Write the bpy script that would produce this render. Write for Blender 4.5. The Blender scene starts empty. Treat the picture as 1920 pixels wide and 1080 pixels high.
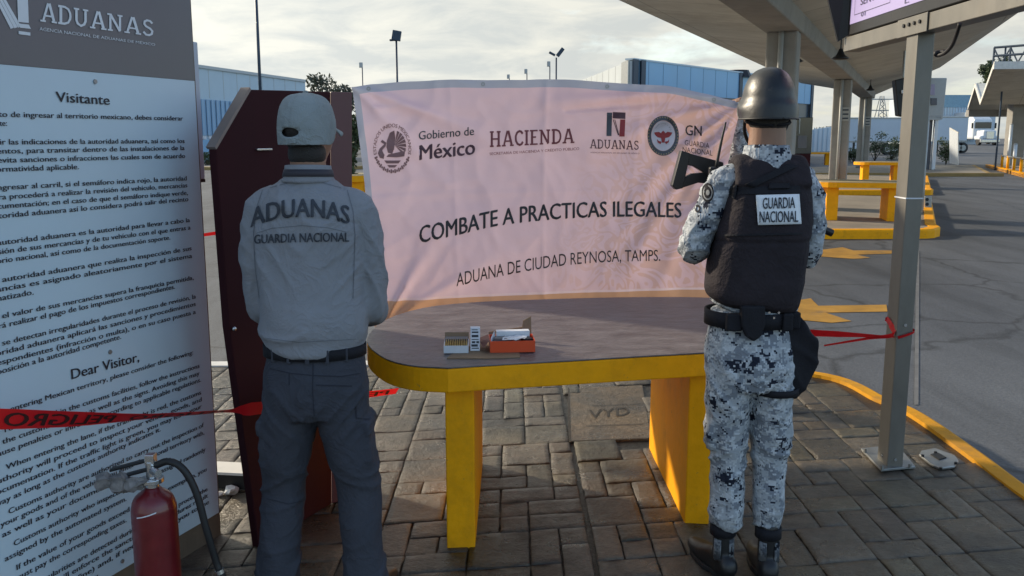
import bpy, bmesh, math, random
from math import radians as R, sin, cos, pi, tan, atan2, sqrt
from mathutils import Vector as V, Matrix as M, noise, Quaternion
from mathutils.bvhtree import BVHTree
random.seed(7)
S = bpy.context.scene
COL = S.collection

# ------------------------------------------------------------------ camera, world, sun, exposure
CH, FPX, PITCH = 1.60, 1690.0, R(9.47)
cam = bpy.data.objects.new('camera', bpy.data.cameras.new('camera'))
COL.objects.link(cam)
cam.location = (0, 0, CH)
cam.rotation_euler = (R(90) - PITCH, 0, 0)
cam.data.sensor_width = 36
cam.data.lens = 36 * FPX / 1920
cam.data.clip_end = 2000
S.camera = cam
SUN_AZ, SUN_EL = R(-57), R(23)
W = bpy.data.worlds.new('World'); S.world = W; W.use_nodes = True
S.view_settings.view_transform = 'Standard'; S.view_settings.look = 'None'
S.view_settings.gamma = 1; S.view_settings.exposure = 0.9

def world():
    nt = W.node_tree; N = nt.nodes; L = nt.links
    N.clear()
    out = N.new('ShaderNodeOutputWorld'); bg = N.new('ShaderNodeBackground')
    sky = N.new('ShaderNodeTexSky'); sky.sky_type = 'NISHITA'; sky.sun_disc = False
    sky.sun_elevation = SUN_EL; sky.sun_rotation = SUN_AZ
    sky.dust_density = 1.5; sky.air_density = 1.0
    tc = N.new('ShaderNodeTexCoord')
    sep = N.new('ShaderNodeSeparateXYZ'); L.new(tc.outputs['Generated'], sep.inputs[0])
    def math_(op, a, b=None, clamp=False):
        n = N.new('ShaderNodeMath'); n.operation = op; n.use_clamp = clamp
        for i, v in enumerate((a, b)):
            if v is None: continue
            if isinstance(v, (int, float)): n.inputs[i].default_value = v
            else: L.new(v, n.inputs[i])
        return n.outputs[0]
    zz = math_('ADD', math_('MAXIMUM', sep.outputs[2], 0.0), 0.16)
    cmb = N.new('ShaderNodeCombineXYZ')
    L.new(math_('DIVIDE', sep.outputs[0], zz), cmb.inputs[0]); L.new(math_('DIVIDE', sep.outputs[1], zz), cmb.inputs[1])
    def fbm(scale, det, rough, off):
        mp = N.new('ShaderNodeMapping'); mp.inputs['Location'].default_value = off
        L.new(cmb.outputs[0], mp.inputs[0])
        n = N.new('ShaderNodeTexNoise'); n.inputs['Scale'].default_value = scale
        n.inputs['Detail'].default_value = det; n.inputs['Roughness'].default_value = rough
        n.inputs['Distortion'].default_value = 0.35
        L.new(mp.outputs[0], n.inputs['Vector']); return n.outputs['Fac']
    n1 = fbm(1.15, 9, 0.56, (3.1, 1.7, 0)); n2 = fbm(2.3, 9, 0.6, (7.4, 2.2, 0))
    # more cloud in the half of the sky that holds the sun
    front = math_('ADD', math_('MULTIPLY', sep.outputs[1], 0.24), math_('MULTIPLY', sep.outputs[0], -0.16))
    a = math_('ADD', n1, front)
    r1 = N.new('ShaderNodeValToRGB'); L.new(a, r1.inputs[0])
    r1.color_ramp.elements[0].position = 0.47; r1.color_ramp.elements[1].position = 0.66
    r2 = N.new('ShaderNodeValToRGB'); L.new(n2, r2.inputs[0])
    e = r2.color_ramp.elements
    e[0].position = 0.40; e[0].color = (2.60, 2.72, 2.64, 1); e[1].position = 0.62; e[1].color = (3.4, 3.38, 3.05, 1)
    mx = N.new('ShaderNodeMix'); mx.data_type = 'RGBA'
    L.new(r1.outputs[0], mx.inputs[0]); L.new(sky.outputs[0], mx.inputs[6]); L.new(r2.outputs[0], mx.inputs[7])
    dp = N.new('ShaderNodeVectorMath'); dp.operation = 'DOT_PRODUCT'; L.new(tc.outputs['Generated'], dp.inputs[0])
    dp.inputs[1].default_value = (sin(SUN_AZ) * cos(SUN_EL), cos(SUN_AZ) * cos(SUN_EL), sin(SUN_EL))
    gl = math_('ADD', math_('MULTIPLY', math_('POWER', math_('MAXIMUM', dp.outputs['Value'], 0.0), 3.0), 0.55), 0.86)
    vm = N.new('ShaderNodeVectorMath'); vm.operation = 'SCALE'; L.new(r2.outputs[0], vm.inputs[0]); L.new(gl, vm.inputs['Scale']); L.new(vm.outputs[0], mx.inputs[7])
    bg.inputs[1].default_value = 0.15
    L.new(mx.outputs[2], bg.inputs[0]); L.new(bg.outputs[0], out.inputs[0])
world()
sl = bpy.data.lights.new('sun', 'SUN'); so = bpy.data.objects.new('sun', sl); COL.objects.link(so)
sl.energy = 3.0; sl.angle = R(3.0); sl.color = (1, 0.86, 0.66)
SDIR = V((sin(SUN_AZ) * cos(SUN_EL), cos(SUN_AZ) * cos(SUN_EL), sin(SUN_EL)))
so.rotation_euler = SDIR.to_track_quat('Z', 'Y').to_euler(); so.location = (-8, 6, 9)

# ------------------------------------------------------------------ measuring: a line of sight of the photograph meets a plane of the place
def ray(px, py):
    x, y = (px - 960) / FPX, (540 - py) / FPX
    return V((x, cos(PITCH) + y * sin(PITCH), -sin(PITCH) + y * cos(PITCH)))
EYE = V((0, 0, CH))
def at(px, py, Y):
    d = ray(px, py); return EYE + d * (Y / d.y)
def gz(px, py, z=0.0):
    d = ray(px, py); return EYE + d * ((z - CH) / d.z)
def onplane(px, py, p0, n):
    d = ray(px, py); return EYE + d * ((p0 - EYE).dot(n) / d.dot(n))

# ------------------------------------------------------------------ materials
def mat(name, col, rough=0.6, metal=0.0, var=0.12, vscale=6.0, bump=0.0, bscale=60.0, spec=0.5, stain=0.0, stain_col=(0.05, 0.045, 0.04), coat=0.0, translucent=0.0, stretch=(1, 1, 1), crease=0.0, chips=0.0):
    m = bpy.data.materials.new(name); m.use_nodes = True
    nt = m.node_tree; N = nt.nodes; L = nt.links
    b = N['Principled BSDF']
    b.inputs['Roughness'].default_value = rough; b.inputs['Metallic'].default_value = metal
    b.inputs['Specular IOR Level'].default_value = spec
    b.inputs['Coat Weight'].default_value = coat
    tc = N.new('ShaderNodeTexCoord'); mp = N.new('ShaderNodeMapping'); mp.inputs['Scale'].default_value = stretch
    L.new(tc.outputs['Object'], mp.inputs[0])
    n = N.new('ShaderNodeTexNoise'); n.inputs['Scale'].default_value = vscale; n.inputs['Detail'].default_value = 6
    n.inputs['Roughness'].default_value = 0.65; L.new(mp.outputs[0], n.inputs['Vector'])
    r = N.new('ShaderNodeValToRGB'); L.new(n.outputs['Fac'], r.inputs[0])
    c = V(col[:3])
    r.color_ramp.elements[0].position = 0.3; r.color_ramp.elements[1].position = 0.7
    r.color_ramp.elements[0].color = (*(c * (1 - var)), 1); r.color_ramp.elements[1].color = (*[min(1, q) for q in c * (1 + var)], 1)
    last = r.outputs[0]
    if stain > 0:
        n2 = N.new('ShaderNodeTexNoise'); n2.inputs['Scale'].default_value = vscale * 0.55; n2.inputs['Detail'].default_value = 9
        n2.inputs['Roughness'].default_value = 0.72
        L.new(mp.outputs[0], n2.inputs['Vector'])
        r2 = N.new('ShaderNodeValToRGB'); r2.color_ramp.elements[0].position = 0.52; r2.color_ramp.elements[1].position = 0.72
        r2.color_ramp.elements[0].color = (0, 0, 0, 1); r2.color_ramp.elements[1].color = (stain, stain, stain, 1)
        L.new(n2.outputs['Fac'], r2.inputs[0])
        mx = N.new('ShaderNodeMix'); mx.data_type = 'RGBA'; mx.inputs[7].default_value = (*stain_col, 1)
        L.new(r2.outputs[0], mx.inputs[0]); L.new(last, mx.inputs[6]); last = mx.outputs[2]
    if chips > 0:
        n4 = N.new('ShaderNodeTexNoise'); n4.inputs['Scale'].default_value = 26; n4.inputs['Detail'].default_value = 7; n4.inputs['Roughness'].default_value = 0.7
        L.new(mp.outputs[0], n4.inputs['Vector'])
        r4 = N.new('ShaderNodeValToRGB'); r4.color_ramp.elements[0].position = 0.655; r4.color_ramp.elements[1].position = 0.675
        r4.color_ramp.elements[1].color = (chips, chips, chips, 1); r4.color_ramp.elements[0].color = (0, 0, 0, 1); L.new(n4.outputs['Fac'], r4.inputs[0])
        mx4 = N.new('ShaderNodeMix'); mx4.data_type = 'RGBA'; mx4.inputs[7].default_value = (0.16, 0.12, 0.08, 1)
        L.new(r4.outputs[0], mx4.inputs[0]); L.new(last, mx4.inputs[6]); last = mx4.outputs[2]
    L.new(last, b.inputs['Base Color'])
    rr = N.new('ShaderNodeMapRange'); rr.inputs[3].default_value = max(0.02, rough - 0.1); rr.inputs[4].default_value = min(1, rough + 0.1)
    L.new(n.outputs['Fac'], rr.inputs[0]); L.new(rr.outputs[0], b.inputs['Roughness'])
    if bump > 0:
        n3 = N.new('ShaderNodeTexNoise'); n3.inputs['Scale'].default_value = bscale; n3.inputs['Detail'].default_value = 5
        L.new(mp.outputs[0], n3.inputs['Vector'])
        bp = N.new('ShaderNodeBump'); bp.inputs['Strength'].default_value = bump; bp.inputs['Distance'].default_value = 0.01
        L.new(n3.outputs['Fac'], bp.inputs['Height']); L.new(bp.outputs[0], b.inputs['Normal'])
        if crease > 0: creases(nt, mp.outputs[0], bp, crease)
    if translucent > 0:
        t = N.new('ShaderNodeBsdfTranslucent'); L.new(last, t.inputs[0])
        ms = N.new('ShaderNodeMixShader'); ms.inputs[0].default_value = translucent
        L.new(b.outputs[0], ms.inputs[1]); L.new(t.outputs[0], ms.inputs[2]); L.new(ms.outputs[0], N['Material Output'].inputs[0])
    return m

def creases(nt, vec, bp, k):
    N = nt.nodes; L = nt.links
    n5 = N.new('ShaderNodeTexNoise'); n5.inputs['Scale'].default_value = 9; n5.inputs['Detail'].default_value = 3; n5.inputs['Distortion'].default_value = 1.6
    L.new(vec, n5.inputs['Vector'])
    ab = N.new('ShaderNodeMath'); ab.operation = 'SUBTRACT'; ab.inputs[1].default_value = 0.5; L.new(n5.outputs['Fac'], ab.inputs[0])
    a2 = N.new('ShaderNodeMath'); a2.operation = 'ABSOLUTE'; L.new(ab.outputs[0], a2.inputs[0])
    a3 = N.new('ShaderNodeMath'); a3.operation = 'POWER'; a3.inputs[1].default_value = 0.6; L.new(a2.outputs[0], a3.inputs[0])
    b2 = N.new('ShaderNodeBump'); b2.inputs['Strength'].default_value = k; b2.inputs['Distance'].default_value = 0.035; b2.invert = True
    L.new(a3.outputs[0], b2.inputs['Height']); L.new(b2.outputs[0], bp.inputs['Normal'])
def camo_mat(name, dark=1.0):
    m = bpy.data.materials.new(name); m.use_nodes = True
    nt = m.node_tree; N = nt.nodes; L = nt.links; b = N['Principled BSDF']
    b.inputs['Roughness'].default_value = 0.85; b.inputs['Specular IOR Level'].default_value = 0.2
    tc = N.new('ShaderNodeTexCoord')
    sn = N.new('ShaderNodeVectorMath'); sn.operation = 'SNAP'; sn.inputs[1].default_value = (0.0065, 0.0065, 0.0065)
    L.new(tc.outputs['Object'], sn.inputs[0])
    cols = [((0.34, 0.365, 0.39), None), ((0.19, 0.21, 0.24), 0.515), ((0.46, 0.485, 0.51), 0.54), ((0.014, 0.018, 0.032), 0.582)]
    last = None
    for i, (c, th) in enumerate(cols):
        if th is None:
            rgb = N.new('ShaderNodeRGB'); rgb.outputs[0].default_value = (*[q * dark for q in c], 1); last = rgb.outputs[0]; continue
        mp = N.new('ShaderNodeMapping'); mp.inputs['Location'].default_value = (i * 3.7, i * 1.3, i * 2.9); mp.inputs['Scale'].default_value = (1, 1, 1.35)
        L.new(sn.outputs[0], mp.inputs[0])
        n = N.new('ShaderNodeTexNoise'); n.inputs['Scale'].default_value = (16, 16, 26, 14)[i]; n.inputs['Detail'].default_value = 4.5
        n.inputs['Roughness'].default_value = 0.75; L.new(mp.outputs[0], n.inputs['Vector'])
        lt = N.new('ShaderNodeMath'); lt.operation = 'GREATER_THAN'; lt.inputs[1].default_value = th
        L.new(n.outputs['Fac'], lt.inputs[0])
        mx = N.new('ShaderNodeMix'); mx.data_type = 'RGBA'; mx.inputs[7].default_value = (*[q * dark for q in c], 1)
        L.new(lt.outputs[0], mx.inputs[0]); L.new(last, mx.inputs[6]); last = mx.outputs[2]
    L.new(last, b.inputs['Base Color'])
    n3 = N.new('ShaderNodeTexNoise'); n3.inputs['Scale'].default_value = 45; n3.inputs['Detail'].default_value = 4
    L.new(tc.outputs['Object'], n3.inputs['Vector'])
    bp = N.new('ShaderNodeBump'); bp.inputs['Strength'].default_value = 0.35; bp.inputs['Distance'].default_value = 0.006
    L.new(n3.outputs['Fac'], bp.inputs['Height']); L.new(bp.outputs[0], b.inputs['Normal'])
    creases(nt, tc.outputs['Object'], bp, 0.4)
    return m

MT = {}
def mm(k, *a, **kw):
    if k not in MT: MT[k] = mat(k, *a, **kw)
    return MT[k]
mm('yellow_paint', (0.93, 0.39, 0.002), 0.6, var=0.07, vscale=9, bump=0.25, bscale=30, stain=0.4, stain_col=(0.40, 0.17, 0.01), spec=0.2, chips=0.6)
mm('tabletop_concrete', (0.118, 0.105, 0.104), 0.40, var=0.42, vscale=13, bump=0.45, bscale=55, stain=0.8, stain_col=(0.06, 0.05, 0.05), stretch=(0.6, 1.2, 1))
mm('white_sheet', (0.55, 0.67, 0.73), 0.35, var=0.03, vscale=2, bump=0.02, bscale=9)
mm('header_grey', (0.155, 0.150, 0.150), 0.33, var=0.06, vscale=2)
mm('ink', (0.02, 0.022, 0.03), 0.5, var=0.05)
mm('white_print', (0.72, 0.74, 0.75), 0.5, var=0.05)
mm('board_brown', (0.16, 0.12, 0.08), 0.7, var=0.2, bump=0.2)
mm('galvanised', (0.30, 0.31, 0.31), 0.42, 0.75, var=0.18, vscale=14, bump=0.05)
mm('painted_steel', (0.165, 0.155, 0.135), 0.42, 0.25, var=0.14, vscale=10, bump=0.06, bscale=30, stain=0.4, stain_col=(0.22, 0.19, 0.15), stretch=(1, 1, 0.35))
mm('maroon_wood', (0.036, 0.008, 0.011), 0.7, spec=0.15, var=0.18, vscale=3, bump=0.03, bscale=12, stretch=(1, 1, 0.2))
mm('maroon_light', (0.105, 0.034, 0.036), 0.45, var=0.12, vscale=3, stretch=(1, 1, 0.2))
mm('chrome', (0.6, 0.6, 0.6), 0.22, 0.9, var=0.05)
mm('black_metal', (0.014, 0.014, 0.016), 0.42, 0.3, var=0.2, bump=0.04)
mm('black_rubber', (0.012, 0.012, 0.013), 0.55, var=0.2)
mm('black_nylon', (0.013, 0.013, 0.017), 0.8, var=0.25, vscale=20, bump=0.25, bscale=160, spec=0.25)
mm('vest_fabric', (0.026, 0.021, 0.025), 0.85, var=0.22, vscale=9, bump=0.3, bscale=120, spec=0.2, crease=0.22)
mm('extinguisher_red', (0.14, 0.007, 0.010), 0.38, var=0.2, vscale=14, bump=0.05, bscale=30, coat=0.4)
mm('tape_red', (0.62, 0.012, 0.018), 0.35, var=0.08, translucent=0.25)
mm('tape_ink', (0.035, 0.008, 0.01), 0.5)
mm('shirt_grey', (0.238, 0.246, 0.268), 0.85, var=0.06, vscale=5, bump=0.18, bscale=220, spec=0.2, crease=0.26)
mm('trouser_navy', (0.050, 0.053, 0.066), 0.85, var=0.10, vscale=5, bump=0.22, bscale=160, spec=0.2, crease=0.28)
mm('cap_grey', (0.255, 0.285, 0.29), 0.9, var=0.08, vscale=9, bump=0.35, bscale=250, spec=0.1, crease=0.35)
mm('skin', (0.25, 0.13, 0.08), 0.5, var=0.10, vscale=12, bump=0.06, bscale=120)
mm('hair', (0.014, 0.011, 0.009), 0.55, var=0.2, bump=0.5, bscale=300)
mm('eye', (0.5, 0.5, 0.48), 0.2)
mm('helmet_shell', (0.011, 0.012, 0.014), 0.40, var=0.35, vscale=16, bump=0.08, bscale=60, chips=0.12)
mm('patch_white', (0.72, 0.76, 0.80), 0.45, var=0.03, bump=0.05)
mm('boot', (0.012, 0.012, 0.013), 0.45, var=0.2, bump=0.1)
MT['camouflage'] = camo_mat('camouflage'); MT['camouflage_boot'] = camo_mat('camouflage_boot', 0.42)
mm('cardboard', (0.20, 0.135, 0.08), 0.8, var=0.1, bump=0.05)
mm('brass', (0.42, 0.27, 0.10), 0.35, 0.6, var=0.15, vscale=80)
mm('orange_red_card', (0.72, 0.075, 0.015), 0.42, var=0.04)
mm('white_card', (0.66, 0.68, 0.72), 0.6, var=0.06, vscale=30)
mm('grey_card', (0.12, 0.12, 0.13), 0.6)
mm('concrete', (0.29, 0.28, 0.26), 0.85, var=0.16, vscale=1.3, bump=0.3, bscale=16, stain=0.4, stain_col=(0.14, 0.13, 0.12))
mm('concrete_soffit', (0.54, 0.535, 0.49), 0.85, var=0.14, vscale=0.6, bump=0.2, bscale=8, stain=0.6, stain_col=(0.26, 0.24, 0.21))
def joints(m, d, spacing, w=0.02):
    """shuttering-board joints running across direction d"""
    nt = m.node_tree; N = nt.nodes; L = nt.links; b = N['Principled BSDF']; src = b.inputs['Base Color'].links[0].from_socket
    tc = N.new('ShaderNodeTexCoord'); dp = N.new('ShaderNodeVectorMath'); dp.operation = 'DOT_PRODUCT'; dp.inputs[1].default_value = [q / spacing for q in d]; L.new(tc.outputs['Object'], dp.inputs[0])
    fr = N.new('ShaderNodeMath'); fr.operation = 'FRACT'; L.new(dp.outputs['Value'], fr.inputs[0])
    lt = N.new('ShaderNodeMath'); lt.operation = 'LESS_THAN'; lt.inputs[1].default_value = w / spacing; L.new(fr.outputs[0], lt.inputs[0])
    k = N.new('ShaderNodeMath'); k.operation = 'MULTIPLY'; k.inputs[1].default_value = 0.6; L.new(lt.outputs[0], k.inputs[0])
    mx = N.new('ShaderNodeMix'); mx.data_type = 'RGBA'; mx.inputs[7].default_value = (0.08, 0.075, 0.07, 1); L.new(k.outputs[0], mx.inputs[0]); L.new(src, mx.inputs[6]); L.new(mx.outputs[2], b.inputs['Base Color'])
joints(MT['concrete_soffit'], (sin(R(24)), cos(R(24)), 0), 1.6, 0.03); joints(MT['concrete_soffit'], (cos(R(24)), -sin(R(24)), 0), 2.4, 0.02)
mm('cladding_blue', (0.22, 0.42, 0.62), 0.5, var=0.05, vscale=0.5)
mm('cladding_grey', (0.42, 0.46, 0.48), 0.5, var=0.06, vscale=0.5)
mm('cladding_dark', (0.045, 0.07, 0.10), 0.3, var=0.1, vscale=0.5)
mm('cladding_pale', (0.44, 0.55, 0.63), 0.6, var=0.05, vscale=0.4)
mm('trailer_white', (0.50, 0.56, 0.62), 0.45, var=0.05, vscale=0.7)
mm('truck_white', (0.62, 0.66, 0.70), 0.3, var=0.04)
mm('glass_dark', (0.02, 0.03, 0.04), 0.08, spec=0.8)
mm('leaf_dark', (0.050, 0.075, 0.032), 0.7, var=0.35, vscale=2.5, translucent=0.2)
mm('leaf_grey', (0.075, 0.085, 0.060), 0.7, var=0.35, vscale=1.5, translucent=0.15)
mm('bark', (0.07, 0.055, 0.04), 0.9, var=0.25, bump=0.5, bscale=25)
mm('device_grey', (0.40, 0.41, 0.40), 0.5, var=0.06)
mm('steel_blue', (0.03, 0.05, 0.08), 0.5, 0.3)
mm('kerb_tan', (0.30, 0.20, 0.07), 0.8, var=0.2, vscale=1.5, bump=0.2)
mm('road_paint', (0.38, 0.195, 0.025), 0.7, var=0.25, vscale=3, stain=0.95, stain_col=(0.12, 0.10, 0.08), chips=0.9)
mm('paint_white', (0.62, 0.61, 0.57), 0.7, var=0.1, vscale=6, stain=0.3, stain_col=(0.2, 0.19, 0.17))

# ------------------------------------------------------------------ mesh helpers
def world_of(o):
    m = M()
    while o is not None:
        m = o.matrix_basis @ m; o = o.parent
    return m
def tag(o, label=None, cat=None, group=None, kind=None):
    if label: o['label'] = label
    if cat: o['category'] = cat
    if group: o['group'] = group
    if kind: o['kind'] = kind
    return o
def thing(name, label, cat, loc=(0, 0, 0), rz=0.0, group=None):
    o = bpy.data.objects.new(name, None); o.empty_display_size = 0.1
    o.location = loc; o.rotation_euler = (0, 0, rz); COL.objects.link(o)
    bpy.context.view_layer.update()
    return tag(o, label, cat, group)
def finish(name, me, mats, parent=None, origin=None, smooth=False):
    if not isinstance(mats, (list, tuple)): mats = [mats]
    for m in mats: me.materials.append(MT[m] if isinstance(m, str) else m)
    o = bpy.data.objects.new(name, me); COL.objects.link(o)
    if parent is not None:
        me.transform(world_of(parent).inverted()); o.parent = parent
    elif origin is not None:
        me.transform(M.Translation(-V(origin))); o.location = origin
    if smooth:
        for p in me.polygons: p.use_smooth = True
    return o
def mk(name, bm, mats, parent=None, origin=None, smooth=False, bevel=0.0, segs=2, angle=35):
    bmesh.ops.recalc_face_normals(bm, faces=bm.faces)
    me = bpy.data.meshes.new(name); bm.to_mesh(me); bm.free()
    o = finish(name, me, mats, parent, origin, smooth)
    if bevel > 0:
        b = o.modifiers.new('bevel', 'BEVEL'); b.width = bevel; b.segments = segs; b.limit_method = 'ANGLE'; b.angle_limit = R(angle)
    return o
def shade(o, ang=40):
    me = o.data
    me.polygons.foreach_set('use_smooth', [True] * len(me.polygons))
    bm = bmesh.new(); bm.from_mesh(me)
    for e in bm.edges:
        if len(e.link_faces) == 2 and e.calc_face_angle(0) > R(ang): e.smooth = False
    bm.to_mesh(me); bm.free()
    return o
NB = bmesh.new
def box(bm, c, s, rot=None, mi=0):
    m = M.Translation(V(c))
    if rot is not None:
        m = m @ (rot.to_4x4() if isinstance(rot, (M, Quaternion)) and not isinstance(rot, Quaternion) else (rot.to_matrix().to_4x4() if isinstance(rot, Quaternion) else M.Rotation(rot, 4, 'Z')))
    r = bmesh.ops.create_cube(bm, size=1, matrix=m @ M.Diagonal((s[0], s[1], s[2], 1)))
    for v in r['verts']:
        for f in v.link_faces: f.material_index = mi
    return r['verts']
def cyl(bm, p0, p1, r0, r1=None, n=16, caps=True, mi=0):
    p0, p1 = V(p0), V(p1); r1 = r0 if r1 is None else r1
    d = p1 - p0; q = d.to_track_quat('Z', 'Y')
    a = [bm.verts.new(p0 + q @ V((cos(2 * pi * i / n) * r0, sin(2 * pi * i / n) * r0, 0))) for i in range(n)]
    b = [bm.verts.new(p1 + q @ V((cos(2 * pi * i / n) * r1, sin(2 * pi * i / n) * r1, 0))) for i in range(n)]
    fs = [bm.faces.new((a[i], a[(i + 1) % n], b[(i + 1) % n], b[i])) for i in range(n)]
    if caps: fs += [bm.faces.new(a[::-1]), bm.faces.new(b)]
    for f in fs: f.material_index = mi
def prism(bm, pts, vec, mi=0):
    vec = V(vec)
    a = [bm.verts.new(V(p)) for p in pts]; b = [bm.verts.new(V(p) + vec) for p in pts]; n = len(a)
    fs = [bm.faces.new(a[::-1]), bm.faces.new(b)] + [bm.faces.new((a[i], a[(i + 1) % n], b[(i + 1) % n], b[i])) for i in range(n)]
    for f in fs: f.material_index = mi
def spline(pts, sub):
    pts = [V(p) for p in pts]
    if len(pts) < 3 or sub < 2: return pts
    ext = [pts[0] * 2 - pts[1]] + pts + [pts[-1] * 2 - pts[-2]]
    out = []
    for i in range(1, len(ext) - 2):
        a, b, c, d = ext[i - 1:i + 3]
        for k in range(sub):
            t = k / sub
            out.append(0.5 * ((2 * b) + (c - a) * t + (2 * a - 5 * b + 4 * c - d) * t * t + (3 * b - a - 3 * c + d) * t ** 3))
    out.append(pts[-1]); return out
def loft(bm, secs, n=24, sub=4, ref=(1, 0, 0), cap=0.45, ends=(True, True), closed_caps=True):
    """secs: (point, rx, ry[, exponent]); rx along ref, ry across it; one closed tube of changing section."""
    P = spline([s[0] for s in secs], sub)
    RR = spline([V((s[1], s[2], s[3] if len(s) > 3 else 2.0)) for s in secs], sub)
    rings = []
    ref = V(ref)
    for i, p in enumerate(P):
        t = (P[min(i + 1, len(P) - 1)] - P[max(i - 1, 0)]).normalized()
        x = ref - t * ref.dot(t)
        if x.length < 0.15: x = V((0, 1, 0)) - t * t.y
        x.normalize(); y = t.cross(x)
        rx, ry, ex = RR[i]
        ring = []
        for k in range(n):
            a = 2 * pi * k / n; c, s_ = cos(a), sin(a); e = 2 / ex
            ring.append(bm.verts.new(p + x * (rx * abs(c) ** e * (1 if c >= 0 else -1)) + y * (ry * abs(s_) ** e * (1 if s_ >= 0 else -1))))
        rings.append(ring)
    for a, b in zip(rings, rings[1:]):
        for k in range(n): bm.faces.new((a[k], a[(k + 1) % n], b[(k + 1) % n], b[k]))
    if closed_caps:
        for ring, p, q, rr in ((rings[0], P[0], P[1], RR[0]), (rings[-1], P[-1], P[-2], RR[-1])):
            d = (p - q).normalized(); m_ = min(rr[0], rr[1])
            inner = [bm.verts.new(p + (v.co - p) * 0.68 + d * m_ * cap * 0.75) for v in ring]
            tip = bm.verts.new(p + d * m_ * cap)
            for k in range(n):
                bm.faces.new((ring[k], ring[(k + 1) % n], inner[(k + 1) % n], inner[k]))
                bm.faces.new((inner[k], inner[(k + 1) % n], tip))
    return rings
def tube(bm, pts, r, n=8, sub=4):
    rr = r if isinstance(r, (list, tuple)) else [r] * len(pts)
    loft(bm, [(p, q, q) for p, q in zip(pts, rr)], n=n, sub=sub, cap=0.1)
def ell(bm, c, r, rot=None, sub=3):
    m = M.Translation(V(c))
    if rot is not None: m = m @ rot
    bmesh.ops.create_icosphere(bm, subdivisions=sub, radius=1, matrix=m @ M.Diagonal((r[0], r[1], r[2], 1)))
def fuse(bm, voxel, smooth=4, disp=None):
    """one continuous skin over everything in bm"""
    bmesh.ops.recalc_face_normals(bm, faces=bm.faces)
    me = bpy.data.meshes.new('tmp'); bm.to_mesh(me); bm.free()
    o = bpy.data.objects.new('tmp', me); COL.objects.link(o)
    rm = o.modifiers.new('r', 'REMESH'); rm.mode = 'VOXEL'; rm.voxel_size = voxel; rm.use_smooth_shade = True
    dg = bpy.context.evaluated_depsgraph_get(); dg.update()
    nm = bpy.data.meshes.new_from_object(o.evaluated_get(dg), depsgraph=dg)
    bpy.data.objects.remove(o); bpy.data.meshes.remove(me)
    b = bmesh.new(); b.from_mesh(nm); bpy.data.meshes.remove(nm)
    for _ in range(smooth): bmesh.ops.smooth_vert(b, verts=b.verts, factor=0.5, use_axis_x=True, use_axis_y=True, use_axis_z=True)
    if disp:
        b.normal_update()
        mv = [(v, v.normal * disp(v.co, v.normal)) for v in b.verts]
        for v, d in mv: v.co += d
    return b
def bvh_of(o):
    dg = bpy.context.evaluated_depsgraph_get(); dg.update()
    w = world_of(o)
    me = o.data
    return BVHTree.FromPolygons([w @ v.co for v in me.vertices], [tuple(p.vertices) for p in me.polygons])

# ------------------------------------------------------------------ lettering
_tc = {}
def text2d(s, bold=0.0):
    """triangles of a line of sans lettering; cap height 1, from x = 0 to width; bold = a second, shifted impression"""
    k = (s, bold)
    if k in _tc: return _tc[k]
    cu = bpy.data.curves.new('t', 'FONT'); cu.body = s; cu.size = 1; cu.resolution_u = 3
    o = bpy.data.objects.new('t', cu); COL.objects.link(o)
    dg = bpy.context.evaluated_depsgraph_get(); dg.update()
    me = bpy.data.meshes.new_from_object(o.evaluated_get(dg), depsgraph=dg)
    bm = bmesh.new(); bm.from_mesh(me); bmesh.ops.triangulate(bm, faces=bm.faces)
    bpy.data.objects.remove(o); bpy.data.curves.remove(cu); bpy.data.meshes.remove(me)
    bm.verts.index_update()
    cap = 0.70
    v0 = [(v.co.x / cap, v.co.y / cap) for v in bm.verts]; f0 = [tuple(v.index for v in f.verts) for f in bm.faces]
    bm.free()
    vs, fs, lay = [], [], []
    for j, dx in enumerate((0,) if bold <= 0 else (-bold, bold)):
        n = len(vs); vs += [(x + dx, y + (0.4 * dx)) for x, y in v0]; fs += [tuple(i + n for i in f) for f in f0]; lay += [j] * len(f0)
    xs = [v[0] for v in vs] or [0, 1]; x0 = min(xs)
    vs = [(x - x0, y) for x, y in vs]
    _tc[k] = (vs, fs, max(xs) - x0, lay); return _tc[k]
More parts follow.
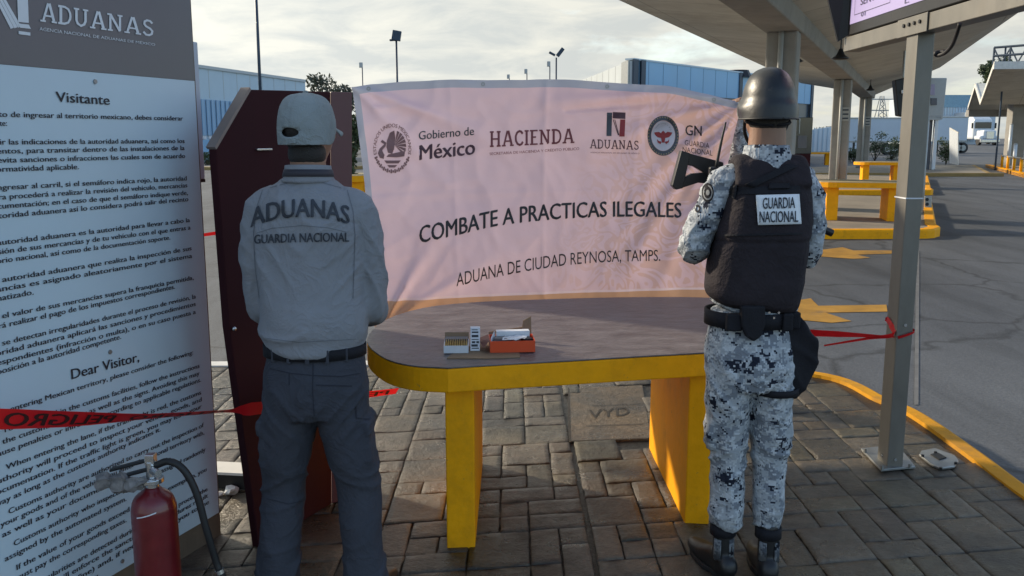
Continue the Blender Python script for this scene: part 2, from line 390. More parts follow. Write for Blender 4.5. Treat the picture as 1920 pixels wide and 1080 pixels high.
def slab2d(s, w=0.17, sw=None):
    """slab-serif capitals from strokes; cap height 1"""
    vs, fs = [], []; x = 0.0; layer = []; lev = 0
    t = w * 0.62
    def quad(a, b, c, d):
        n = len(vs); vs.extend((a, b, c, d)); fs.append((n, n + 1, n + 2, n + 3)); layer.append(lev)
    def stroke(p, q, ww):
        dx, dy = q[0] - p[0], q[1] - p[1]; l = sqrt(dx * dx + dy * dy); nx, ny = -dy / l * ww / 2, dx / l * ww / 2
        quad((x + p[0] + nx, p[1] + ny), (x + p[0] - nx, p[1] - ny), (x + q[0] - nx, q[1] - ny), (x + q[0] + nx, q[1] + ny))
    def poly(pts, ww):
        L_, R_ = [], []
        for i, p in enumerate(pts):
            a = pts[max(i - 1, 0)]; b = pts[min(i + 1, len(pts) - 1)]
            dx, dy = b[0] - a[0], b[1] - a[1]; l = sqrt(dx * dx + dy * dy)
            nx, ny = -dy / l * ww / 2, dx / l * ww / 2
            L_.append((x + p[0] + nx, p[1] + ny)); R_.append((x + p[0] - nx, p[1] - ny))
        for i in range(len(pts) - 1): quad(L_[i], R_[i], R_[i + 1], L_[i + 1])
    def serif(cx, y, half=0.17):
        yy = t / 2 if y == 0 else 1 - t / 2
        stroke((cx - half, yy), (cx + half, yy), t)
    for ch in s:
        lev = 0
        if ch == ' ': x += 0.45; continue
        if ch == 'A':
            stroke((0.16, t), (0.42, 1), w * 0.8); lev = 1; stroke((0.74, t), (0.48, 1), w); lev = 2; stroke((0.24, 0.33), (0.66, 0.33), t); lev = 3; serif(0.14, 0, 0.15); serif(0.76, 0, 0.15); adv = 0.95
        elif ch == 'D':
            stroke((0.17, t), (0.17, 1 - t), w); lev = 1; poly([(0.02, t / 2), (0.38, t / 2), (0.58, 0.14), (0.68, 0.34), (0.70, 0.5), (0.68, 0.66), (0.58, 0.86), (0.38, 1 - t / 2), (0.02, 1 - t / 2)], w * 0.8); adv = 0.86
        elif ch == 'U':
            poly([(0.17, 1 - t), (0.17, 0.34), (0.24, 0.16), (0.42, 0.05), (0.60, 0.16), (0.67, 0.34), (0.67, 1 - t)], w * 0.9); lev = 1; serif(0.17, 1, 0.15); serif(0.67, 1, 0.15); adv = 0.92
        elif ch == 'N':
            stroke((0.17, t), (0.17, 1 - t), w * 0.8); stroke((0.70, t), (0.70, 1 - t), w * 0.8); lev = 1; stroke((0.17, 0.96), (0.70, 0.04), w * 0.9); lev = 2; serif(0.17, 0, 0.14); serif(0.12, 1, 0.12); serif(0.70, 1, 0.14); adv = 0.95
        elif ch == 'S':
            poly([(0.58, 0.80), (0.46, 0.93), (0.30, 0.95), (0.16, 0.86), (0.14, 0.70), (0.24, 0.57), (0.46, 0.46), (0.58, 0.33), (0.55, 0.14), (0.40, 0.05), (0.24, 0.06), (0.09, 0.22)], w * 0.85); adv = 0.74
        elif ch == 'H':
            stroke((0.17, t), (0.17, 1 - t), w); stroke((0.70, t), (0.70, 1 - t), w); lev = 1; stroke((0.17, 0.5), (0.70, 0.5), t); lev = 2
            for q in (0.17, 0.70): serif(q, 0, 0.15); serif(q, 1, 0.15)
            adv = 0.96
        elif ch == 'C':
            poly([(0.64, 0.76), (0.54, 0.90), (0.40, 0.95), (0.22, 0.86), (0.12, 0.66), (0.11, 0.5), (0.13, 0.32), (0.24, 0.13), (0.42, 0.05), (0.56, 0.10), (0.66, 0.25)], w * 0.9); adv = 0.78
        elif ch == 'I':
            stroke((0.17, t), (0.17, 1 - t), w); lev = 1; serif(0.17, 0, 0.16); serif(0.17, 1, 0.16); adv = 0.42
        elif ch == 'E':
            stroke((0.17, t), (0.17, 1 - t), w); lev = 1; stroke((0, t / 2), (0.60, t / 2), t); stroke((0, 1 - t / 2), (0.60, 1 - t / 2), t); stroke((0.17, 0.52), (0.48, 0.52), t); adv = 0.72
        else: adv = 0.6
        x += adv
    return vs, fs, x, layer
def put2d(bm, shape, fn, mi=0):
    """map 2-D lettering into the scene through fn(x, y, level)"""
    vs, fs = shape[0], shape[1]; lay = shape[3] if len(shape) > 3 else [0] * len(fs)
    nv = {}
    for f, l in zip(fs, lay):
        q = []
        for i in f:
            if (i, l) not in nv: nv[(i, l)] = bm.verts.new(fn(*vs[i], l))
            q.append(nv[(i, l)])
        try: bm.faces.new(q).material_index = mi
        except ValueError: pass
def refine2d(shape, L):
    """split long edges so lettering can follow a curved surface"""
    lay = shape[3] if len(shape) > 3 else [0] * len(shape[1])
    bm = bmesh.new(); vs = [bm.verts.new((x, y, 0)) for x, y in shape[0]]
    for f, l in zip(shape[1], lay):
        try: bm.faces.new([vs[i] for i in f]).material_index = l
        except ValueError: pass
    bmesh.ops.triangulate(bm, faces=bm.faces)
    for _ in range(5):
        es = [e for e in bm.edges if e.calc_length() > L]
        if not es: break
        bmesh.ops.subdivide_edges(bm, edges=es, cuts=1)
        bmesh.ops.triangulate(bm, faces=[f for f in bm.faces if len(f.verts) > 3])
    bm.verts.index_update()
    r = ([(v.co.x, v.co.y) for v in bm.verts], [tuple(v.index for v in f.verts) for f in bm.faces], shape[2], [f.material_index for f in bm.faces])
    bm.free(); return r
# ================================================================== THE SETTING
RZ = -0.15                                   # road level; the traffic islands are at 0
def rise(y): return RZ + min(max(y - 60, 0), 60) * 0.0135
D = V((sin(R(24)), cos(R(24)), 0)); DN = V((cos(R(24)), -sin(R(24)), 0))

def asphalt():
    m = bpy.data.materials.new('asphalt'); m.use_nodes = True
    nt = m.node_tree; N = nt.nodes; L = nt.links; b = N['Principled BSDF']
    tc = N.new('ShaderNodeTexCoord')
    def nz(scale, det, stretch=(1, 1, 1)):
        mp = N.new('ShaderNodeMapping'); mp.inputs['Scale'].default_value = stretch; mp.inputs['Rotation'].default_value = (0, 0, R(24))
        L.new(tc.outputs['Object'], mp.inputs[0])
        n = N.new('ShaderNodeTexNoise'); n.inputs['Scale'].default_value = scale; n.inputs['Detail'].default_value = det; n.inputs['Roughness'].default_value = 0.7
        L.new(mp.outputs[0], n.inputs['Vector']); return n.outputs['Fac']
    big = nz(0.35, 6, (1, 0.25, 1)); fine = nz(55, 3)
    r = N.new('ShaderNodeValToRGB'); L.new(big, r.inputs[0])
    r.color_ramp.elements[0].position = 0.34; r.color_ramp.elements[0].color = (0.056, 0.061, 0.070, 1)
    r.color_ramp.elements[1].position = 0.68; r.color_ramp.elements[1].color = (0.110, 0.118, 0.130, 1)
    r2 = N.new('ShaderNodeValToRGB'); L.new(fine, r2.inputs[0])
    r2.color_ramp.elements[0].position = 0.3; r2.color_ramp.elements[0].color = (0.72, 0.72, 0.72, 1)
    r2.color_ramp.elements[1].position = 0.7; r2.color_ramp.elements[1].color = (1.25, 1.25, 1.25, 1)
    mx = N.new('ShaderNodeMix'); mx.data_type = 'RGBA'; mx.blend_type = 'MULTIPLY'; mx.inputs[0].default_value = 1
    L.new(r.outputs[0], mx.inputs[6]); L.new(r2.outputs[0], mx.inputs[7])
    vo = N.new('ShaderNodeTexVoronoi'); vo.feature = 'DISTANCE_TO_EDGE'; vo.inputs['Scale'].default_value = 0.42
    wob = N.new('ShaderNodeTexNoise'); wob.inputs['Scale'].default_value = 2.5; wob.inputs['Detail'].default_value = 5; L.new(tc.outputs['Object'], wob.inputs['Vector'])
    wm = N.new('ShaderNodeMix'); wm.data_type = 'RGBA'; wm.inputs[0].default_value = 0.22; L.new(tc.outputs['Object'], wm.inputs[6]); L.new(wob.outputs['Color'], wm.inputs[7]); L.new(wm.outputs[2], vo.inputs['Vector'])
    cr = N.new('ShaderNodeValToRGB'); cr.color_ramp.elements[0].position = 0.0; cr.color_ramp.elements[0].color = (0.45, 0.45, 0.45, 1); cr.color_ramp.elements[1].position = 0.012; cr.color_ramp.elements[1].color = (1, 1, 1, 1)
    L.new(vo.outputs['Distance'], cr.inputs[0])
    ty = N.new('ShaderNodeValToRGB'); ty.color_ramp.elements[0].position = 0.36; ty.color_ramp.elements[0].color = (0.62, 0.62, 0.62, 1); ty.color_ramp.elements[1].position = 0.55; ty.color_ramp.elements[1].color = (1.08, 1.08, 1.08, 1)
    L.new(nz(1.1, 7, (1, 0.12, 1)), ty.inputs[0])
    m3 = N.new('ShaderNodeMix'); m3.data_type = 'RGBA'; m3.blend_type = 'MULTIPLY'; m3.inputs[0].default_value = 1; L.new(mx.outputs[2], m3.inputs[6]); L.new(cr.outputs[0], m3.inputs[7])
    m4 = N.new('ShaderNodeMix'); m4.data_type = 'RGBA'; m4.blend_type = 'MULTIPLY'; m4.inputs[0].default_value = 1; L.new(m3.outputs[2], m4.inputs[6]); L.new(ty.outputs[0], m4.inputs[7])
    L.new(m4.outputs[2], b.inputs['Base Color'])
    rr = N.new('ShaderNodeMapRange'); rr.inputs[3].default_value = 0.55; rr.inputs[4].default_value = 0.85
    L.new(big, rr.inputs[0]); L.new(rr.outputs[0], b.inputs['Roughness'])
    bp = N.new('ShaderNodeBump'); bp.inputs['Strength'].default_value = 0.5; bp.inputs['Distance'].default_value = 0.01
    L.new(fine, bp.inputs['Height']); L.new(bp.outputs[0], b.inputs['Normal'])
    return m
MT['asphalt'] = asphalt()
def stamped():
    m = bpy.data.materials.new('stamped_concrete'); m.use_nodes = True
    nt = m.node_tree; N = nt.nodes; L = nt.links; b = N['Principled BSDF']
    tc = N.new('ShaderNodeTexCoord')
    def nz(scale, det, rough=0.65):
        n = N.new('ShaderNodeTexNoise'); n.inputs['Scale'].default_value = scale; n.inputs['Detail'].default_value = det; n.inputs['Roughness'].default_value = rough
        L.new(tc.outputs['Object'], n.inputs['Vector']); return n.outputs['Fac']
    at_ = N.new('ShaderNodeAttribute'); at_.attribute_name = 'tint'
    r = N.new('ShaderNodeValToRGB'); L.new(nz(1.7, 8, 0.7), r.inputs[0])
    e = r.color_ramp.elements
    e[0].position = 0.36; e[0].color = (0.030, 0.025, 0.020, 1); e[1].position = 0.68; e[1].color = (0.180, 0.148, 0.108, 1)
    r2 = N.new('ShaderNodeValToRGB'); L.new(nz(24, 7, 0.75), r2.inputs[0])
    r2.color_ramp.elements[0].position = 0.32; r2.color_ramp.elements[0].color = (0.55, 0.53, 0.5, 1)
    r2.color_ramp.elements[1].position = 0.66; r2.color_ramp.elements[1].color = (1.2, 1.2, 1.2, 1)
    mx = N.new('ShaderNodeMix'); mx.data_type = 'RGBA'; mx.blend_type = 'MULTIPLY'; mx.inputs[0].default_value = 1
    L.new(r.outputs[0], mx.inputs[6]); L.new(r2.outputs[0], mx.inputs[7])
    m2 = N.new('ShaderNodeMix'); m2.data_type = 'RGBA'; m2.blend_type = 'MULTIPLY'; m2.inputs[0].default_value = 1
    L.new(mx.outputs[2], m2.inputs[6]); L.new(at_.outputs['Color'], m2.inputs[7]); L.new(m2.outputs[2], b.inputs['Base Color'])
    rr = N.new('ShaderNodeMapRange'); rr.inputs[1].default_value = 0.3; rr.inputs[2].default_value = 0.7; rr.inputs[3].default_value = 0.16; rr.inputs[4].default_value = 0.52
    L.new(nz(2.6, 6), rr.inputs[0]); L.new(rr.outputs[0], b.inputs['Roughness'])
    bp = N.new('ShaderNodeBump'); bp.inputs['Strength'].default_value = 0.95; bp.inputs['Distance'].default_value = 0.016
    L.new(nz(19, 8, 0.74), bp.inputs['Height']); L.new(bp.outputs[0], b.inputs['Normal'])
    return m
MT['stamped'] = stamped()

# ground: one sheet to the horizon, with the gentle rise of the exit road
bm = NB()
ys = [-60, -20, 0, 20, 40, 60, 75, 90, 105, 120, 200, 400, 900]
rows = [[bm.verts.new((x, y, rise(y))) for x in (-600, -60, 0, 60, 600)] for y in ys]
for a, b in zip(rows, rows[1:]):
    for k in range(4): bm.faces.new((a[k], a[k + 1], b[k + 1], b[k]))
tag(mk('road', bm, 'asphalt'), kind='structure')

# the island we stand on
inner = [gz(1540, 707), gz(1640, 750), gz(1700, 776), gz(1800, 846), gz(1920, 937)]
IX = inner[-1].x
outline = [V((-4.6, 6.2, 0)), V((-2, 6.2, 0)), V((0.3, 6.26, 0)), V((1.35, 6.22, 0))] + inner + [V((IX + 0.02, 2.6, 0)), V((IX + 0.02, 0, 0)), V((IX + 0.02, -5, 0))]
edge = [V((p.x, p.y, 0)) for p in spline(outline, 8)]
def kerb(name, pts, w, mats, top=0.012, low=RZ - 0.02, side=1):
    """a kerb stone along pts, w wide, on the left-hand (side=1) of the walk direction"""
    bm = NB(); prev = None
    for i, p in enumerate(pts):
        t = (pts[min(i + 1, len(pts) - 1)] - pts[max(i - 1, 0)]); t.z = 0; t.normalize()
        n = V((-t.y, t.x, 0)) * side
        r = 0.03
        ring = [bm.verts.new(q) for q in (V((p.x, p.y, low)), V((p.x, p.y, top)), p + n * (w - r) + V((0, 0, top)), p + n * (w - r * 0.3) + V((0, 0, top - r * 0.3)), p + n * w + V((0, 0, top - r)), p + n * w + V((0, 0, low)))]
        if prev:
            for k in range(5): bm.faces.new((prev[k], prev[k + 1], ring[k + 1], ring[k]))
        else: bm.faces.new(ring)
        prev = ring
    bm.faces.new(prev[::-1])
    return tag(mk(name, bm, mats, smooth=False), kind='structure')
cut = [i for i, p in enumerate(edge) if p.x > 1.5][0]
kerb('kerb_yellow', edge[cut:], 0.105, mm('kerb_yellow_paint', (0.55, 0.25, 0.012), 0.7, var=0.15, vscale=5, bump=0.3, bscale=25, stain=0.6, stain_col=(0.20, 0.13, 0.06), spec=0.2, chips=0.7))
kerb('kerb_white', edge[:cut + 1], 0.15, 'paint_white', top=0.010)
poly2 = [(p.x, p.y) for p in edge] + [(-4.6, -5)]
def inside(x, y, P):
    c = False; j = len(P) - 1
    for i in range(len(P)):
        if (P[i][1] > y) != (P[j][1] > y) and x < (P[j][0] - P[i][0]) * (y - P[i][1]) / (P[j][1] - P[i][1]) + P[i][0]: c = not c
        j = i
    return c
bm = NB()
prism(bm, [V((x, y, -0.011)) for x, y in poly2], (0, 0, -0.16))
tint = bm.loops.layers.color.new('tint')
for f in bm.faces:
    for l in f.loops: l[tint] = (0.42, 0.40, 0.38, 1)
# stones of the stamped concrete
UX, UY, SH = 0.122, 0.152, tan(R(8.5))
JX = 0.315                                                     # the long expansion joint
NI, NJ = 52, 46
I0, J0 = -34, 2
used = {}
rng = random.Random(11)
cover = [gz(1066, 728), gz(1205, 722), gz(1222, 822), gz(1068, 828)]
cpoly = [(p.x, p.y) for p in cover]
for j in range(NJ):
    for i in range(NI):
        if (i, j) in used: continue
        opts = [(1, 2), (2, 1), (2, 1), (2, 2), (1, 1), (2, 2)] if rng.random() < 0.9 else [(1, 1)]
        rng.shuffle(opts)
        for a, b in opts + [(1, 1)]:
            if all((i + p, j + q) not in used for p in range(a) for q in range(b)) and i + a <= NI and not (i + I0 < 0 < i + a + I0): break
        for p in range(a):
            for q in range(b): used[(i + p, j + q)] = 1
        x0, x1 = (i + I0) * UX + JX, (i + a + I0) * UX + JX; y0, y1 = (j + J0) * UY, (j + b + J0) * UY
        g = 0.0022
        if i + I0 == 0: x0 += 0.012
        if i + a + I0 == 0: x1 -= 0.006
        cx, cy = (x0 + x1) / 2, (y0 + y1) / 2
        if not inside(cx, cy + cx * SH, poly2) or inside(cx, cy + cx * SH, cpoly): continue
        nx_, ny_ = max(2, a * 4), max(2, b * 4)
        hz = rng.uniform(-0.003, 0.002); sd = rng.uniform(0, 99)
        t = rng.uniform(0.78, 1.15); tc_ = (t * rng.uniform(0.97, 1.05), t, t * rng.uniform(0.92, 1.0), 1)
        xs = [x0 + g, x0 + g + 0.004] + [x0 + (x1 - x0) * k / nx_ for k in range(1, nx_)] + [x1 - g - 0.004, x1 - g]
        yy = [y0 + g, y0 + g + 0.004] + [y0 + (y1 - y0) * k / ny_ for k in range(1, ny_)] + [y1 - g - 0.004, y1 - g]
        grid = []
        for bi, y in enumerate(yy):
            row = []
            for ai, x in enumerate(xs):
                e = ai in (0, len(xs) - 1) or bi in (0, len(yy) - 1)
                wob = noise.noise(V((x * 9, y * 9, sd))) * 0.003
                px_, py_ = x + (noise.noise(V((y * 14, sd, 3))) * 0.006 if e else 0), y + (noise.noise(V((x * 14, sd, 7))) * 0.006 if e else 0)
                z = (-0.0055 if e else hz + wob + noise.noise(V((x * 30, y * 30, sd))) * 0.002)
                row.append(bm.verts.new((px_, py_ + px_ * SH, z)))
            grid.append(row)
        for bi in range(len(yy) - 1):
            for ai in range(len(xs) - 1):
                f = bm.faces.new((grid[bi][ai], grid[bi][ai + 1], grid[bi + 1][ai + 1], grid[bi + 1][ai])); f.smooth = True
                for l in f.loops: l[tint] = tc_
o = mk('pavement', bm, 'stamped'); tag(o, kind='structure')

# concrete inspection cover with scratched letters, in the pavement under the table
t = thing('inspection_cover', 'square concrete cover with scratched letters V Y D in the pavement under the table', 'cover', sum(cover, V()) / 4)
bm = NB(); prism(bm, [V((p.x, p.y, 0.001)) for p in cover], (0, 0, -0.02))
tl = bm.loops.layers.color.new('tint')
for f in bm.faces:
    for l in f.loops: l[tl] = (1.0, 0.92, 0.8, 1)
mk('slab', bm, 'stamped', t, bevel=0.004)
bm = NB()
c0 = gz(1103, 786); c1 = gz(1180, 779)
ux = (c1 - c0); w = text2d('VYD', 0.0)[2]; up = V((0.02, 0.17, 0))
put2d(bm, text2d('VYD', -0.01), lambda x, y, l: c0 + ux * (x / w) + up * y + V((0, 0, 0.0045)))
for ln in ([(1066, 728), (1068, 828)], [(1068, 828), (1222, 822)], [(1100, 800), (1205, 796)], [(1110, 762), (1200, 758)]):
    p, q = gz(*ln[0]), gz(*ln[1]); n_ = (q - p).cross(V((0, 0, 1))).normalized() * 0.004
    bm.faces.new([bm.verts.new(v + V((0, 0, 0.004))) for v in (p - n_, q - n_, q + n_, p + n_)])
mk('scratched_lettering', bm, mm('groove', (0.03, 0.025, 0.02), 0.9), t)

# far traffic islands
def island(pts, name, kmat, w=0.18, surf='island_concrete', close=True, kz=0.012):
    P = [V((p[0], p[1], 0)) for p in pts]
    z0 = rise(P[0].y)
    bm = NB(); prism(bm, [V((p.x, p.y, 0.0)) for p in P], (0, 0, z0 - 0.02))
    tag(mk(name, bm, surf), kind='structure')
mm('island_concrete', (0.26, 0.225, 0.18), 0.8, var=0.25, vscale=0.8, bump=0.3, bscale=9, stain=0.5, stain_col=(0.12, 0.10, 0.08))
def rounded(front_y, right_x, depth, left=1.5, r=0.9):
    """island outline: straight front, rounded right corner, right flank running back with the lanes"""
    pts = [V((left, front_y, 0)), V((right_x - r * 1.3, front_y, 0)), V((right_x - r * 0.35, front_y + r * 0.28, 0)), V((right_x, front_y + r * 1.1, 0))]
    pts.append(V((right_x, front_y + r * 1.1, 0)) + D * depth)
    pts = spline(pts[:4], 5) + [pts[4]]
    back = [pts[-1] - DN * 4.2, V((left, front_y + 2.5, 0))]
    return pts, back
def make_island(front_y, right_x, depth, left, r, kmat, nm):
    pts, back = rounded(front_y, right_x, depth, left, r)
    island([(p.x, p.y) for p in pts + back], nm, kmat)
    kerb(nm + '_kerb', pts, 0.2, kmat, top=0.014, side=-1)
make_island(15.9, 7.75, 8.5, 1.6, 0.9, 'yellow_paint', 'traffic_island')
make_island(28.0, 13.2, 10.5, 5.0, 0.9, 'yellow_paint', 'traffic_island')
make_island(41.5, 22.0, 12.5, 9.0, 0.6, 'kerb_tan', 'traffic_island')
# left-hand island beyond the near road, with its tan kerb
bm = NB(); prism(bm, [V((-48, 50, 0.0)), V((-9.5, 50, 0.0)), V((-4, 60, 0.0)), V((-48, 62, 0.0))], (0, 0, -0.2)); tag(mk('traffic_island', bm, 'island_concrete'), kind='structure')
kerb('traffic_island_kerb', [V((-48, 50, 0)), V((-9.5, 50, 0)), V((-4, 60, 0))], 0.35, 'kerb_tan', top=0.02, side=-1)
# right-hand island, edge of the exit road
ra, rb_ = gz(1868, 314, 0), gz(1990, 344, 0)
bm = NB(); prism(bm, [ra, rb_, rb_ + V((12, 0, 0)), ra + V((12, 14, 0)), ra + V((2, 5, 0))], (0, 0, -0.2)); tag(mk('traffic_island', bm, 'island_concrete'), kind='structure')
kerb('traffic_island_kerb', [ra + V((2, 5, 0)), ra, rb_], 0.3, 'yellow_paint', top=0.02, side=1)

# yellow arrows painted on the road
def flat(name, pts, z, m):
    bm = NB(); f = bm.faces.new([bm.verts.new((p.x, p.y, z)) for p in pts]); bmesh.ops.triangulate(bm, faces=bm.faces)
    return mk(name, bm, m)
A1 = [(1480, 566), (1520, 560), (1534, 574), (1662, 572), (1664, 585), (1548, 587), (1597, 603), (1560, 606), (1470, 598)]
A2 = [(1530, 470), (1580, 464), (1600, 470), (1672, 470), (1672, 476), (1608, 478), (1632, 484), (1600, 486), (1520, 480)]
for A in (A1, A2):
    o = flat('road_marking', [gz(x, y, RZ) for x, y in A], RZ + 0.005, 'road_paint'); tag(o, kind='structure')
# worn lane line behind the post
o = flat('road_marking', [gz(x, y, RZ) for x, y in ((1718, 470), (1724, 470), (1722, 760), (1714, 760))], RZ + 0.005, mm('worn_line', (0.13, 0.13, 0.13), 0.8, var=0.2)); tag(o, kind='structure')

# ================================================================== BACKGROUND BUILDINGS
# long pale warehouse on the left
t = thing('warehouse', 'long pale blue warehouse with ribbed lower cladding, left of the maroon kiosk', 'warehouse', at(378, 262, 60))
p0, p1 = at(330, 125, 58), at(572, 151, 76)
p0.z = p1.z = 6.15
dirw = (p1 - p0).normalized(); nrm = V((dirw.y, -dirw.x, 0)); Lw = (p1 - p0).length
def facade(bm, z0, z1, off, a=0.0, b=None, th=0.3):
    b = Lw if b is None else b
    q = [p0 + dirw * a, p0 + dirw * b]
    prism(bm, [V((q[0].x, q[0].y, z0)) + nrm * off, V((q[1].x, q[1].y, z0)) + nrm * off, V((q[1].x, q[1].y, z1)) + nrm * off, V((q[0].x, q[0].y, z1)) + nrm * off], -nrm * th)
bm = NB(); facade(bm, -0.15, 6.1, 0.0, th=14); mk('wall', bm, 'cladding_pale', t)
bm = NB(); facade(bm, 6.1, 6.3, 0.12, th=14.2); mk('roof', bm, 'cladding_grey', t)
for k in range(1, 10):
    bm = NB(); facade(bm, 4.2, 6.08, 0.012, Lw * k / 10, Lw * k / 10 + 0.07, 0.02); mk('panel_joint', bm, 'cladding_grey', t)
bm = NB(); n = 60
for k in range(n):
    a = Lw * k / n; facade(bm, 1.75, 4.1, 0.06 if k % 2 else 0.14, a, a + Lw / n - 0.02, 0.05)
mk('ribbed_cladding', bm, mm('cladding_rib', (0.25, 0.40, 0.56), 0.5, var=0.05, vscale=0.4), t)
bm = NB(); facade(bm, 0.3, 1.45, 0.08, th=0.07); mk('lower_panel', bm, 'cladding_blue', t)
for k in range(26):
    bm = NB(); facade(bm, 1.52, 1.70, 0.09, 0.4 + k * Lw / 26, 0.4 + k * Lw / 26 + 0.38, 0.08); mk('lettering_dash', bm, 'white_card', t)  # white dashes standing in for a row of tiny lettering

# blue building, right of the banner
t = thing('office_building', 'two storey building with light blue panels and dark window bands behind the banner', 'building', at(1180, 262, 45))
c = at(1184, 112, 45); e1 = at(1522, 156, 63); e0 = at(1086, 133, 62)
zt = c.z
def strip(bm, a, b, z0, z1, off=0.0, th=0.25, f0=0.0, f1=1.0):
    d = (b - a); d.z = 0; n_ = V((d.y, -d.x, 0)).normalized()
    q0 = a + d * f0; q1 = a + d * f1
    prism(bm, [V((q0.x, q0.y, z0)) + n_ * off, V((q1.x, q1.y, z0)) + n_ * off, V((q1.x, q1.y, z1)) + n_ * off, V((q0.x, q0.y, z1)) + n_ * off], -n_ * th)
bm = NB(); P = [V((q.x, q.y, RZ)) for q in (e0, c, e1)]; back = P[2] + (P[0] - P[1])
prism(bm, P + [back], (0, 0, zt - 0.1 - RZ)); mk('wall', bm, 'cladding_dark', t)
bm = NB(); strip(bm, c, e1, 3.85, zt, 0.10, f0=0.03); mk('upper_panel', bm, 'cladding_blue', t)
bm = NB(); strip(bm, c, e1, 1.95, 2.95, 0.10); mk('middle_panel', bm, 'cladding_blue', t)
bm = NB(); strip(bm, c, e1, RZ, 1.0, 0.10); mk('lower_panel', bm, 'cladding_blue', t)
bm = NB(); strip(bm, e0, c, RZ, zt - 0.05, 0.10); mk('side_panel', bm, 'cladding_grey', t)
for k in range(1, 16):
    bm = NB(); strip(bm, c, e1, 3.87, zt - 0.02, 0.106, 0.02, k / 16, k / 16 + 0.0022); mk('panel_joint', bm, mm('joint_blue', (0.12, 0.24, 0.38), 0.6), t)
for k in range(1, 8):
    bm = NB(); strip(bm, e0, c, RZ, zt - 0.06, 0.106, 0.02, k / 8 * 0.9, k / 8 * 0.9 + 0.004); mk('panel_joint', bm, 'galvanised', t)
for f in (0.0, 0.03, 0.505, 0.985):
    bm = NB(); strip(bm, c, e1, RZ, zt + 0.03, 0.16, 0.1, f, f + 0.018); mk('mullion', bm, 'steel_blue', t)
for fa, fb in ((0.0, 0.03), (0.90, 1.0)):
    bm = NB(); strip(bm, e0, c, RZ, zt, 0.16, 0.1, fa, fb); mk('corner_post', bm, 'galvanised', t)
bm = NB(); strip(bm, c, e1, zt, zt + 0.08, 0.14, 0.5); mk('roof_edge', bm, 'cladding_pale', t)
p = at(1385, 128, 55); bm = NB(); cyl(bm, (p.x, p.y, zt - 0.2), (p.x, p.y, zt + 0.22), 0.8, 0.6, 14); mk('roof_tank', bm, 'black_metal', t, smooth=False)

# ------------------------------------------------------------------ lamp masts and thin poles against the sky
def pole(px, top, Y, r, name, label, cat, grp=None, base=None):
    p = at(px, top, Y)
    t = thing(name, label, cat, (p.x, p.y, rise(Y)), group=grp)
    bm = NB(); cyl(bm, (p.x, p.y, rise(Y) - 0.05), p, r, r * 0.7, 10); mk('pole', bm, 'steel_blue', t, smooth=True)
    return t, p
t, p = pole(743, 76, 55, 0.085, 'floodlight_mast', 'tall floodlight mast with one square lamp head above the banner\'s left half', 'floodlight')
bm = NB(); box(bm, p + V((0.02, 0, 0.28)), (0.52, 0.25, 0.58), M.Rotation(R(10), 3, 'Y')); box(bm, p + V((-0.3, 0, 0.02)), (0.2, 0.12, 0.12)); mk('lamp_head', bm, 'steel_blue', t, bevel=0.03)
bm = NB(); box(bm, p + V((0, 0, 0.0)), (0.5, 0.1, 0.06)); mk('bracket', bm, 'steel_blue', t)
t, p = pole(1043, 108, 75, 0.09, 'floodlight_mast', 'floodlight mast with two tilted lamps above the banner near the blue building', 'floodlight')
bm = NB(); box(bm, p + V((0.32, 0, 0.42)), (0.30, 0.5, 0.75), M.Rotation(R(38), 3, 'Y')); mk('lamp_head', bm, 'steel_blue', t, bevel=0.03)
bm = NB(); box(bm, p + V((-0.34, 0, 0.30)), (0.16, 0.4, 0.55), M.Rotation(R(-62), 3, 'Y')); mk('lamp_head', bm, 'steel_blue', t, bevel=0.03)
t, p = pole(475, -120, 50, 0.10, 'mast', 'very tall thin mast rising out of frame above the maroon kiosk', 'mast')
bm = NB(); box(bm, (p.x, p.y, RZ + 0.1), (0.5, 0.5, 0.2)); mk('base', bm, 'concrete', t)
for px, top, Y, lab in ((679, 120, 90, 'thin hooded lamp post just above the upper left corner of the banner'), (955, 142, 110, 'shortest lamp post tip showing over the middle of the banner'), (988, 132, 100, 'small hooded lamp post over the middle of the banner'), (1031, 118, 90, 'slim lamp post standing close beside the two lamp floodlight mast')):
    t, p = pole(px, top, Y, 0.075, 'lamp_post', lab, 'lamp post', 'slim lamp posts behind the banner')
    bm = NB(); box(bm, p + V((-0.12, 0, -0.1)), (0.34, 0.2, 0.5)); mk('lamp_head', bm, 'device_grey', t, bevel=0.04)
# lattice pylon seen between the columns
t = thing('pylon', 'faint lattice power pylon seen between the canopy columns', 'pylon', at(1654, 285, 170))
p = at(1654, 180, 170); g = rise(170); bm = NB()
for sx in (-1, 1):
    for sy in (-1, 1): cyl(bm, (p.x + sx * 1.5, p.y + sy * 1.5, g), (p.x + sx * .25, p.y + sy * .25, p.z), 0.10, 0.07, 5)
for k in range(8):
    z = g + (p.z - g) * (k + 1) / 8.5; w = 1.5 - 1.25 * (k + 1) / 8.5
    cyl(bm, (p.x - w, p.y - w, z - 0.9), (p.x + w, p.y - w, z), 0.06, n=4); cyl(bm, (p.x + w, p.y - w, z - 0.9), (p.x - w, p.y - w, z), 0.06, n=4)
mk('lattice', bm, 'galvanised', t)
bm = NB()
for dz, w in ((-0.6, 2.2), (-2.6, 2.8)): box(bm, p + V((0, 0, dz)), (w * 2, 0.2, 0.2))
mk('cross_arm', bm, 'galvanised', t)

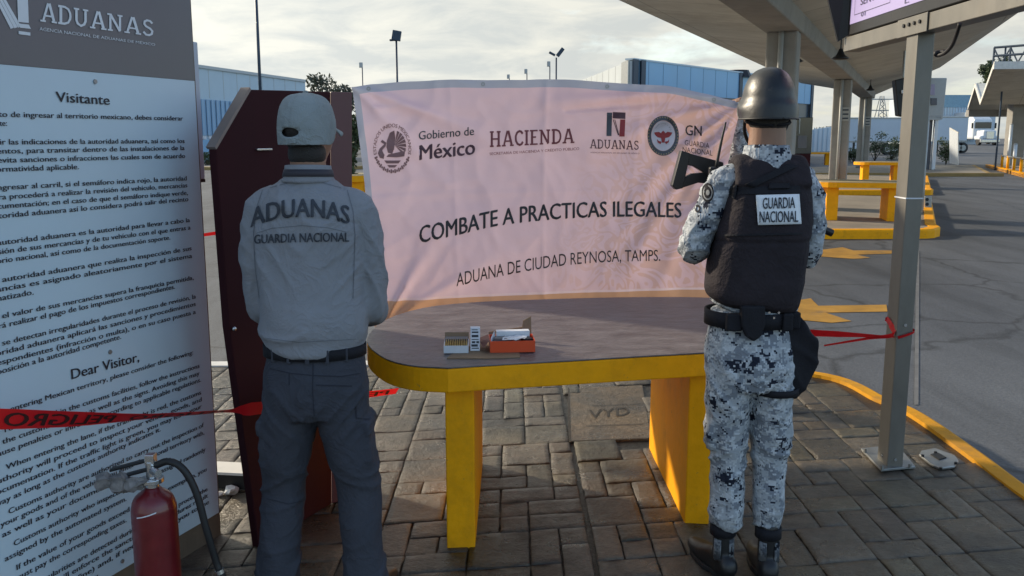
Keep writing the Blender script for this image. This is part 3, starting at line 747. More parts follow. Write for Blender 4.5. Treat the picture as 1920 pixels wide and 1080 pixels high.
# ------------------------------------------------------------------ trees
def crown(bm, c, r, n, size, rng, lump=7, thin=0.0):
    cl = []
    for _ in range(lump):
        rad = rng.uniform(0.22, 0.42); d = V((rng.gauss(0, 1), rng.gauss(0, 1), rng.gauss(0, 1))).normalized()
        cl.append((d * (1 - rad) * rng.random() ** 0.5, rad))
    for _ in range(n):
        b_, rad = rng.choice(cl)
        d = V((rng.gauss(0, 1), rng.gauss(0, 1), rng.gauss(0, 1))).normalized() * rad * rng.random() ** 0.4
        q = b_ + d
        p = V((c[0] + q.x * r[0], c[1] + q.y * r[1], c[2] + q.z * r[2]))
        s_ = size * rng.uniform(0.5, 1.3)
        u = V((rng.gauss(0, 1), rng.gauss(0, 1), rng.gauss(0, 1))).normalized(); v = u.orthogonal().normalized() * s_ * 0.45; u = u * s_
        bm.faces.new([bm.verts.new(p + w_) for w_ in (-u, v, u, -v)])
    return [(V((c[0] + b_.x * r[0], c[1] + b_.y * r[1], c[2] + b_.z * r[2])), rad) for b_, rad in cl]
def tree(name, label, cat, base, height, r, n, size, lm, seed, lump=9, grp=None, low=0.45, tr=0.16):
    rng = random.Random(seed)
    t = thing(name, label, cat, base, group=grp)
    b0 = V(base)
    bm = NB(); cs = crown(bm, (b0.x, b0.y, b0.z + height * (1 + low) / 2), (r, r, height * (1 - low) / 2), n, size, rng, lump)
    mk('crown', bm, lm, t)
    bm = NB(); top = b0 + V((0, 0, height * low * 1.1))
    tube(bm, [b0 - V((0, 0, 0.1)), b0 + V((0.08, 0, height * low * 0.5)), top], [tr, tr * 0.75, tr * 0.55], 8, 3)
    for q, _ in cs: tube(bm, [top - V((0, 0, height * low * 0.2)), (top + q) / 2 + V((0, 0, 0.1)), q], [tr * 0.4, tr * 0.25, 0.02], 5, 2)
    mk('trunk', bm, 'bark', t, smooth=True)
    return t
q = gz(622, 340, RZ); b0 = at(618, 320, 22); b0.z = RZ
tree('leafy_tree', 'leafy tree rising behind the maroon kiosk between kiosk and banner', 'tree', b0, 3.5, 1.05, 3000, 0.060, 'leaf_grey', 4, 16, low=0.46, tr=0.07)
b0 = at(655, 320, 15); b0.z = RZ
tree('shrub', 'dark shrub standing in the gap between maroon kiosk and banner', 'shrub', b0, 2.5, 0.42, 1700, 0.05, 'leaf_dark', 9, 9, low=0.2, tr=0.05)
for i, (px, top, Y, r, lab) in enumerate(((1850, 92, 138, 2.9, 'tall dark conifer like tree beside the far canopy, the one with the highest top'), (1829, 146, 142, 1.8, 'shorter dark tree at the left end of the far canopy'))):
    b0 = at(px, 300, Y); b0.z = rise(Y); h = at(px, top, Y).z - b0.z
    tree('dark_tree', lab, 'tree', b0, h, r, 3600, 0.30, 'leaf_dark', 20 + i, 16, 'trees beside the far canopy', low=0.5, tr=0.3)
for i, (px, top, Y, r, lab) in enumerate(((1548, 232, 120, 3.5, 'low hazy tree in the gap left of the middle canopy column'),)):
    b0 = at(px, 290, Y); b0.z = rise(Y); h = at(px, top, Y).z - b0.z
    tree('distant_tree', lab, 'tree', b0, h, r, 1500, 0.3, 'leaf_grey', 31, 10, low=0.3)
def bush(px, py, Y, r, h, seed, lab, lm='leaf_dark', n=900, size=0.09):
    b0 = at(px, py, Y); b0.z = rise(Y) if Y > 44 else 0.0
    rng = random.Random(seed); t = thing('bush', lab, 'bush', b0, group='bushes by the far wall')
    bm = NB(); crown(bm, (b0.x, b0.y, b0.z + h * 0.45), (r, r * 0.7, h * 0.62), n, size, rng, 8); mk('foliage', bm, lm, t)
    bm = NB()
    for k in range(5): tube(bm, [b0, b0 + V((rng.uniform(-.4, .4) * r, rng.uniform(-.3, .3) * r, h * 0.7))], [0.03, 0.01], 5, 1)
    mk('stem', bm, 'bark', t)
bush(1640, 300, 66, 2.0, 2.4, 1, 'dark bush by the wall, right of the farthest canopy column')
bush(1672, 300, 68, 1.4, 1.8, 2, 'small bush by the wall, just left of the steel post')
bush(1600, 302, 64, 1.5, 1.4, 3, 'low bush by the wall between two canopy columns')
bush(1774, 302, 60, 1.3, 2.0, 4, 'dark bush in front of the pale trailer, right of the steel post')
bush(388, 290, 54, 1.2, 1.0, 5, 'low dark bush at the foot of the warehouse beside the white notice board', n=700)
bush(410, 290, 55, 1.0, 0.9, 6, 'low dark bush at the foot of the warehouse beside the kiosk', n=700)

# ------------------------------------------------------------------ concrete canopy over the lanes
t = thing('canopy', 'large concrete butterfly canopy on square columns spanning the lanes on the right', 'canopy', (8.5, 26, 0))
La, Lb = at(1160, 0, 18.6), at(1502, 156, 46.0)
Ra, Rb, Rc = at(1915, 20, 25.4), at(1762, 127, 45.6), at(1636, 180, 52.0)
dl = (Lb - La).normalized(); La2 = La - dl * 11
Ra2 = Ra - D * 12; Ra2.z = Ra.z
colp = lambda Y: V((5.55 + (Y - 19.0) * 0.4435, Y, 0))
cs = [(colp(19.0), 3.72), (colp(34.0), 3.70), (colp(49.0), 3.78)]
v0 = colp(9.0); v0.z = 3.95; v1 = colp(50.5); v1.z = 3.95
bm = NB()
lo = [La2, Lb, v1, v0]; ro = [v0, v1, Rc, Rb, Ra, Ra2]
def slab(bm, pts, th):
    a = [bm.verts.new(p) for p in pts]; b = [bm.verts.new(p + V((0, 0, th))) for p in pts]
    bm.faces.new(a); bm.faces.new(b[::-1])
    for i in range(len(a)): bm.faces.new((a[i], a[(i + 1) % len(a)], b[(i + 1) % len(a)], b[i]))
slab(bm, lo, 0.14); slab(bm, [p + V((0, 0, 0.003)) for p in ro], 0.14)
bmesh.ops.triangulate(bm, faces=[f for f in bm.faces if len(f.verts) > 4])
mk('roof_slab', bm, 'concrete_soffit', t)
bm = NB(); dv = (v1 - v0).normalized(); sd = V((dv.y, -dv.x, 0))
prism(bm, [v0 + sd * q + V((0, 0, zz)) for q, zz in ((-0.36, -0.24), (0.36, -0.24), (0.42, 0.25), (-0.42, 0.25))], v1 - v0); mk('beam', bm, 'concrete', t, bevel=0.03)
for (p, h) in cs:
    bm = NB()
    dx, dy = DN * 0.31, D * 0.29
    prism(bm, [p + dx + dy, p - dx + dy, p - dx * 0.98 - dy, p + dx - dy], (0, 0, h)); c_ = mk('column', bm, 'concrete', t, bevel=0.04)
    bm = NB(); cyl(bm, p - dy - V((0, 0.07, 0)) - dx * 0.1, p - dy - V((0, 0.07, 0)) - dx * 0.1 + V((0, 0, h)), 0.055, n=8); mk('drainpipe', bm, 'device_grey', c_, smooth=True)
    if p.y > 20:
        bm = NB(); box(bm, p - dy * 1.15 + dx * 0.55 + V((0, 0, 2.45)), (0.26, 0.03, 0.5), R(-24)); mk('notice', bm, 'device_grey', c_)
        for zz in (2.3, 2.45, 2.6):
            bm = NB(); box(bm, p - dy * 1.22 + dx * 0.55 + V((0, 0, zz)), (0.20, 0.012, 0.05), R(-24)); mk('notice_band', bm, 'steel_blue', c_)
# hanging lamps under the canopy
for px, py, Y, lab in ((1492, 110, 22, 'small dark pendant lamp under the canopy, left one beside the nearest column'), (1576, 104, 20, 'dark bell shaped pendant lamp hanging under the canopy left of the display sign'), (1632, 166, 40, 'dark pendant lamp hanging at the farthest canopy column')):
    p = at(px, py, Y); k = Y / 20
    o = thing('pendant_lamp', lab, 'lamp', p, group='pendant lamps under the canopy')
    bm = NB(); loft(bm, [(p + V((0, 0, z)), r, r) for z, r in ((0.14, 0.035), (0.08, 0.06), (0.0, 0.10), (-0.06, 0.19))], n=14, sub=2, cap=0.2); mk('lamp_shade', bm, 'black_metal', o, smooth=True)
    bm = NB(); cyl(bm, p + V((0, 0, 0.13)), p + V((0, 0, 0.75)), 0.018, n=6); mk('stem', bm, 'black_metal', o)
p = at(1343, 47, 24); o = thing('strip_light', 'slim fluorescent strip lamp fixed flat under the canopy soffit', 'lamp', p)
bm = NB(); box(bm, p, (0.07, 0.62, 0.05), R(-24)); mk('housing', bm, 'device_grey', o); bm = NB(); box(bm, p - V((0, 0, 0.05)), (0.03, 0.58, 0.03), R(-24)); mk('tube', bm, 'grey_card', o)

# ------------------------------------------------------------------ far canopy with folded roof
t = thing('canopy', 'far canopy with zigzag folded roof edge at the right edge of the photo', 'canopy', at(1900, 305, 52))
zig = [at(1866, 128, 46), at(1841, 196, 52), at(1831, 163, 57), at(1817, 206, 61)]
bm = NB(); ext = V((16, -1.5, 0))
a = [bm.verts.new(p) for p in zig]; b = [bm.verts.new(p + ext) for p in zig]
a2 = [bm.verts.new(p + V((0, 0, 0.22))) for p in zig]; b2 = [bm.verts.new(p + ext + V((0, 0, 0.22))) for p in zig]
for k in range(3):
    bm.faces.new((a[k], a[k + 1], b[k + 1], b[k])); bm.faces.new((a2[k + 1], a2[k], b2[k], b2[k + 1])); bm.faces.new((a[k + 1], a[k], a2[k], a2[k + 1])); bm.faces.new((b[k], b[k + 1], b2[k + 1], b2[k]))
bm.faces.new((a[0], b[0], b2[0], a2[0])); bm.faces.new((b[3], a[3], a2[3], b2[3]))
mk('folded_roof', bm, 'concrete_soffit', t)
bm = NB()
for k in range(3):
    q0, q1 = zig[k], zig[k + 1]
    prism(bm, [q0 + V((-0.03, 0, -0.03)), q1 + V((-0.03, 0, -0.03)), q1 + V((-0.03, 0, 0.25)), q0 + V((-0.03, 0, 0.25))], (-0.08, 0, 0))
q0 = zig[0]; prism(bm, [q0 + V((-0.12, -0.03, -0.05)), q0 + ext + V((0, -0.03, -0.05)), q0 + ext + V((0, -0.03, 0.32)), q0 + V((-0.12, -0.03, 0.32))], (0, -0.08, 0))
mk('fascia', bm, 'paint_white', t)
bm = NB(); q = zig[3]; prism(bm, [q + V((0, 0, -0.45)), q + ext + V((0, 0, -0.45)), q + ext, q], (0, 0.4, 0)); mk('beam', bm, 'concrete', t)
for px, Y, w in ((1899, 53, 0.42), (1990, 50, 0.42)):
    p = at(px, 300, Y); bm = NB(); box(bm, (p.x, p.y, 1.75), (w * 2, w * 1.6, 3.6)); mk('column', bm, 'concrete', t, bevel=0.04)
# walkway truss above it
t = thing('sign_gantry', 'dark blue steel lattice gantry standing above the far canopy roof', 'gantry', at(1866, 120, 50))
bm = NB(); A, B = at(1862, 120, 50), at(1990, 112, 47)
for dz in (0.0, 0.42, 0.86): cyl(bm, A + V((0, 0, dz)), B + V((0, 0, dz)), 0.07, n=6)
for k in range(5):
    q = A.lerp(B, k / 4); cyl(bm, q, q + V((0, 0, 0.86)), 0.06, n=6)
    if k < 4:
        q2 = A.lerp(B, (k + 1) / 4); cyl(bm, q + V((0, 0, 0.8)), (q + q2) / 2, 0.04, n=5); cyl(bm, (q + q2) / 2, q2 + V((0, 0, 0.8)), 0.04, n=5)
mk('lattice', bm, 'steel_blue', t)
bm = NB(); q = A.lerp(B, 0.22); cyl(bm, V((q.x, q.y + .3, RZ)), q + V((0, .3, 0.9)), 0.05, n=8); cyl(bm, V((B.x, B.y, RZ)), B + V((0, 0, 0.9)), 0.10, n=8); mk('leg', bm, 'steel_blue', t)

# ------------------------------------------------------------------ trailers, truck, far wall
def trailer(px0, px1, top, bot, Y, label, skew=0.0):
    a, b = at(px0, top, Y), at(px1, top, Y + skew); a.z = b.z = (a.z + b.z) / 2
    g = rise(Y); zb = g + 1.05; c = (a + b) / 2; d = (b - a); L_ = d.length; rz = atan2(d.y, d.x)
    t = thing('semi_trailer', label, 'trailer', (c.x, c.y, g), rz, 'parked trailers beyond the lanes')
    n_ = V((d.y, -d.x, 0)).normalized()
    bm = NB(); prism(bm, [V((a.x, a.y, zb)), V((b.x, b.y, zb)), V((b.x, b.y, a.z)), V((a.x, a.y, a.z))], -n_ * 2.5); mk('box_body', bm, 'trailer_white', t, bevel=0.05)
    bm = NB()
    for z in (zb + 0.02, a.z - 0.14): prism(bm, [V((a.x, a.y, z)) + n_ * .03, V((b.x, b.y, z)) + n_ * .03, V((b.x, b.y, z + .12)) + n_ * .03, V((a.x, a.y, z + .12)) + n_ * .03], -n_ * 0.04)
    mk('side_rail', bm, 'galvanised', t)
    for f in (0.78, 0.9):
        q = a.lerp(b, f); w = NB()
        cyl(w, V((q.x, q.y, g + 0.5)) - n_ * 0.02, V((q.x, q.y, g + 0.5)) - n_ * 0.55, 0.5, n=18); o = mk('wheel', w, 'black_rubber', t, bevel=0.04)
        w = NB(); cyl(w, V((q.x, q.y, g + 0.5)) + n_ * 0.02, V((q.x, q.y, g + 0.5)) - n_ * 0.1, 0.27, n=14); mk('rim', w, 'galvanised', o)
    bm = NB(); q = a.lerp(b, 0.2); box(bm, V((q.x, q.y, g + 0.55)) - n_ * 0.4, (0.15, 0.15, 1.0)); mk('landing_leg', bm, 'black_metal', t)
    return t, a, b, n_, zb
trailer(1586, 1692, 220, 290, 80, 'pale blue box trailer between the farthest column and the steel post')
trailer(1752, 1817, 218, 285, 84, 'pale box trailer with visible wheels between steel post and white truck')
t = thing('wall', 'long white perimeter wall behind the canopy columns', 'wall', at(1560, 300, 88))
bm = NB(); a, b = at(1500, 250, 88), at(1610, 240, 92)
prism(bm, [V((a.x, a.y, 0)), V((b.x, b.y, 0)), V((b.x, b.y, 3.1)), V((a.x, a.y, 2.2))], (0, 0.4, 0)); mk('wall_panel', bm, 'trailer_white', t)
bm = NB()
for k in range(14):
    q = a.lerp(b, k / 13); box(bm, (q.x, q.y - 0.04, 1.3), (0.12, 0.08, 2.5))
mk('pilaster', bm, 'cladding_pale', t)
# white shed behind trailers
t = thing('warehouse', 'distant white warehouse with blue roof band above the pale trailer', 'warehouse', at(1795, 290, 130))
a, b = at(1735, 178, 128), at(1840, 178, 128); g = rise(128)
bm = NB(); prism(bm, [V((a.x, a.y, g)), V((b.x, b.y, g)), V((b.x, b.y, a.z - 0.2)), V((a.x, a.y, a.z - 0.2))], (0, 12, 0)); mk('wall', bm, 'trailer_white', t)
bm = NB(); prism(bm, [V((a.x, a.y - .1, a.z - 1.7)), V((b.x, b.y - .1, a.z - 1.7)), V((b.x, b.y - .1, a.z)), V((a.x, a.y - .1, a.z))], (0, 0.1, 0)); mk('roof_band', bm, mm('band_blue', (0.2, 0.33, 0.42), 0.6), t)
bm = NB()
for k in range(20):
    q = a.lerp(b, (k + .5) / 20); box(bm, (q.x, q.y - 0.05, g + 3), (0.15, 0.08, 5.2))
mk('wall_rib', bm, 'cladding_pale', t)
# white slanted wall end beside it
t = thing('wall', 'short white wall with sloping top beside the bush near the trailers', 'wall', at(1785, 300, 56))
bm = NB(); prism(bm, [at(1780, 306, 52), at(1796, 309, 50), at(1796, 250, 50), at(1780, 241, 52)], (0.12, 0.15, 0)); mk('wall_panel', bm, 'truck_white', t)
bm = NB(); prism(bm, [at(1780, 241, 52) + V((0, -.02, 0)), at(1796, 250, 50) + V((0, -.02, 0)), at(1796, 248, 50) + V((0, -.02, 0)), at(1780, 239, 52) + V((0, -.02, 0))], (0.16, 0.2, 0)); mk('coping', bm, 'paint_white', t)
# white lorry facing us
YT = 118; g = rise(YT); c = at(1848, 262, YT)
t = thing('truck', 'white long nosed lorry facing the camera between trailer and far canopy', 'truck', (c.x, c.y, g))
def tb(name, cx, cy, cz, sx, sy, sz, m, parent=None, bev=0.08):
    bm = NB(); box(bm, (c.x + cx, c.y + cy, g + cz), (sx, sy, sz)); return mk(name, bm, m, parent or t, bevel=bev)
cab = tb('cab', 0, 2.2, 2.05, 2.5, 2.6, 2.6, 'truck_white', bev=0.25)
bm = NB(); prism(bm, [V((c.x - 1.15, c.y + 1.0, g + 3.3)), V((c.x + 1.15, c.y + 1.0, g + 3.3)), V((c.x + 1.05, c.y + 2.4, g + 4.1)), V((c.x - 1.05, c.y + 2.4, g + 4.1))], (0, 1.2, -0.2)); mk('roof_fairing', bm, 'truck_white', t, bevel=0.08)
hood = tb('hood', 0, 0.0, 1.35, 1.7, 2.0, 1.15, 'truck_white', bev=0.2)
tb('grille', 0, -1.03, 1.3, 0.95, 0.08, 0.95, 'chrome', hood, 0.02)
tb('windscreen', 0, 0.88, 2.55, 2.1, 0.1, 0.8, 'glass_dark', cab, 0.03)
tb('bumper', 0, -1.05, 0.55, 2.5, 0.3, 0.45, 'chrome')
for s_ in (-1, 1):
    tb('headlight', s_ * 0.98, -0.95, 1.1, 0.35, 0.1, 0.25, 'patch_white', None, 0.03)
    tb('mirror', s_ * 1.5, 0.7, 2.5, 0.22, 0.12, 0.7, 'black_metal', None, 0.03)
    tb('fender', s_ * 1.05, -0.2, 0.95, 0.5, 1.5, 0.5, 'truck_white', None, 0.15)
    bm = NB(); cyl(bm, (c.x + s_ * 0.85, c.y - 0.3, g + 0.5), (c.x + s_ * 1.2, c.y - 0.3, g + 0.5), 0.5, n=18); mk('wheel', bm, 'black_rubber', t, bevel=0.04)
    bm = NB(); cyl(bm, (c.x + s_ * 1.1, c.y + 3.4, g + 0.9), (c.x + s_ * 1.1, c.y + 3.4, g + 4.3), 0.09, n=8); mk('exhaust_stack', bm, 'chrome', t)
tb('box_body', 1.9, 8.0, 2.7, 2.6, 8.0, 3.4, 'trailer_white')
# blue lorry cab glimpsed at the right edge
c = at(1914, 262, 100); g = rise(100)
t = thing('truck', 'blue lorry cab partly hidden behind the far canopy column at the right edge', 'truck', (c.x, c.y, g))
cab = tb('cab', 0.4, 0, 2.0, 2.4, 2.4, 2.4, mm('truck_blue', (0.06, 0.14, 0.30), 0.3), None, 0.2)
tb('windscreen', 0.4, -1.22, 2.5, 2.0, 0.08, 0.8, 'glass_dark', cab, 0.02); tb('bumper', 0.4, -1.25, 0.75, 2.4, 0.3, 0.5, 'chrome')
for s_ in (-1, 1):
    bm = NB(); cyl(bm, (c.x + .4 + s_ * 0.75, c.y, g + 0.5), (c.x + .4 + s_ * 1.15, c.y, g + 0.5), 0.5, n=16); mk('wheel', bm, 'black_rubber', t)

# ------------------------------------------------------------------ yellow tables on the far islands
def far_table(c, L_, Wd, rz, label, H=0.75, legf=(-0.28, 0.30)):
    t = thing('inspection_table', label, 'table', (c[0], c[1], 0), rz, 'yellow inspection tables on the far islands')
    Mx = M.Translation((c[0], c[1], 0)) @ M.Rotation(rz, 4, 'Z')
    def stad(z0, z1, l, w):
        pts = []
        for k in range(24):
            a = 2 * pi * k / 24; sx = l / 2 - w / 2
            pts.append(Mx @ V((cos(a) * w / 2 + (sx if cos(a) > 0 else -sx), sin(a) * w / 2, z0)))
        return pts, (0, 0, z1 - z0)
    bm = NB(); prism(bm, *stad(H - 0.10, H - 0.004, L_, Wd)); e_ = mk('table_edge', bm, 'yellow_paint', t)
    bm = NB(); prism(bm, *stad(H - 0.004, H + 0.008, L_ - 0.04, Wd - 0.04)); mk('tabletop', bm, mm('tabletop_far', (0.42, 0.34, 0.19), 0.7, var=0.15), t)
    for f in legf:
        bm = NB(); p = Mx @ V((L_ * f, 0, (H - 0.1) / 2)); box(bm, p, (0.22, Wd * 0.62, H - 0.1), rz); mk('leg', bm, 'yellow_paint', t, bevel=0.01)
far_table(at(1612, 345, 17.9)[:2] , 1.95, 1.25, R(-12), 'nearest yellow concrete table on the kerbed island right of the soldier')
far_table(at(1648, 330, 32.3)[:2], 1.75, 1.2, R(-14), 'smaller yellow table farther back, left of the steel post')
far_table(at(1528, 300, 54)[:2], 2.2, 1.3, R(-14), 'farthest yellow table beside the middle column, partly hidden')
far_table(at(672, 330, 15)[:2], 1.1, 0.8, R(76), 'yellow table glimpsed between maroon kiosk and banner', H=1.0)
# rail with posts on right-hand island
t = thing('guard_rail', 'low grey rail on yellow posts along the far right kerb', 'railing', ra)
bm = NB(); cyl(bm, ra + V((0.4, 0.2, 0.62)), rb_ + V((0.4, 0.2, 0.62)), 0.05, n=8); mk('rail', bm, 'galvanised', t)
for k in range(9):
    q = ra.lerp(rb_, k / 8) + V((0.4, 0.2, 0)); bm = NB(); cyl(bm, q - V((0, 0, .05)), q + V((0, 0, 0.66)), 0.07, n=10); mk('post', bm, 'yellow_paint', t, smooth=True)
for px, Y, hh, lab in ((1890, 50, 2.3, 'thin white post standing behind the far guard rail, taller one'), (1901, 47, 1.25, 'short white post standing behind the far guard rail')):
    p = at(px, 310, Y); t = thing('marker_post', lab, 'post', (p.x, p.y, 0), group='white posts on the far right island')
    bm = NB(); cyl(bm, (p.x, p.y, 0), (p.x, p.y, hh), 0.09, n=10); mk('shaft', bm, 'truck_white', t, smooth=True); bm = NB(); cyl(bm, (p.x, p.y, hh), (p.x, p.y, hh + .06), 0.11, 0.06, n=10); mk('cap', bm, 'device_grey', t)

# lane display on twin posts right behind the steel post
t = thing('lane_display', 'grey lane signal box on twin white posts behind the steel post', 'signal', at(1752, 305, 46))
Y = 46
bm = NB(); prism(bm, [at(1736, 146, Y), at(1776, 146, Y), at(1768, 224, Y), at(1738, 220, Y)], (0.1, 0.7, 0)); mk('housing', bm, 'device_grey', t, bevel=0.04)
bm = NB(); prism(bm, [at(1738, 158, Y) + V((0, -.05, 0)), at(1752, 158, Y) + V((0, -.05, 0)), at(1752, 178, Y) + V((0, -.05, 0)), at(1738, 178, Y) + V((0, -.05, 0))], (0, 0.06, 0)); mk('plate', bm, mm('lilac_card', (0.36, 0.31, 0.42), 0.5), t)
bm = NB(); prism(bm, [at(1745, 184, Y) + V((0, -.05, 0)), at(1756, 184, Y) + V((0, -.05, 0)), at(1756, 197, Y) + V((0, -.05, 0)), at(1745, 197, Y) + V((0, -.05, 0))], (0, 0.06, 0)); mk('window', bm, 'grey_card', t)
bm = NB(); prism(bm, [at(1740, 217, Y), at(1764, 217, Y), at(1764, 225, Y), at(1740, 225, Y)], (0, 0.5, 0)); mk('cross_head', bm, 'device_grey', t)
for px in (1742, 1759):
    p = at(px, 224, Y); bm = NB(); box(bm, (p.x, p.y + 0.2, p.z / 2), (0.18, 0.2, p.z)); mk('post', bm, 'truck_white', t, bevel=0.02)
p = at(1750, 224, Y); bm = NB(); box(bm, (p.x + .02, p.y + 0.35, p.z / 2), (0.20, 0.12, p.z)); mk('cable_duct', bm, 'grey_card', t)
t = thing('lane_display', 'dark tapered lane signal box hanging left of the steel post top', 'signal', at(1689, 185, 30))
bm = NB(); prism(bm, [at(1678, 150, 30), at(1702, 144, 30), at(1702, 220, 30), at(1684, 217, 30)], (0.1, 0.5, 0)); mk('housing', bm, 'black_metal', t, bevel=0.03)
bm = NB(); p = at(1693, 145, 30.2); cyl(bm, p, p + V((0, 0, 0.9)), 0.04, n=8); mk('hanger', bm, 'galvanised', t)
bm = NB(); p = at(1692, 172, 29.94); box(bm, p, (0.06, 0.04, 0.10)); mk('status_light', bm, 'patch_white', t)
# low control box with round lenses
t = thing('signal_box', 'short grey box with three dark lenses on the road right of the steel post', 'signal', at(1741, 402, 19.6))
Y = 19.6; p = gz(1741, 402, RZ); Y = p.y
bm = NB(); prism(bm, [at(1734, 402, Y), at(1747, 402, Y), at(1747, 368, Y), at(1734, 368, Y)], (0.08, 0.2, 0)); mk('housing', bm, 'galvanised', t, bevel=0.015)
for py in (374, 383, 392):
    q = at(1738.5, py, Y - 0.01); bm = NB(); cyl(bm, q, q + V((0, 0.03, 0)), 0.04, n=12); mk('lens', bm, 'glass_dark', t)
p = gz(1735, 345, 0); t = thing('thin_post', 'thin pale pole standing just right of the steel post', 'post', (p.x, p.y, 0))
bm = NB(); cyl(bm, (at(1733, 330, 20).x, 20, RZ), at(1739, 215, 20), 0.045, 0.04, 8); mk('shaft', bm, 'device_grey', t, smooth=True)
bm = NB(); cyl(bm, (at(1733, 330, 20).x, 20, RZ), (at(1733, 330, 20).x, 20, RZ + .05), 0.12, n=10); mk('base', bm, 'galvanised', t)

# dark booth behind the soldier's shoulder
t = thing('booth', 'dark maroon booth with glass top behind the soldier\'s right shoulder', 'booth', (6.6, 20.6, 0))
Y = 20.6; bm = NB()
a, b = at(1462, 220, Y), at(1524, 220, Y)
box(bm, ((a.x + b.x) / 2, Y + 0.4, 0.62), (b.x - a.x, 0.8, 1.24)); mk('body', bm, 'maroon_wood', t, bevel=0.01)
bm = NB(); box(bm, ((a.x + b.x) / 2, Y + 0.4, 1.24 + (a.z - 1.24) / 2), (b.x - a.x + .02, 0.8, a.z - 1.24)); mk('glass_top', bm, 'glass_dark', t, bevel=0.01)
q = at(1504, 266, Y - 0.01); bm = NB(); box(bm, q, (0.2, 0.02, 0.28)); mk('window', bm, 'grey_card', t)
q = at(1499, 236, Y - 0.01); bm = NB(); box(bm, q, (0.02, 0.02, 0.34)); mk('mullion', bm, 'galvanised', t)
# ================================================================== FOREGROUND
def pxline(x0, y0, x1, y1, cap, w, bow=0.0, slant=0.0):
    """lettering along a line of the picture: x in cap heights (width w), y up"""
    def f(x, y):
        k = x / w; px = x0 + (x1 - x0) * k + slant * y
        return px, y0 + (y1 - y0) * k + bow * 4 * k * (1 - k) - y * (cap[0] + (cap[1] - cap[0]) * k if isinstance(cap, tuple) else cap)
    return f
def on_surface(bvh, off):
    def g(px, py, lev=0):
        d = ray(px, py); dn = d.normalized()
        h = bvh.ray_cast(EYE, dn)
        if h[0] is None:
            h = bvh.find_nearest(at(px, py, on_surface.Y))
            return h[0] - dn * off
        return h[0] - dn * (off + lev * 0.0012)
    return g
def write(bm, shape, pf, sf, mi=0):
    put2d(bm, shape, lambda x, y, l: sf(*pf(x, y), l), mi)

# ------------------------------------------------------------------ notice board
P0 = gz(413, 1005); PD = V((sin(R(20.5)), cos(R(20.5)), 0)); PN = V((PD.y, -PD.x, 0))
def pn(px, py, off=0.0): return onplane(px, py, P0 + PN * off, PN)
uL = (pn(0, 300) - P0).dot(PD) - 0.30
zs = pn(412, 960).z; zh = pn(180, 136).z; zT = 2.45
t = thing('notice_board', 'tall white bilingual visitor notice board with grey ADUANAS header', 'notice board', P0)
def slabp(bm, u0, u1, z0, z1, front, back):
    prism(bm, [P0 + PD * u + V((0, 0, z)) + PN * front for u, z in ((u0, z0), (u1, z0), (u1, z1), (u0, z1))], PN * (back - front))
bm = NB(); slabp(bm, uL, 0.012, 0, zT, -0.006, -0.04); mk('backing_board', bm, 'board_brown', t)
bm = NB(); slabp(bm, uL, 0.0, zs, zh, 0.0, -0.005)
sheet = mk('notice_sheet', bm, 'white_sheet', t)
bm = NB(); slabp(bm, uL, 0.0, zh + 0.001, zT, 0.001, -0.005); mk('header', bm, 'header_grey', t)
a = pn(360, 74); b = pn(386, 337)
bm = NB(); prism(bm, [P0 + PD * u + V((0, 0, z)) - PN * 0.045 for u, z in ((-0.10, b.z), (0.085, b.z), (0.085, a.z), (-0.10, a.z))], -PN * 0.03); bk = mk('rear_plate', bm, 'trailer_white', t, bevel=0.004)
bm = NB(); prism(bm, [P0 + PD * u + V((0, 0, z)) - PN * 0.045 for u, z in ((-0.05, b.z - 0.012), (0.085, b.z - 0.012), (0.085, b.z), (-0.05, b.z))], -PN * 0.03); mk('rear_bracket', bm, 'black_metal', t)
bm = NB()
for q in ((178, 153), (206, 660), (229, 1052)):
    p = pn(*q, 0.001); cyl(bm, p, p + PN * 0.004, 0.008, 0.007, 12)
mk('screw', bm, 'galvanised', t)
pf_ = lambda off: (lambda px, py, lev=0: pn(px, py, off + lev * 0.0005))
bm = NB(); s_ = slab2d('ADUANAS', 0.15); write(bm, s_, pxline(76, 40, 291, 69, (36, 30), s_[2]), pf_(0.0035))
s_ = text2d('AGENCIA NACIONAL DE ADUANAS DE MÉXICO', 0.01); write(bm, s_, pxline(74, 57, 291, 86, (6.5, 4.5), s_[2]), pf_(0.0035))
def pquad(bm, pts, off=0.0035): bm.faces.new([bm.verts.new(pn(x, y, off)) for x, y in pts])
for q in ([(31, -40), (51, -38), (54, 43), (34, 41)], [(34, 44), (54, 46), (58, 54), (38, 52)], [(35, 58), (57, 61), (57, 67), (35, 64)],
          [(-40, -75), (51, -70), (51, -50), (-40, -55)], [(-42, -75), (-22, -74), (-22, 40), (-42, 38)]): pquad(bm, q)
for k in range(3): pquad(bm, [(-18 + k * 9, -20 + k * 5), (-13 + k * 9, -21 + k * 5), (32 + k * 7 - 6, 52 - k * 1), (26 + k * 7 - 6, 54 - k * 1)], 0.003 - k * 0.0004)
mk('header_lettering', bm, 'white_print', t)
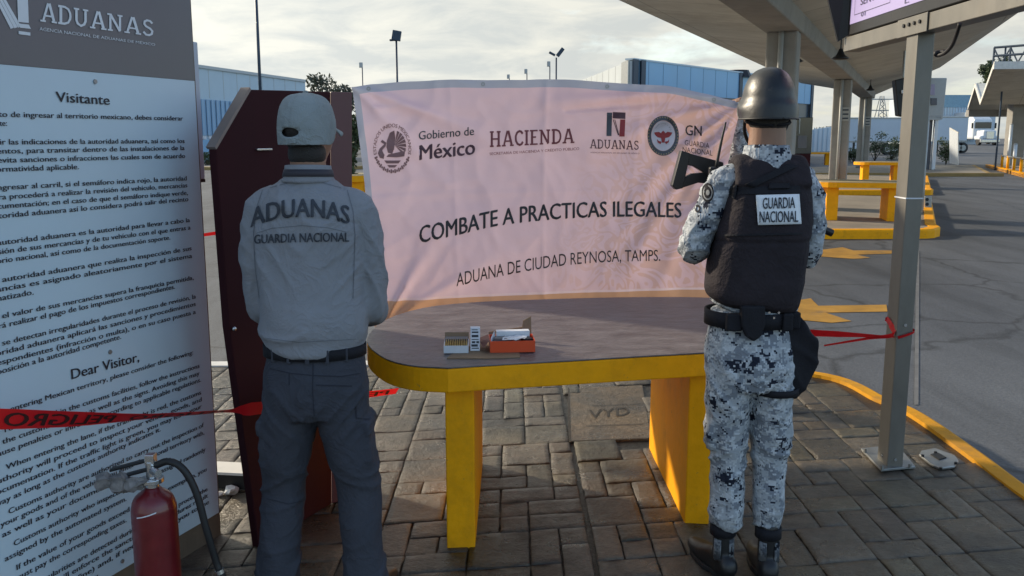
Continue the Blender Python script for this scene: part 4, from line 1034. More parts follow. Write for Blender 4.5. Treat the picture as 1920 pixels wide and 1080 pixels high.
LINES = [  # hidden start, visible text, left end, right end, cap height at both ends
 ('', 'Visitante', 104, 190.5, 205, 196.5, 20, 17),
 ('Al moment', 'o de ingresar al territorio mexicano, debes considerar', 3, 219, 342, 226, 11, 8),
 ('lo siguient', 'e:', 3, 236, 12, 236, 11, 10),
 ('Respeta y segui', 'r las indicaciones de la autoridad aduanera, así como los', 3, 271, 345, 268, 11, 8),
 ('los señalamie', 'ntos, para transitar dentro de las instalaciones de la', 3, 288, 345, 281, 11, 8),
 ('aduana, e', 'vita sanciones o infracciones las cuales son de acuerdo', 3, 305, 346, 296, 11, 8),
 ('a la no', 'rmatividad aplicable.', 3, 322, 147, 317, 11, 9.5),
 ('Al in', 'gresar al carril, si el semáforo indica rojo, la autoridad', 3, 356, 349, 338, 11, 8),
 ('aduaner', 'a procederá a realizar la revisión del vehículo, mercancías', 3, 374, 350, 351, 11, 8),
 ('y doc', 'umentación; en el caso de que el semáforo indique verde,', 3, 391, 351, 365, 11, 8),
 ('si la aut', 'oridad aduanera así lo considera podrá salir del recinto', 3, 409, 352, 377, 11, 8),
 ('La a', 'utoridad aduanera es la autoridad para llevar a cabo la', 3, 459, 355, 416, 11, 8),
 ('revis', 'ión de sus mercancías y de tu vehículo con el que entras a', 3, 476, 356, 430, 11, 8),
 ('territo', 'rio nacional, así como de la documentación soporte.', 3, 493, 318, 449, 11, 8),
 ('La ', 'autoridad aduanera que realiza la inspección de sus', 3, 529, 358, 469, 11, 8),
 ('merca', 'ncías es asignado aleatoriamente por el sistema', 3, 546, 359, 483, 11, 8),
 ('autom', 'atizado.', 3, 563, 62, 552, 11, 10.5),
 ('Si ', 'el valor de sus mercancías supera la franquicia permitida,', 3, 597, 362, 524, 11, 8),
 ('deber', 'á realizar el pago de los impuestos correspondientes.', 3, 615, 327, 541, 11, 8.5),
 ('Si ', 'se detectan irregularidades durante el proceso de revisión, la', 3, 648, 366, 559, 11, 8),
 ('auto', 'ridad aduanera aplicará las sanciones y procedimientos', 3, 665, 366, 573, 11, 8),
 ('corre', 'spondientes (infracción o multa), o en su caso puesta a', 3, 683, 366, 588, 11, 8),
 ('disp', 'osición a la autoridad competente.', 3, 700, 226, 635, 11, 9.5),
 ('', 'Dear Visitor,', 133, 711, 260, 677, 20, 17),
 ('', 'Before entering Mexican territory, please consider the following:', -40, 790, 361, 664, 11, 8),
 ('', 'To transit within the customs facilities, follow the instructions', 3, 812, 373, 689, 11, 8),
 ('of ', 'the customs authority as well as the signs. Avoiding this may', 3, 833, 373, 703, 11, 8),
 ('ca', 'use penalties or infractions according to applicable regulations.', 3, 853, 376, 715, 11, 8),
 ('', 'When entering the lane, if the traffic light is red, the customs', 10, 881, 376, 739, 11, 8),
 ('au', 'thority will proceed to inspect your vehicle, goods, and', 3, 904, 377, 752, 11, 8),
 ('do', 'cumentation. If the traffic light is green, you may leave your', 3, 924, 377, 765, 11, 8),
 ('w', 'ay as long as the customs authority indicates it.', 3, 945, 300, 808, 11, 8.5),
 ('', 'Customs authority are authorized to carry out the inspection of', 15, 964, 381, 800, 11, 8),
 ('', 'your goods and of the vehicle you enter the national territory with,', 0, 989, 382, 814, 11, 8),
 ('', 'as well as your documentation.', 3, 1008, 236, 897, 11, 9),
 ('', 'Customs authority who inspects your goods is assigned randomly', 25, 1024, 384, 846, 11, 8),
 ('', 'assigned by the automated system.', 8, 1053, 236, 938, 11, 9),
 ('', 'If the value of your goods exceed the customs exemption, you', 30, 1069, 386, 883, 11, 8),
 ('', 'must pay the corresponding taxes.', 27, 1090, 236, 978, 11, 9),
 ('', 'If irregularities are detected during the inspection process, the', 45, 1110, 388, 920, 11, 8),
 ('', 'authority will enforce the sanctions and procedures result', 30, 1136, 389, 932, 11, 8),
 ('', '(infraction or fine) and, if necessary, bring you to the', 30, 1155, 391, 944, 11, 8),
 ('', 'competent authority.', 30, 1174, 186, 1081, 11, 9)]
bm = NB()
for pre, s, x0, y0, x1, y1, c0_, c1_ in LINES:
    w = text2d(s, 0.018)[2]
    if pre:
        sh = text2d(pre + s, 0.018); dw = sh[2] - w
        # carry the line on to the hidden left, in the board's own plane
        A, B = pn(x0, y0), pn(x1, y1)
    else:
        sh = text2d(s, 0.018); dw = 0; A, B = pn(x0, y0), pn(x1, y1)
    ch = (pn(x0, y0 - c0_).z - A.z + pn(x1, y1 - c1_).z - B.z) / 2
    put2d(bm, sh, lambda x, y, l: A + (B - A) * ((x - dw) / w) + V((0, 0, y * ch)) + PN * (0.003 + l * 0.0005))
bmesh.ops.delete(bm, geom=[v for v in bm.verts if (v.co - P0).dot(PD) < uL + 0.01], context='VERTS')
mk('printed_text', bm, 'ink', t)

# ------------------------------------------------------------------ maroon kiosk
K0 = gz(588, 965); KD = (gz(622, 944) - gz(553, 986)).normalized(); KN = V((KD.y, -KD.x, 0))
kp = lambda px, py, off=0.0: onplane(px, py, K0 + KN * off, KN)
t = thing('kiosk', 'dark maroon wooden kiosk with one slanted upper corner behind the man in grey', 'kiosk', K0)
q = [kp(470, 168), kp(620, 172), kp(622, 944), kp(486, 1030), kp(430, 612), kp(405, 280)]
for p in q[2:4]: p.z = 0.0
bm = NB(); prism(bm, q, -KN * 0.035); mk('body', bm, 'maroon_wood', t, bevel=0.004)
rp = [q[1] + KD * 0.002, q[2] + KD * 0.002]; wd = V((cos(R(32)), sin(R(32)), 0)) * 0.095
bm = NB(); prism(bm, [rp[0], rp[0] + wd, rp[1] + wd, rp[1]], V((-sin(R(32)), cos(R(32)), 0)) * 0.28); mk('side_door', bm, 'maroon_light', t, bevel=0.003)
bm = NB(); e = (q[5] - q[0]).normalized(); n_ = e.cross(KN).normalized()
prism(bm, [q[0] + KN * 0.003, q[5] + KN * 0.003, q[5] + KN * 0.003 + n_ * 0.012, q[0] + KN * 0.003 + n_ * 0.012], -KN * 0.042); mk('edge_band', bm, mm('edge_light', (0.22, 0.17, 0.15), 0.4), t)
bm = NB(); p = kp(492, 280); box(bm, p + KN * 0.008, (0.085, 0.012, 0.008), atan2(KD.y, KD.x)); mk('handle', bm, 'chrome', t, bevel=0.002)
bm = NB(); p = kp(436, 616); bmesh.ops.create_uvsphere(bm, u_segments=10, v_segments=8, radius=0.009, matrix=M.Translation(p + KN * 0.008)); mk('lock', bm, 'chrome', t, smooth=True)

# white board on stones, on the ground beside the kiosk
f0, f1 = gz(388, 889, 0.085), gz(466, 893, 0.085); bk = V((-0.05, 0.14, 0))
t = thing('white_board', 'white board lying raised on stones between notice board and kiosk', 'board', (f0 + f1) / 2 - V((0, 0, 0.085)))
bm = NB(); prism(bm, [f0, f1, f1 + bk, f0 + bk], (0, 0, 0.012)); mk('plank', bm, 'paint_white', t)
bm = NB(); prism(bm, [f0 + V((0.01, 0.015, -0.006)), f1 + V((-0.01, 0.015, -0.006)), f1 + bk + V((0, -.01, -0.006)), f0 + bk + V((0, -.01, -0.006))], (0, 0, -0.065)); mk('board_shade', bm, 'black_metal', t)  # black block put in as the shadow under the board
for i, (px, py, r) in enumerate(((421, 908, 0.022), (434, 926, 0.028), (412, 930, 0.018))):
    p = gz(px, py); t = thing('stone', ('pale rubble stone just under the white board edge', 'larger pale rubble stone on the pavement in front of the white board', 'smallest rubble stone beside the notice board foot')[i], 'stone', p, group='rubble stones by the white board')
    bm = NB(); ell(bm, p + V((0, 0, r * .6)), (r * 1.2, r, r * .8), sub=2)
    for v in bm.verts: v.co += V((noise.noise(v.co * 60), noise.noise(v.co * 60 + V((5, 0, 0))), noise.noise(v.co * 60 + V((0, 9, 0))))) * r * 0.5
    mk('rock', bm, 'paint_white', t)

# ------------------------------------------------------------------ fire extinguisher
E = at(292, 1000, 2.70); ex, ey = E.x, E.y; er = 0.069
t = thing('fire_extinguisher', 'red fire extinguisher with black hose standing before the notice board', 'fire extinguisher', (ex, ey, 0))
bm = NB(); prof = [(0.0, er * .95), (0.015, er), (0.40, er), (0.455, er * .97), (0.485, er * .80), (0.505, er * .45), (0.515, er * .33)]
loft(bm, [((ex, ey, z), r, r) for z, r in prof], n=40, sub=3, cap=0.05); shade(mk('cylinder', bm, 'extinguisher_red', t), 60)
bm = NB(); cyl(bm, (ex, ey, 0.505), (ex, ey, 0.535), 0.02, n=20); cyl(bm, (ex, ey, 0.53), (ex, ey, 0.545), 0.036, n=20); cyl(bm, (ex, ey, 0.545), (ex, ey, 0.60), 0.017, n=16); box(bm, (ex, ey, 0.608), (0.03, 0.03, 0.03)); valve = mk('valve', bm, 'chrome', t, smooth=False, bevel=0.002)
bm = NB(); cyl(bm, (ex + .012, ey - .02, 0.575), (ex + .04, ey - .045, 0.575), 0.012, n=14); mk('gauge', bm, 'chrome', valve)
hd = V((-0.93, -0.2, 0))
for z0, z1 in ((0.60, 0.575), (0.57, 0.545)):
    bm = NB(); a = V((ex, ey, z0)); b = a + hd * 0.125; b.z = z1
    prism(bm, [a + V((0, -.012, 0)), b + V((0, -.012, 0)), b + V((0, .012, 0)), a + V((0, .012, 0))], (0, 0, 0.010)); mk('lever', bm, 'black_metal', t, bevel=0.003)
bm = NB(); hp = [(ex + 0.015, ey, 0.585), (ex + 0.06, ey - .005, 0.60), (ex + 0.105, ey - .01, 0.575), (ex + 0.14, ey - .01, 0.50), (ex + 0.165, ey - .01, 0.38), (ex + 0.185, ey, 0.27), (ex + 0.195, ey, 0.235)]
tube(bm, hp, 0.0115, 12, 6); hose = mk('hose', bm, 'black_rubber', t, smooth=True)
bm = NB(); cyl(bm, hp[-1], (ex + 0.199, ey, 0.222), 0.014, n=14); mk('ferrule', bm, 'chrome', hose)
bm = NB(); cyl(bm, (ex + 0.199, ey, 0.222), (ex + 0.21, ey, 0.165), 0.014, 0.019, 14); mk('nozzle', bm, 'black_rubber', hose)
bm = NB()
for dx, s_ in ((0.0, 0.9), (0.045, 1.1), (0.085, 0.8), (0.11, 0.6)):
    ell(bm, V((ex - 0.135 + dx, ey - 0.03, 0.545 - dx * .1)), (0.035 * s_, 0.02, 0.032 * s_), M.Rotation(dx * 9, 4, 'Y'), 2)
for v in bm.verts: v.co += V((noise.noise(v.co * 45), noise.noise(v.co * 45 + V((4, 0, 0))), noise.noise(v.co * 45 + V((0, 4, 0))))) * 0.016
mk('plastic_wrap', bm, mm('plastic_film', (0.33, 0.31, 0.30), 0.3, var=0.5, vscale=25, translucent=0.5), t)
bm = NB(); p = V((ex - .02, ey, 0)); 
ring = [(a * 0.30 - 2.0, z) for a, z in ((0, .435), (1, .44), (2, .446), (3, .452))]
pr = None
for a, z in ring:
    c_ = [bm.verts.new((ex + cos(a) * (er + .001), ey + sin(a) * (er + .001), z + dz)) for dz in (0, 0.004)]
    if pr: bm.faces.new((pr[0], c_[0], c_[1], pr[1]))
    pr = c_
mk('label_edge', bm, 'white_card', t)

# ------------------------------------------------------------------ barrier tapes
def tape(name, pts, widths, twists, label, text=None, mirror=False, tpos=None, grp=None):
    P = spline(pts, 10); n = len(P); m = len(pts) - 1
    def lerpl(L_, f):
        k = min(int(f), m - 1); r = f - k; return L_[k] * (1 - r) + L_[k + 1] * r
    bm = NB(); prev = None; fr = []
    for i, p in enumerate(P):
        f = i / 10; w = lerpl(widths, f) / 2; tw = R(lerpl(twists, f))
        d = (P[min(i + 1, n - 1)] - P[max(i - 1, 0)]).normalized(); sd = d.cross(V((0, 0, 1))).normalized(); up = sd.cross(d)
        ax = up * cos(tw) + sd * sin(tw); fr.append((p, ax, sd * cos(tw) - up * sin(tw), w))
        ring = [bm.verts.new(p + ax * w * k) for k in (-1, -0.33, 0.33, 1)]
        if prev:
            for k in range(3): bm.faces.new((prev[k], prev[k + 1], ring[k + 1], ring[k]))
        prev = ring
    th = thing(name, label, 'barrier tape', P[0] * 0.5 + P[-1] * 0.5, group=grp)
    s = mk('strip', bm, 'tape_red', th, smooth=True)
    if text:
        for (t0, t1) in tpos:
            bm = NB()
            sh = refine2d(text2d(text, 0.04), 0.5); w = sh[2]
            def fn(x, y, l):
                k = x / w
                if mirror: k = 1 - k
                f = (t0 + (t1 - t0) * k) * (n - 1); i = min(int(f), n - 2); r = f - i
                a, b = fr[i], fr[i + 1]
                p = a[0].lerp(b[0], r); ax = a[1].lerp(b[1], r); nn = a[2].lerp(b[2], r); hw = a[3] * (1 - r) + b[3] * r
                q = p + ax * (hw * (y - 0.5) * 1.35)
                v = (EYE - q).normalized(); return q + nn * ((0.0016 + l * 0.0005) * (1 if nn.dot(v) > 0 else -1))
            put2d(bm, sh, fn); mk('printed_word', bm, 'tape_ink', s)
    return th
tl = [at(-160, 790, 1.95), at(0, 786, 2.25), at(140, 786, 2.55), at(260, 782, 2.82), at(420, 771, 3.10), at(470, 767, 3.16), at(560, 756, 3.42), at(640, 746, 3.9), at(745, 733, 4.30)]
for k in (4, 5): tl[k] += KN * 0.0
tape('barrier_tape', tl, [0.065, 0.055, 0.05, 0.045, 0.03, 0.05, 0.045, 0.04, 0.035], [5, 8, 25, 55, 62, 8, 20, 20, 30], 'red barrier tape printed PELIGRO stretched across the white notice board', 'PELIGRO', True, [(0.13, 0.33), (0.36, 0.50), (0.80, 0.98)])
PB = gz(1668, 872); px_, py_ = PB.x, PB.y
hx, hy = 0.039, 0.060
tr = [at(1470, 622, 4.32), V((px_ - 0.30, py_ - .02, at(1600, 630, 4.2).z)), V((px_ - hx - .01, py_ - hy * .7, at(1660, 630, 4.24).z)), V((px_ - hx + .012, py_ - hy - .006, at(1668, 632, 4.2).z)), V((px_ + hx + 0.003, py_ - hy - .006, at(1700, 622, 4.2).z)), V((px_ + hx + 0.008, py_ - hy * .2, at(1706, 619, 4.2).z)), V((px_ + hx + .006, py_ + hy + .006, at(1706, 612, 4.2).z)), V((px_ - hx - .006, py_ + hy + .004, at(1706, 608, 4.2).z))]
tape('barrier_tape', tr, [0.042, 0.038, 0.02, 0.014, 0.012, 0.014, 0.02, 0.02], [20, 30, 60, 20, 10, 0, 0, 0], 'red barrier tape knotted around the steel post on the right', None)
tr2 = [at(1545, 648, 4.32), V((px_ - 0.16, py_ - .03, at(1620, 637, 4.2).z)), V((px_ - hx - .012, py_ - hy * .9, at(1652, 628, 4.2).z)), V((px_ - hx - .008, py_, at(1652, 612, 4.2).z)), V((px_ - hx - .006, py_ + hy * .8, at(1648, 606, 4.2).z))]
tape('barrier_tape', tr2, [0.012, 0.02, 0.03, 0.03, 0.03], [40, 40, 25, 10, 0], 'loose lower end of red tape hanging at the steel post', None)
tape('barrier_tape', [at(340, 446, 4.6), at(385, 440, 4.6), at(440, 432, 4.6)], [0.022] * 3, [20, 40, 20], 'short bit of red tape in the gap between notice board and kiosk', None)

# ------------------------------------------------------------------ yellow inspection table
TZ = 0.75
t = thing('inspection_table', 'large yellow concrete table with rounded end and grey top in front of the pink banner', 'table', (0.3, 4.0, 0))
top = [(840, 690), (775, 686), (728, 675), (698, 656), (688, 640), (694, 624), (716, 604), (760, 586), (820, 573.5), (910, 566), (1010, 562), (1110, 559), (1210, 557.5), (1310, 558), (1390, 563), (1445, 575), (1472, 592), (1478, 610), (1462, 630), (1420, 647), (1365, 657), (1315, 662), (1200, 668.5), (1075, 676), (950, 683)]
tp = spline([gz(x, y, TZ) for x, y in top + [top[0]]], 5)[:-1]
cen = sum(tp, V()) / len(tp)
bm = NB(); prism(bm, [V((p.x, p.y, TZ - 0.098)) for p in tp], (0, 0, 0.0935)); o = mk('table_edge', bm, 'yellow_paint', t, bevel=0.006)
bm = NB(); prism(bm, [V((p.x, p.y, TZ - 0.004)) + (V((cen.x, p.y * .4 + cen.y * .6, TZ)) - p).normalized() * V((1, 1, 0)).length * 0.004 * 0 for p in tp], (0, 0, 0.006)); mk('tabletop', bm, 'tabletop_concrete', t, bevel=0.003)
def leg(fl, fr_, bl, z1):
    d = bl - fl; bm = NB(); prism(bm, [V((p.x, p.y, -0.012)) for p in (fl, fr_, fr_ + d, bl)], (0, 0, z1 + 0.012)); return mk('leg', bm, 'yellow_paint', t, bevel=0.005)
fl, fr_ = gz(838, 1027), gz(891, 1025)
leg(fl, fr_, fl + V((0.0, 0.92, 0)), TZ - 0.099)
fl2, fr2 = gz(1284, 981), gz(1329, 983)
leg(fl2, fr2, gz(1217, 839), TZ - 0.099)

# things on the table
ZT = TZ + 0.0025
def frame(px, py, ang=2):
    o = gz(px, py, ZT); return M.Translation(o) @ M.Rotation(R(ang), 4, 'Z')
S1 = 3.62 / 1690
def lbox(bm, F_, x0, x1, y0, y1, z0, z1, mi=0):
    prism(bm, [F_ @ V(p) for p in ((x0, y0, z0), (x1, y0, z0), (x1, y1, z0), (x0, y1, z0))], (F_.to_3x3() @ V((0, 0, z1 - z0))), mi)
# cardboard sheet under the boxes
F_ = frame(838, 673, 2); t = thing('cardboard_sheet', 'flat brown cardboard sheet lying under the small boxes on the table', 'cardboard', F_.translation)
bm = NB(); prism(bm, [F_ @ V(p) for p in ((0.0, 0, 0), (0.17, -0.008, 0), (0.285, 0.005, 0), (0.285, 0.10, 0), (0.24, 0.30, 0), (0.15, 0.31, 0), (0.02, 0.09, 0))], (0, 0, 0.003)); mk('sheet', bm, 'cardboard', t)
bm = NB(); a = [F_ @ V(p) for p in ((0.165, 0.30, 0.004), (0.325, 0.31, 0.004), (0.325, 0.335, 0.055), (0.165, 0.325, 0.035))]; prism(bm, a, (0, 0.003, 0.001)); mk('raised_flap', bm, 'cardboard', t)
bm = NB(); a = [F_ @ V(p) for p in ((0.30, 0.28, 0.03), (0.345, 0.30, 0.03), (0.345, 0.33, 0.10), (0.31, 0.31, 0.085))]; prism(bm, a, (0, 0.003, 0.001)); mk('raised_flap', bm, 'cardboard', t)
# cartridge box
F_ = frame(832, 664, 2); F_.translation.z += 0.0035
t = thing('cartridge_box', 'open white box of brass cartridges standing left of the orange box', 'cartridge box', F_.translation)
bm = NB(); lbox(bm, F_, 0, 0.098, 0, 0.003, 0, 0.030); lbox(bm, F_, 0, 0.003, 0.003, 0.125, 0, 0.030); lbox(bm, F_, 0.095, 0.098, 0.003, 0.125, 0, 0.030); lbox(bm, F_, 0.003, 0.095, 0.003, 0.125, 0, 0.004); mk('box', bm, 'white_card', t)
bm = NB(); lbox(bm, F_, 0.003, 0.095, 0.078, 0.125, 0.004, 0.040); mk('flap', bm, 'grey_card', t)
bm = NB(); prism(bm, [F_ @ V(p) for p in ((0.0, 0.125, 0.03), (0.098, 0.125, 0.03), (0.098, 0.150, 0.052), (0.0, 0.150, 0.052))], (0, 0.003, 0)); mk('lid', bm, 'cardboard', t)
src = None
for r_ in range(5):
    for k in range(10):
        p = F_ @ V((0.0085 + k * 0.009, 0.010 + r_ * 0.0145, 0.004))
        if src is None:
            bm = NB(); loft(bm, [(p + V((0, 0, z)), r, r) for z, r in ((0, 0.0042), (0.026, 0.0042), (0.030, 0.003), (0.038, 0.0012))], n=10, sub=2, cap=0.1); src = mk('cartridge', bm, 'brass', t, smooth=True); s0 = p
        else:
            c_ = src.copy(); COL.objects.link(c_); c_.parent = t; c_.location = src.location + (world_of(t).inverted().to_3x3() @ (p - s0))
# small white carton
F_ = frame(882, 659.5, 3); F_.translation.z += 0.0035
t = thing('carton', 'small white printed carton standing on end between cartridges and orange box', 'carton', F_.translation)
bm = NB(); tilt = 0.03
prism(bm, [F_ @ V(p) for p in ((0, 0, 0), (0.038, 0, 0), (0.040, tilt, 0.088), (0.001, tilt, 0.088))], F_.to_3x3() @ V((0, 0.03, 0))); mk('box', bm, 'white_card', t, bevel=0.001)
bm = NB()
for z0, x0, x1, h in ((0.008, 0.005, 0.034, 0.004), (0.016, 0.004, 0.03, 0.009), (0.029, 0.006, 0.02, 0.008), (0.029, 0.024, 0.035, 0.008), (0.042, 0.005, 0.034, 0.003), (0.052, 0.006, 0.033, 0.009), (0.068, 0.006, 0.033, 0.006), (0.079, 0.006, 0.03, 0.003)):
    prism(bm, [F_ @ V((x, tilt * z / 0.088 - 0.0006, z)) for x, z in ((x0, z0), (x1, z0), (x1, z0 + h), (x0, z0 + h))], F_.to_3x3() @ V((0, 0.0004, 0)))
mk('print', bm, 'ink', t)
# orange box with its contents
F_ = frame(919, 663, 4); F_.translation.z += 0.0035
Wb, Db, Hb = 0.180, 0.13, 0.046
t = thing('box', 'bright orange red open box holding white cartons and papers on the table', 'box', F_.translation)
bm = NB()
lbox(bm, F_, 0, Wb, 0, 0.003, 0, Hb); lbox(bm, F_, 0, 0.003, 0.003, Db, 0, Hb); lbox(bm, F_, Wb - .003, Wb, 0.003, Db, 0, Hb); lbox(bm, F_, 0.003, Wb - .003, Db - .003, Db, 0, Hb); lbox(bm, F_, 0.003, Wb - .003, 0.003, Db - .003, 0, 0.003)
mk('tray', bm, 'orange_red_card', t)
bm = NB(); prism(bm, [F_ @ V(p) for p in ((-0.004, 0.0, Hb), (-0.004, Db, Hb), (-0.045, Db, 0.03), (-0.028, 0.0, 0.02))], (0.002, 0, 0.001)); mk('side_flap', bm, mm('brown_card', (0.20, 0.08, 0.06), 0.7), t)
def inner(x0, x1, y0, y1, z0, z1, m, name, label, cat, ang=0):
    G = F_ @ M.Translation(((x0 + x1) / 2, (y0 + y1) / 2, z0)) @ M.Rotation(R(ang), 4, 'Z'); w, d = (x1 - x0) / 2, (y1 - y0) / 2
    o = thing(name, label, cat, G.translation); bm = NB(); lbox(bm, G, -w, w, -d, d, 0, z1 - z0); mk('body', bm, m, o, bevel=0.0015); return o, G, w, d
inner(0.03, 0.165, 0.085, 0.122, 0.004, 0.068, 'white_card', 'carton', 'long white carton lying at the back inside the orange box', 'carton', 3)
inner(0.02, 0.09, 0.03, 0.075, 0.004, 0.050, 'grey_card', 'magazine', 'dark metal magazine lying inside the orange box at left', 'magazine', -8)
inner(0.135, 0.168, 0.03, 0.075, 0.004, 0.048, 'black_metal', 'magazine', 'small dark magazine in the right end of the orange box', 'magazine', 20)
G = F_; o = thing('paper', 'crumpled white paper sheet lying across the orange box', 'paper', F_ @ V((0.1, 0.03, Hb)))
bm = NB(); g_ = [[bm.verts.new(F_ @ V((0.045 + 0.095 * i / 8 + 0.02 * j / 5, 0.006 + 0.07 * j / 5 + 0.012 * i / 8, Hb + 0.004 + 0.010 * noise.noise(V((i * .5, j * .7, 2)))))) for i in range(9)] for j in range(6)]
for j in range(5):
    for i in range(8): bm.faces.new((g_[j][i], g_[j][i + 1], g_[j + 1][i + 1], g_[j + 1][i]))
mk('sheet', bm, 'white_card', o, smooth=True)
o = thing('paper', 'white paper tucked upright in the left end of the orange box', 'paper', F_ @ V((0.012, 0.05, 0.01)))
bm = NB(); prism(bm, [F_ @ V(p) for p in ((0.006, 0.01, 0.02), (0.03, 0.10, 0.02), (0.022, 0.11, 0.065), (0.004, 0.02, 0.055))], (0.001, 0.0, 0)); mk('sheet', bm, 'white_card', o)

# ------------------------------------------------------------------ steel post with the display sign
PT = at(1727, 66, py_).z
t = thing('steel_post', 'square steel post bolted to the pavement carrying the display sign', 'post', (px_, py_, 0))
bm = NB(); box(bm, (px_, py_, (PT + 0.05) / 2), (hx * 2, hy * 2, PT + 0.05)); mk('shaft', bm, 'painted_steel', t, bevel=0.005)
bm = NB(); base = [gz(1614, 846), gz(1652, 886), gz(1716, 880), gz(1682, 838)]; prism(bm, [V((p.x, p.y, 0.004)) for p in base], (0, 0, 0.012)); bp_ = mk('base_plate', bm, 'galvanised', t, bevel=0.002)
for q in ((1622, 848), (1654, 880), (1706, 877), (1680, 845)):
    p = gz(*q, 0.016); bm = NB(); cyl(bm, p, p + V((0, 0, 0.02)), 0.009, n=6); mk('bolt', bm, 'galvanised', bp_)
bm = NB(); p = at(1674, 372, py_ - hy); box(bm, (px_, py_, p.z), (hx * 2 + .006, hy * 2 + .006, 0.006)); mk('cable_tie', bm, 'white_card', t)
bm = NB()
for zz in (0.72, 0.05):
    cyl(bm, (px_ - hx - .001, py_, zz), (px_ - hx - .004, py_, zz), 0.008, n=10); cyl(bm, (px_, py_ - hy - .001, zz), (px_, py_ - hy - .004, zz), 0.008, n=10)
mk('screw', bm, 'chrome', t)
bx = px_ - hx - 0.004
Yf, Yn = 5.12, 2.75
zb0 = at(1603, 86, Yf).z
zb = PT + 0.003
t = thing('display_sign', 'lilac lane display panel in dark hood on a horizontal steel beam at top right', 'sign', (px_, py_, PT))
bm = NB(); prism(bm, [V((bx, Yf, zb)), V((bx, Yn, zb)), V((bx, Yn, zb + 0.075)), V((bx, Yf, zb + 0.075))], (0.09, 0, 0)); beam = mk('beam', bm, 'painted_steel', t, bevel=0.003)
bm = NB(); prism(bm, [V((bx - .003, py_ + 0.14, zb - .004)), V((bx - .003, py_ - 0.17, zb - .004)), V((bx - .003, py_ - 0.17, zb + 0.078)), V((bx - .003, py_ + 0.14, zb + 0.078))], (-0.006, 0, 0)); pl = mk('joint_plate', bm, 'painted_steel', t, bevel=0.002)
for k in range(4):
    y = py_ + 0.06 - k * 0.055; bm = NB(); cyl(bm, (bx - .010, y, zb + 0.045), (bx - .016, y, zb + 0.045), 0.009, n=8); mk('bolt', bm, 'black_metal', pl)
z0 = zb + 0.085; z1 = z0 + 0.75
bm = NB(); prism(bm, [V((bx + 0.01, Yf, z0)), V((bx + 0.01, Yn, z0)), V((bx + 0.01, Yn, z1)), V((bx + 0.01, Yf, z1))], (0.14, 0, 0)); mk('housing', bm, 'black_metal', t, bevel=0.004)
bm = NB(); prism(bm, [V((bx + 0.008, Yf - 0.03, z0)), V((bx - 0.035, Yf - 0.01, z0 - 0.03)), V((bx - 0.26, Yf + 0.02, z1)), V((bx + 0.008, Yf - 0.03, z1))], (0, 0.02, 0)); mk('hood', bm, 'black_metal', t)
bm = NB(); prism(bm, [V((bx - 0.26, Yf + 0.02, z1)), V((bx - 0.26, Yn, z1)), V((bx + .15, Yn, z1 + .01)), V((bx + .15, Yf + .02, z1 + .01))], (0, 0, 0.012)); mk('hood', bm, 'black_metal', t)
sx = bx + 0.006; ys0, ys1, zs0, zs1 = Yf - 0.06, Yn + 0.05, z0 + 0.055, z1 - 0.05
scr = bpy.data.materials.new('screen_lilac'); scr.use_nodes = True; b_ = scr.node_tree.nodes['Principled BSDF']; b_.inputs['Base Color'].default_value = (0.30, 0.25, 0.42, 1); b_.inputs['Roughness'].default_value = 0.3
b_.inputs['Emission Color'].default_value = (0.50, 0.42, 0.72, 1); b_.inputs['Emission Strength'].default_value = 0.18; MT['screen'] = scr
bm = NB(); prism(bm, [V((sx, ys0, zs0)), V((sx, ys1, zs0)), V((sx, ys1, zs1)), V((sx, ys0, zs1))], (0.003, 0, 0)); s_ = mk('screen', bm, 'screen', t)
bm = NB()
def onscr(px, py): return onplane(px, py, V((sx - .002, 0, 0)), V((1, 0, 0)))
for x0, y0, x1, y1, cap, txt in ((1613, 10, 1650, 2, 13, 'SENTRI'), (1614, 31.5, 1622, 30, 9, '01'), (1696, 7, 1704, 5, 10, 'L:')):
    A, B = onscr(x0, y0), onscr(x1, y1); sh = text2d(txt, 0.02); hgt = onscr(x0, y0 - cap).z - A.z; B.z = A.z
    put2d(bm, sh, lambda x, y, l: A + (B - A) * (x / sh[2]) + V((-l * 0.0005, 0, y * hgt)))
for ya, yb, za, zb_ in ((0.06, 0.52, 0.04, 0.043), (0.06, 0.063, 0.04, 0.6), (0.52, 0.523, 0.04, 0.6), (0.62, 1.5, 0.16, 0.163), (0.62, 0.623, 0.16, 0.6)):
    bm.faces.new([bm.verts.new((sx - .002, ys0 - y, zs0 + z)) for y, z in ((ya, za), (yb, za), (yb, zb_), (ya, zb_))])
mk('screen_text', bm, mm('screen_ink', (0.03, 0.02, 0.06), 0.5), s_)
bm = NB(); c0_ = [at(1800, 44, 3.55), at(1793, 66, 3.6), at(1785, 85, 3.68), at(1772, 99, 3.75), at(1758, 104, 3.8), at(1754, 100, 3.8), at(1762, 97, 3.8), at(1772, 97, 3.78)]
tube(bm, c0_, 0.008, 8, 6); mk('cable', bm, 'black_rubber', t, smooth=True)
